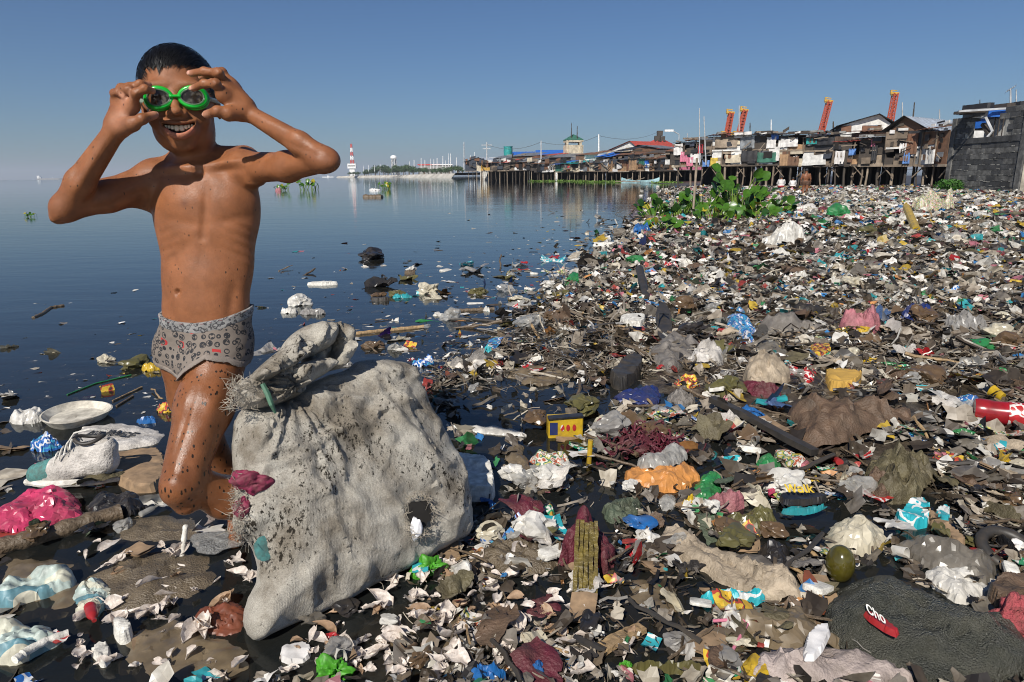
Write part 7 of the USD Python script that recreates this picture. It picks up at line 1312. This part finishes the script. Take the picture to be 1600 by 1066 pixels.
def grid_sheet(n, m, w, l, g, amp, rag=.25, curl=0.0, fold=0.0):
    """a small crumpled sheet with a ragged outline"""
    a, b = np.meshgrid(np.linspace(-1, 1, n), np.linspace(-1, 1, m), indexing='ij'); a, b = a.ravel(), b.ravel()
    k = np.maximum(np.abs(a), np.abs(b)); r = np.hypot(a, b) + 1e-9; rd = .35 + .65 * k / r if rag > .3 else 1.0
    ang = np.arctan2(b, a); sd = int(g.integers(1e6)); nz = meshkit.fbm(np.stack([np.cos(ang) * 1.6, np.sin(ang) * 1.6, np.full(len(a), sd % 97)], 1), 4, sd % 1000)
    f = 1 + rag * (nz - .5) * 2.2 * k; X, Y = a * rd * f * w / 2, b * rd * f * l / 2; Z = np.zeros(len(a))
    c = g.uniform(-1.2, 1.2, (14, 2)) * [w / 2, l / 2]; c = np.vstack([c, [[-w * 2, -l * 2], [w * 2, -l * 2], [w * 2, l * 2], [-w * 2, l * 2]]]); Z = LinearNDInterpolator(c, g.random(len(c)))(np.c_[X, Y]) * amp
    c = g.uniform(-1.2, 1.2, (40, 2)) * [w / 2, l / 2]; c = np.vstack([c, [[-w * 2, -l * 2], [w * 2, -l * 2], [w * 2, l * 2], [-w * 2, l * 2]]]); Z = Z + LinearNDInterpolator(c, g.random(len(c)))(np.c_[X, Y]) * amp * .45
    if curl: R = l / curl; th = Y / R; Y, Z = R * np.sin(th) + 0 * Z, Z + R * (1 - np.cos(th))
    if fold:
        d = g.uniform(0, 6.28); n_ = np.array([math.cos(d), math.sin(d)]); t = X * n_[0] + Y * n_[1] - fold * w * .5; mk = t > 0; ca = math.cos(g.uniform(1.6, 2.9)); sa = math.sqrt(1 - ca * ca); X, Y, Z = np.where(mk, X - n_[0] * t * (1 - ca), X), np.where(mk, Y - n_[1] * t * (1 - ca), Y), Z + np.where(mk, t * sa, 0)
    i = np.arange((n - 1) * m).reshape(-1, m)[:, :-1].ravel(); F = np.vstack([np.c_[i, i + m, i + m + 1], np.c_[i, i + m + 1, i + 1]]); V = np.c_[X, Y, Z - Z.min()]
    return trimesh.Trimesh(np.vstack([V, V - [0, 0, .0012]]), np.vstack([F, F[:, ::-1] + len(V)]), process=False)
def k_scrap(s, g): return grid_sheet(9, 9, s, s * g.uniform(.5, 1.0), g, s * g.uniform(.14, .32), .8, fold=g.choice([0, .1, .3])), 15
def k_wrapper(s, g): return grid_sheet(7, 10, s * .6, s, g, s * g.uniform(.08, .16), .10, curl=g.choice([0, .8, 1.4]), fold=g.choice([0, 0, .4])), 20
def k_rag(s, g): m = grid_sheet(12, 12, s * 1.15, s * g.uniform(.6, 1), g, s * .30, .7, fold=g.choice([0, .2])); return m, 50
def k_bag(s, g): return lump((0, 0, s * .22), (s * .5, s * g.uniform(.32, .48), s * g.uniform(.2, .32)), int(g.integers(1e6)), .55, 3, 3), 15
def k_foam(s, g):
    m = trimesh.creation.icosphere(2); q = m.vertices; q = np.sign(q) * np.abs(q) ** .38; q = q * (1 + .14 * (meshkit.noise(q * 3 + g.random() * 50, 3)[:, None] - .5)); m.vertices = q * [s * .5, s * g.uniform(.2, .4), s * g.uniform(.06, .16)] + [0, 0, s * .07]; return m, 25
def k_board(s, g): m = grid_sheet(6, 6, s * g.uniform(.35, .8), s, g, s * .06, .12, curl=g.choice([0, .3])); m.vertices[36:] -= [0, 0, .004]; return m, 20
def k_bottle(s, g):
    m = lathe([(0, 0), (.15 * s, 0), (.165 * s, .05 * s), (.165 * s, .16 * s), (.15 * s, .2 * s), (.165 * s, .25 * s), (.165 * s, .6 * s), (.13 * s, .74 * s), (.06 * s, .86 * s), (.055 * s, .9 * s), (.065 * s, .9 * s), (.065 * s, s), (0, s)], 14); q = m.vertices; q[:, 0] *= 1 - .35 * meshkit.noise(q / s * 3 + g.random() * 9, 2); return place(m, (-s * .5, 0, s * .13), 0, math.pi / 2), 40
def k_cup(s, g): m = lathe([(0, 0), (.28 * s, 0), (.38 * s, .75 * s), (.40 * s, .76 * s), (.40 * s, .79 * s), (.37 * s, .79 * s), (.26 * s, .03 * s), (0, .03 * s)], 14); m.vertices[:, 1] *= g.uniform(.5, 1); return place(m, (-s * .3, 0, s * .25), 0, 1.35), 35
def k_stick(s, g):
    n = 8; q = np.c_[np.linspace(-.5, .5, n) * s * 1.5, np.cumsum(g.normal(size=n)) * s * .03, np.abs(np.cumsum(g.normal(size=n))) * s * .025 + .01]; return tube(q, s * g.uniform(.022, .05) * (1 + .15 * g.normal(size=n)), 6), 40
def k_sole(s, g):
    x = np.linspace(0, 1, 12); hw_ = s * .19 * np.sqrt(np.sin(np.pi * np.clip(x, .04, .96))) * (1 - .28 * np.exp(-((x - .42) / .16) ** 2)); pl = np.r_[np.c_[(x - .5) * s, hw_], np.c_[(x[::-1] - .5) * s, -hw_[::-1]]]; m = trimesh.creation.extrude_polygon(Polygon(pl), s * .06, engine='earcut'); m.vertices[:, 2] += .25 * m.vertices[:, 0] ** 2 / s; return m, 20
def k_petal(s, g):
    """a papery shell of garlic skin"""
    a, b = np.meshgrid(np.linspace(-1, 1, 6), np.linspace(0, 1, 7), indexing='ij'); a, b = a.ravel(), b.ravel(); w = s * .42 * np.sin(np.pi * np.clip(b, .03, 1) ** .8) ** .7 + .02 * s; th = a * g.uniform(.9, 1.5); R = w * .8
    V = np.c_[R * np.sin(th), (b - .5) * s * 1.1 + .06 * s * np.cos(3 * th), R * (1 - np.cos(th)) + s * .3 * (b - .5) ** 2 * g.choice([-1, 1]) + s * .05 * g.normal(size=len(a)) * .5]; V += .10 * s * (meshkit.noise(V / s * 5 + g.random() * 99, 3)[:, None] - .5) * [1, 1, 1.6]; V[:, 1] += .35 * s * np.where(b > .8, b - .8, 0) * g.uniform(0, 3); V[:, 2] -= V[:, 2].min(); i = np.arange(35).reshape(-1, 7)[:, :-1].ravel(); F = np.vstack([np.c_[i, i + 7, i + 8], np.c_[i, i + 8, i + 1]])
    if g.random() < .4: V = np.vstack([V, V @ [[.4, .9, 0], [-.9, .4, 0], [0, 0, 1]] * .85 + [.2 * s, .1 * s, .02 * s]]); F = np.vstack([F, F + 42])
    return trimesh.Trimesh(V, F, process=False), 40

used_labels = {}
def tell(base, x, y, grp):
    """words that say where a piece lies, by the nearest things that can be named"""
    d = [(math.hypot(lx - x, (ly - y) * 1.6), n_, lx, ly) for n_, lx, ly in LAND if n_]; d.sort()
    for dist, n_, lx, ly in d[:14]:
        dx, dy = x - lx, (y - ly) * 1.5
        rel = ('right of' if dx > 0 else 'left of') if abs(dx) > abs(dy) * 2 else ('in front of' if dy > 0 else 'behind') if abs(dy) > abs(dx) * 2 else ('right in front of' if dx > 0 else 'left in front of') if dy > 0 else ('right behind' if dx > 0 else 'left behind')
        for far in ('close ', '', 'just ') if dist < 60 else ('', 'well ', 'somewhat '):
            lb = f'{base} {far}{rel} {n_}'
            if lb not in used_labels and len(lb.split()) <= 16: used_labels[lb] = 1; return lb
    return f'{base} among the scattered litter'
KINDS = dict(scrap=(k_scrap, 'plastic_scrap', 'crumpled {} plastic scrap', 'plastic scrap', '{}_film'), wrapper=(k_wrapper, 'food_wrapper', '{} printed food wrapper', 'wrapper', '{}'), rag=(k_rag, 'rag', 'dirty {} rag', 'rag', '{}_rag'), bag=(k_bag, 'crumpled_bag', 'crumpled {} bag', 'bag', '{}_film'), foam=(k_foam, 'foam_chunk', '{} foam chunk', 'foam', 'foam'), board=(k_board, 'cardboard_piece', '{} cardboard piece', 'cardboard', 'cardboard'),
             bottle=(k_bottle, 'bottle', '{} plastic bottle', 'bottle', '{}_film'), cup=(k_cup, 'plastic_cup', '{} plastic cup', 'cup', '{}_film'), stick=(k_stick, 'stick', '{} stick', 'stick', '{}'), sole=(k_sole, 'shoe_sole', '{} shoe sole', 'shoe sole', '{}'), petal=(k_petal, 'garlic_skin', '{} papery garlic skin', 'garlic skin', '{}'))
COL = dict(scrap=(['white', 'cream', 'grey', 'clear', 'smoky', 'black', 'brown', 'blue', 'teal', 'green', 'yellow', 'red', 'pink', 'orange', 'olive', 'navy', 'purple'], [20, 14, 13, 10, 10, 9, 14, 2.4, 2.4, 1.8, 2.4, 2.4, 1.4, 1, 7, 1.6, .7]), wrapper=(['blue', 'yellow', 'red', 'teal', 'mixed', 'green'], [2, 2, 3, 2, 5, 2]), rag=(list(RAG), [1, 2, 4, 5, 1, 3, 3, .5, 2, .6, 4]), bag=(['white', 'cream', 'clear', 'black', 'grey', 'blue', 'pink', 'green', 'yellow', 'brown', 'olive'], [5, 3, 3, 3, 3, .8, .3, .6, .5, 3, 3]), foam=(['white'], [1]), board=(['tan'], [1]),
           bottle=(['clear', 'white', 'green', 'blue', 'red'], [4, 3, 2, 1, 1]), cup=(['white', 'clear', 'yellow', 'red'], [4, 2, 1, 1]), stick=(['wet brown', 'tan', 'black'], [4, 2, 2]), sole=(['black', 'red brown'], [2, 1]), petal=(['white', 'tan'], [8, 1.5]))
MATNAME = {('stick', 'wet brown'): 'wet_wood', ('stick', 'tan'): 'tan_wood', ('stick', 'black'): 'rubber', ('sole', 'black'): 'rubber', ('sole', 'red brown'): 'red_brown_sole', ('petal', 'white'): 'garlic', ('petal', 'tan'): 'garlic_tan'}
count = {}
def strew(kind, x, y, s, lie=0.0, where=''):
    fn, nm, words, ct, mt = KINDS[kind]; cs, ps = COL[kind]; c = str(SG.choice(cs, p=np.array(ps) / sum(ps))); m, sm = fn(s, SG); b = G(x, y)
    if b[1] > 60 or count.get(kind, 0) >= 298: return
    count[kind] = count.get(kind, 0) + 1
    mat_ = MATNAME.get((kind, c)) or (('print_' + c) if kind == 'wrapper' else mt.format(c)); tl = .30 if kind not in ('petal',) else .7
    m = place(m, b + [0, 0, lie - (.006 if float(zg(*b[:2])) < 0 else 0)], SG.uniform(0, 6.28), SG.normal() * tl * .5, SG.normal() * tl * .5)
    px_ = s * FPX / np.linalg.norm(b - EYE); size = 'large' if px_ > 46 else 'small' if px_ < 20 else ''
    base = f'{size} {words.format(c)}'.strip(); g_ = f'{c} {ct}s strewn in the litter' + where
    solo(nm, m, mat_, tell(base, x, y, g_), ct, g_, smooth=sm)
def px_size(y, lo, hi, pxw): 
    b = G(800, y); return float(np.clip(pxw * np.linalg.norm(b - EYE) / FPX, lo, hi))
# dense litter on the right
for kind, n_, pxm in (('scrap', 178, 30), ('rag', 120, 38), ('wrapper', 110, 30), ('bag', 85, 29), ('board', 60, 38), ('foam', 40, 26), ('stick', 120, 44), ('bottle', 20, 26), ('cup', 14, 18), ('sole', 12, 34)):
    k = 0
    while k < n_:
        y = 335 + 735 * SG.random() ** .85; x = SG.uniform(0, 1630); e = shore_px(min(y, 640)) - 20 * SG.exponential()
        if y < 650 and x < e + (y > 520) * 0: continue
        if y >= 650 and x < 720 and SG.random() > .30: continue
        if not free(x, y) or SG.random() > crowd(x, y) ** .8: continue
        strew(kind, x, y, px_size(y, .045, .42, pxm * min(1.55, SG.lognormal(0, .38)) * (1.2 if y > 600 else .95 if y > 500 else .70)), lie=SG.uniform(0, .03)); k += 1
# garlic skins along the bottom
k = 0
while k < 290:
    a = SG.random(); x, y = (SG.normal(700, 130), SG.normal(960, 55)) if a < .62 else (SG.uniform(120, 420), SG.uniform(850, 1060)) if a < .85 else (SG.uniform(420, 1000), SG.uniform(1000, 1066))
    if not free(x, y) or y > 1075 or y < 830: continue
    strew('petal', x, y, px_size(y, .012, .05, 19 * SG.lognormal(0, .5)), lie=SG.uniform(.004, .022), where=' round the sack'); k += 1
# sparse floating pieces on the water
for kind, n_, pxm in (('scrap', 118, 22), ('foam', 30, 16), ('wrapper', 30, 20), ('stick', 24, 30), ('bag', 24, 22)):
    k = 0
    while k < n_:
        y = 400 + 240 * SG.random() ** .8; e = shore_px(y); x = e - SG.exponential(150 + .35 * (y - 400)); 
        if x < 0 or not free(x, y) or (x < 420 and y < 540 and SG.random() < .8): continue
        b = G(x, y); s = float(np.clip(pxm * SG.lognormal(0, .35) * np.linalg.norm(b - EYE) / FPX, .03, .30)); strew(kind, x, y, s, lie=-.012 if kind != 'stick' else -.004, where=' afloat on the water'); k += 1

# ------------------------------------------------------------------ the countless small bits
look('litter_bits', {'c': ('attribute', {'attribute': 'col'}), 'g': ('geometry', {}), 'n': ('noise_texture', {'scale': 30, 'detail': 4.0}), 'r': ('rgb_ramp', {'ramp': [(0, (.35, .32, .28)), (.42, (.7, .68, .66)), (.55, (1, 1, 1)), (1, (1.1, 1.1, 1.1))]}), 'm': ('mix', {'mix_type': 'multiply', 'fac': 1.0}), 'p': ('principled_bsdf', {'roughness': .45, 'specular_ior_level': .45})},
     [('g.position', 'n.vector'), ('n.fac', 'r.fac'), ('c.color', 'm.color1'), ('r.color', 'm.color2'), ('m.color', 'p.base_color')], 'p.BSDF')
tg = np.random.default_rng(5); TPL = []
for i in range(16):
    a, b = np.meshgrid([-1, -.3, .4, 1], [-1, -.2, .3, 1], indexing='ij'); a, b = a.ravel(), b.ravel(); w, l = tg.uniform(.5, 1), 1.0; c_ = np.vstack([tg.uniform(-1, 1, (8, 2)), [[-9, -9], [9, -9], [9, 9], [-9, 9]]]); z = LinearNDInterpolator(c_, tg.random(12))(np.c_[a, b])
    TPL.append(np.c_[a * w * (1 + .17 * tg.normal(size=16)) * .5, b * l * (1 + .17 * tg.normal(size=16)) * .5, z * tg.uniform(.15, .6)])
TPL = np.array(TPL); ii = np.arange(12).reshape(3, 4)[:, :3].ravel(); TF = np.vstack([np.c_[ii, ii + 4, ii + 5], np.c_[ii, ii + 5, ii + 1]])
STK = []
for i in range(8):
    q = tube(np.c_[np.linspace(-.5, .5, 4), np.cumsum(tg.normal(size=4)) * .07, np.abs(tg.normal(size=4)) * .05], tg.uniform(.02, .06), 3); STK.append(q.vertices)
STK = np.array(STK); SF = q.faces
PAL = np.array([(.50, .48, .43), (.38, .34, .27), (.24, .205, .16), (.115, .088, .06), (.055, .042, .03), (.17, .15, .125), (.025, .022, .02), (.32, .05, .04), (.03, .14, .33), (.03, .24, .26), (.04, .19, .07), (.42, .29, .04), (.38, .14, .17), (.42, .20, .07), (.64, .62, .58)])
PW_FAR = np.array([22, 16, 10, 6, 3, 7, 2, 2.4, 2.6, 2.4, 1.6, 2.8, 2.2, 1.2, 18]); PW_NEAR = np.array([6, 7, 11, 20, 22, 12, 10, 1.0, .9, .9, .8, 1.0, .6, .5, 3])
def bits(name, label, XY, S_, tpl, tf, pw, lift, tilt, g, z=None):
    n = len(XY); t = tpl[g.integers(len(tpl), size=n)] * S_[:, None, None]; a, b, c = g.uniform(0, 6.28, n), g.normal(size=n) * tilt, g.normal(size=n) * tilt
    ca, sa, cb, sb, cc, sc = np.cos(a), np.sin(a), np.cos(b), np.sin(b), np.cos(c), np.sin(c); X, Y, Z = t[..., 0], t[..., 1], t[..., 2]
    Y, Z = Y * cb[:, None] - Z * sb[:, None], Y * sb[:, None] + Z * cb[:, None]; X, Z = X * cc[:, None] + Z * sc[:, None], Z * cc[:, None] - X * sc[:, None]; X, Y = X * ca[:, None] - Y * sa[:, None], X * sa[:, None] + Y * ca[:, None]
    h = top(XY[:, 0], XY[:, 1]) if z is None else np.full(n, z); V = np.stack([X + XY[:, :1], Y + XY[:, 1:], Z + (h + lift * g.random(n))[:, None]], -1); k = t.shape[1]; F = (tf[None] + (np.arange(n) * k)[:, None, None]).reshape(-1, 3)
    col = PAL[g.choice(len(PAL), p=pw / pw.sum(), size=n)] * g.uniform(.6, 1.3, (n, 1)); path = numbered('/World', name); m = usdkit.mesh(stage, path, trimesh.Trimesh(V.reshape(-1, 3), F, process=False), looks['litter_bits'])
    UsdGeom.PrimvarsAPI(m).CreatePrimvar('col', Sdf.ValueTypeNames.Color3fArray, 'vertex').Set(Vt.Vec3fArray.FromNumpy(np.repeat(col, k, 0).astype(np.float32))); setdata(m.GetPrim(), label, 'litter', kind='stuff')
def to_ground(px_, py_):
    r = FWD * FPX + RIGHT * (px_[:, None] - 800) - UP * (py_[:, None] - 533); z = np.zeros(len(px_))
    for _ in range(4): t = (EYE[2] - z) / -r[:, 2]; q = EYE + r * t[:, None]; z = np.maximum(zg(q[:, 0], q[:, 1]), 0)
    return q[:, :2]
def spread(n, y0, y1, pw_=1.0, edge=25, left=0):
    px_ = SG.uniform(left, 1650, n); py_ = y0 + (y1 - y0) * SG.random(n) ** pw_; e = np.array(shore_px(np.minimum(py_, 640))) - SG.exponential(edge, n)
    k = (px_ > e) & ((py_ < 650) | (px_ > 700) | (SG.random(n) < .5)); px_, py_ = px_[k], py_[k]
    sp = np.array([(y_ < 585) or (free(x_, y_) and SG.random() < min(1, crowd(x_, y_) * 2.1)) for x_, y_ in zip(px_, py_)]); return to_ground(px_[sp], py_[sp])
def lim(XY, lo, hi, px_, sg): d = np.hypot(XY[:, 0], XY[:, 1]); return np.clip(px_ * SG.lognormal(0, sg, len(XY)) * d / FPX, lo, hi)
XY = spread(26000, 292, 350, .8, 12, 1000); bits('far_litter', 'countless pale bits of litter covering the far bank below the shacks', XY, lim(XY, .05, .24, 5.6, .4), TPL, TF, PW_FAR, .05, .5, SG)
XY = spread(27000, 345, 490, 1.0, 20, 700); bits('middle_litter', 'countless small bits of litter across the middle of the bank', XY, lim(XY, .025, .16, 7.8, .42), TPL, TF, PW_FAR * .55 + PW_NEAR * .45, .05, .55, SG)
XY = spread(15000, 460, 1080, 1.0, 24); bits('near_litter', 'small bits of litter and torn film between the bigger pieces', XY, lim(XY, .008, .09, 13, .5), TPL, TF, PW_NEAR + PW_FAR * .18, .025, .6, SG)
XY = spread(12000, 330, 620, 1.0, 25, 600); bits('straw_debris', 'brown straw and twigs matted through the litter', XY, lim(XY, .03, .25, 16, .5), STK, SF, np.array([1, 4, 8, 12, 8, 4, 3, 0, 0, 0, 0, 0, 0, 0, 0]), .04, .35, SG)
XY = spread(9000, 560, 1080, 1.0, 30); bits('straw_debris', 'brown straw and fibres in the near mud and puddles', XY, lim(XY, .008, .14, 20, .55), STK, SF, np.array([1, 3, 6, 12, 10, 4, 4, 0, 0, 0, 0, 0, 0, 0, 0]), .02, .35, SG)
def outside(n, x0, x1, y0, y1): return to_ground(SG.uniform(x0, x1, n), SG.uniform(y0, y1, n))
XY = outside(9000, 1640, 2500, 292, 480); bits('far_litter', 'pale bits of litter on the bank farther to the right', XY, lim(XY, .05, .3, 9, .4), TPL, TF, PW_FAR, .05, .5, SG)
XY = np.vstack([outside(5000, 1640, 2600, 460, 1080), outside(4500, 250, 2300, 1075, 1500)]); bits('near_litter', 'bits of litter on the near bank to the right and at the viewer feet', XY, lim(XY, .01, .14, 22, .5), TPL, TF, PW_NEAR + PW_FAR * .3, .03, .6, SG)
XY = outside(1400, -700, 20, 610, 1300); bits('floating_bits', 'scraps afloat at the left beside the foam rolls', XY, lim(XY, .01, .10, 16, .6), TPL * [1, 1, .35], TF, PW_NEAR, .003, .12, SG, z=-.004)
px_, py_ = [], []
while len(px_) < 3000:
    y = 318 + 330 * SG.random() ** .6; x = shore_px(y) - SG.exponential(80 + .65 * max(0, y - 380))
    if x > 2 and free(x, y): px_.append(x); py_.append(y)
XY = to_ground(np.array(px_), np.array(py_)); bits('floating_bits', 'tiny scraps floating on the water off the bank', XY, lim(XY, .012, .10, 5.2, .5), TPL * [1, 1, .35], TF, PW_FAR, .002, .10, SG, z=-.004)

# ------------------------------------------------------------------ water hyacinth
M('hyacinth_leaf', (.060, .165, .014), .30, .15, dirtcol=(.10, .13, .02), scale=6, transl=.28, spec=.6); M('hyacinth_dark_leaf', (.020, .070, .010), .32, .1, scale=6, transl=.2, spec=.6); M('hyacinth_stalk', (.16, .26, .035), .5, .2, scale=6, transl=.1); M('yellow_leaf', (.42, .36, .03), .5, .2, transl=.2)
HG = np.random.default_rng(31)
def leaf_mesh(o, d, up, s, cup):
    x, y, z = frame(d); nrm = up - d * (up @ d); nrm /= np.linalg.norm(nrm); sd = np.cross(d, nrm); V, F = [], []
    rows = [(0, 0), (.12, .30), (.35, .50), (.62, .50), (.85, .30), (1.0, 0.02)]
    for t, w in rows:
        for e in (-1, -.5, 0, .5, 1): V.append(o + d * s * t + sd * s * w * e + nrm * s * (cup * w * abs(e) ** 1.5 - .18 * t * t))
    for i in range(5):
        for j in range(4): a = 5 * i + j; F += [[a, a + 1, a + 6], [a, a + 6, a + 5]]
    V = np.array(V); return trimesh.Trimesh(np.vstack([V, V - nrm * s * .012]), np.vstack([F, np.array(F)[:, ::-1] + 30]), process=False)
def hyacinth(px0, py0, spread_, n, hmax, label, lean=0.0, dark=.35, sz=.115):
    b = G(px0, py0); b[2] = max(0, b[2]); t = thing('water_hyacinth', label, 'water plant', b, 'water hyacinth plants at the edge of the litter')
    for i in range(int(n * 1.5)):
        a = HG.uniform(0, 6.28); r = spread_ * math.sqrt(HG.random()); o = b + [r * math.cos(a), r * .8 * math.sin(a), 0]; h = hmax * HG.uniform(.35, 1.0) * (1 - .5 * r / (spread_ + .01)); out = np.array([math.cos(a) + lean, math.sin(a) * .7 - .25, 0]) * h * HG.uniform(.15, .7)
        p_ = [o, o + out * .35 + [0, 0, h * .55], o + out + [0, 0, h]]; part(t, 'stalk', tube(p_, [.016, .012, .008], 5), 'hyacinth_stalk')
        d = out / (np.linalg.norm(out) + 1e-6) * .7 + [HG.normal() * .3, HG.normal() * .3, HG.uniform(.2, 1.0)]; d /= np.linalg.norm(d); up_ = np.array([HG.normal() * .4, -.8 + HG.normal() * .3, .7]); part(t, 'leaf', leaf_mesh(p_[2] - d * .01, d, up_, sz * HG.uniform(.5, 1.0), HG.uniform(.1, .35)), 'hyacinth_dark_leaf' if HG.random() < dark else 'yellow_leaf' if HG.random() < .06 else 'hyacinth_leaf', smooth=40)
hyacinth(1148, 338, .34, 26, 1.02, 'tallest water hyacinth with big glossy leaves in the middle of the clump', sz=.25); hyacinth(1098, 340, .36, 22, .66, 'water hyacinth with long stalks left of the tallest one', sz=.20); hyacinth(1050, 342, .30, 18, .52, 'low water hyacinth left in the clump by the open water', -.3, sz=.19); hyacinth(1020, 345, .22, 10, .42, 'leftmost dark leaved water hyacinth of the clump', -.4, .7, .18); hyacinth(1190, 340, .34, 18, .48, 'low water hyacinth right of the tallest one', .4, sz=.18); hyacinth(1216, 338, .20, 10, .38, 'rightmost small water hyacinth of the clump', .5, sz=.17); hyacinth(1120, 347, .40, 20, .36, 'short bright water hyacinth in front of the tallest one', 0, .2, .16); hyacinth(1172, 346, .36, 16, .34, 'short water hyacinth at the front right of the clump', .2, .3, .15)
q = G(1016, 338); part(thing('yellow_plant_leaf', 'yellowed leaf bent at the left end of the hyacinth clump', 'leaf', q), 'leaf', leaf_mesh(q + [0, 0, .18], np.array([-.8, -.3, .3]), np.array([0, -.6, .8]), .25, .2), 'yellow_leaf', smooth=40)
for x, y, s_, lb in ((480, 297, .75, 'clump of floating water hyacinth right of the raised elbow'), (441, 298, .45, 'small brownish floating plant left of another under the elbow'), (603, 296, .5, 'small floating water hyacinth below the water tower'), (48, 339, .12, 'small floating green weed near the left edge'), (1040, 362, .28, 'low scattered hyacinth in front of the floating blue bag')):
    b = G(x, y); t = thing('floating_plant', lb, 'water plant', b); sc = s_
    for i in range(16):
        o = b + [HG.normal() * .55 * sc, HG.normal() * .5 * sc, 0]; h = sc * HG.uniform(.25, .8); p_ = [o, o + [HG.normal() * .1 * sc, 0, h * .6], o + [HG.normal() * .25 * sc, HG.normal() * .2 * sc, h]]; part(t, 'stalk', tube(p_, .03 * sc, 4), 'hyacinth_stalk'); d = np.array([HG.normal(), HG.normal(), HG.uniform(.1, 1)]); d /= np.linalg.norm(d); part(t, 'leaf', leaf_mesh(p_[2], d, np.array([0, -.7, .7]), .42 * sc, .2), 'hyacinth_leaf' if i % 4 else 'yellow_leaf', smooth=40)
heap('floating_bag', 'pinkish white bag floating beside the plant below the water tower', 'bag', 'washed_cloth', 585, 298, 18, 4, 91); heap('floating_bag', 'pink lump floating left of the brownish plant under the elbow', 'bag', 'pink_rag', 434, 299, 10, 5, 92)

# ------------------------------------------------------------------ far people
M('tanned_skin', (.20, .075, .032), .55, .1); M('dark_hair', (.012, .010, .009), .5, 0); M('dark_shorts', (.10, .05, .03), .8, .2)
def person(x, yf, hpx, label, pose, shirt, seed):
    b = G(x, yf); s = hpx * np.linalg.norm(b - EYE) / FPX; yw = -.3; R_ = np.array([[math.cos(yw), -math.sin(yw), 0], [math.sin(yw), math.cos(yw), 0], [0, 0, 1]]); A = lambda *q: b + R_ @ (np.array(q) * s)
    f = Field(b - [s * .45, s * .45, .05 * s], b + [s * .45, s * .45, s * 1.08], s * .017); k = .03 * s
    if pose == 'stand':
        for e in (-1, 1):
            f.chain([A(.055 * e, 0, .50), A(.06 * e, -.02 if e > 0 else .03, .27), A(.055 * e, .03 if e > 0 else -.05, .03)], [.062 * s, .045 * s, .030 * s], k); f.cone(A(.055 * e, .03 if e > 0 else -.05, .02), A(.06 * e, .10 if e > 0 else .03, .015), .025 * s, .018 * s, k)
            f.chain([A(.125 * e, 0, .79), A(.165 * e, .02, .62), A(.16 * e, .07, .47)], [.038 * s, .030 * s, .022 * s], k); f.ell(A(.16 * e, .08, .43), np.array([.018, .022, .04]) * s, .02 * s)
        f.ell(A(0, 0, .68), np.array([.115, .075, .15]) * s, k); f.ell(A(0, 0, .52), np.array([.10, .075, .075]) * s, k); f.cone(A(0, 0, .80), A(0, .01, .88), .04 * s, .04 * s, k); hd = A(0, .01, .93); hem, wst = .46, .53
    else:
        for e in (-1, 1):
            f.chain([A(.10 * e, 0, .28), A(.16 * e, .30, .42), A(.14 * e, .20, .05)], [.09 * s, .07 * s, .045 * s], k); f.chain([A(.17 * e, .02, .66), A(.24 * e, .16, .46), A(.12 * e, .32, .34)], [.06 * s, .05 * s, .035 * s], k)
        f.ell(A(0, .02, .50), np.array([.17, .12, .23]) * s, k); f.ell(A(0, 0, .28), np.array([.15, .13, .11]) * s, k); f.cone(A(0, .06, .70), A(0, .09, .80), .06 * s, .06 * s, k); hd = A(0, .10, .86)
    hr = (.062 if pose == 'stand' else .105) * s; f.ell(hd, np.array([hr * .88, hr, hr * 1.15]), k * .6)
    t = thing('person', label, 'person', b); part(t, 'body', f.mesh(), 'tanned_skin', smooth=True); h = trimesh.creation.icosphere(3); h.vertices = hd + h.vertices * [hr * .96, hr * 1.06, hr * 1.18] + [0, -hr * .06, hr * .12]; h.update_faces(h.triangles_center[:, 2] > hd[2] - hr * .1); part(t, 'hair', h, 'dark_hair', smooth=True)
    _, pp = f.block(f.lo, f.lo + f.h * (f.n - 1)); z = pp[..., 2]
    cl = lambda z0, z1: np.maximum.reduce([f.a[:pp.shape[0], :pp.shape[1], :pp.shape[2]] - .016 * s, z - (b[2] + z1 * s), (b[2] + z0 * s) - z])
    if pose == 'stand': part(t, 'shorts', f.mesh(cl(.40, .56)), 'dark_shorts', smooth=True)
    else: part(t, 'shirt', f.mesh(cl(.30, .74)), shirt, smooth=True); part(t, 'shorts', f.mesh(cl(.14, .32)), 'red_cloth' if seed == 1 else 'dark_shorts', smooth=True)
person(1257, 306, 37, 'bare-backed child walking away over the litter below the shacks', 'stand', None, 0); person(1220, 297, 20, 'crouching person in a white shirt and red shorts left of the walking child', 'crouch', 'washed_cloth', 1); person(1238, 297, 18, 'crouching person in a white shirt beside the walking child', 'crouch', 'washed_cloth', 2)
heap('froth', 'froth patch left of the bent knee shin in the water', 'froth', 'froth', 330, 862, 60, 20, 95, .4, 4, .7)
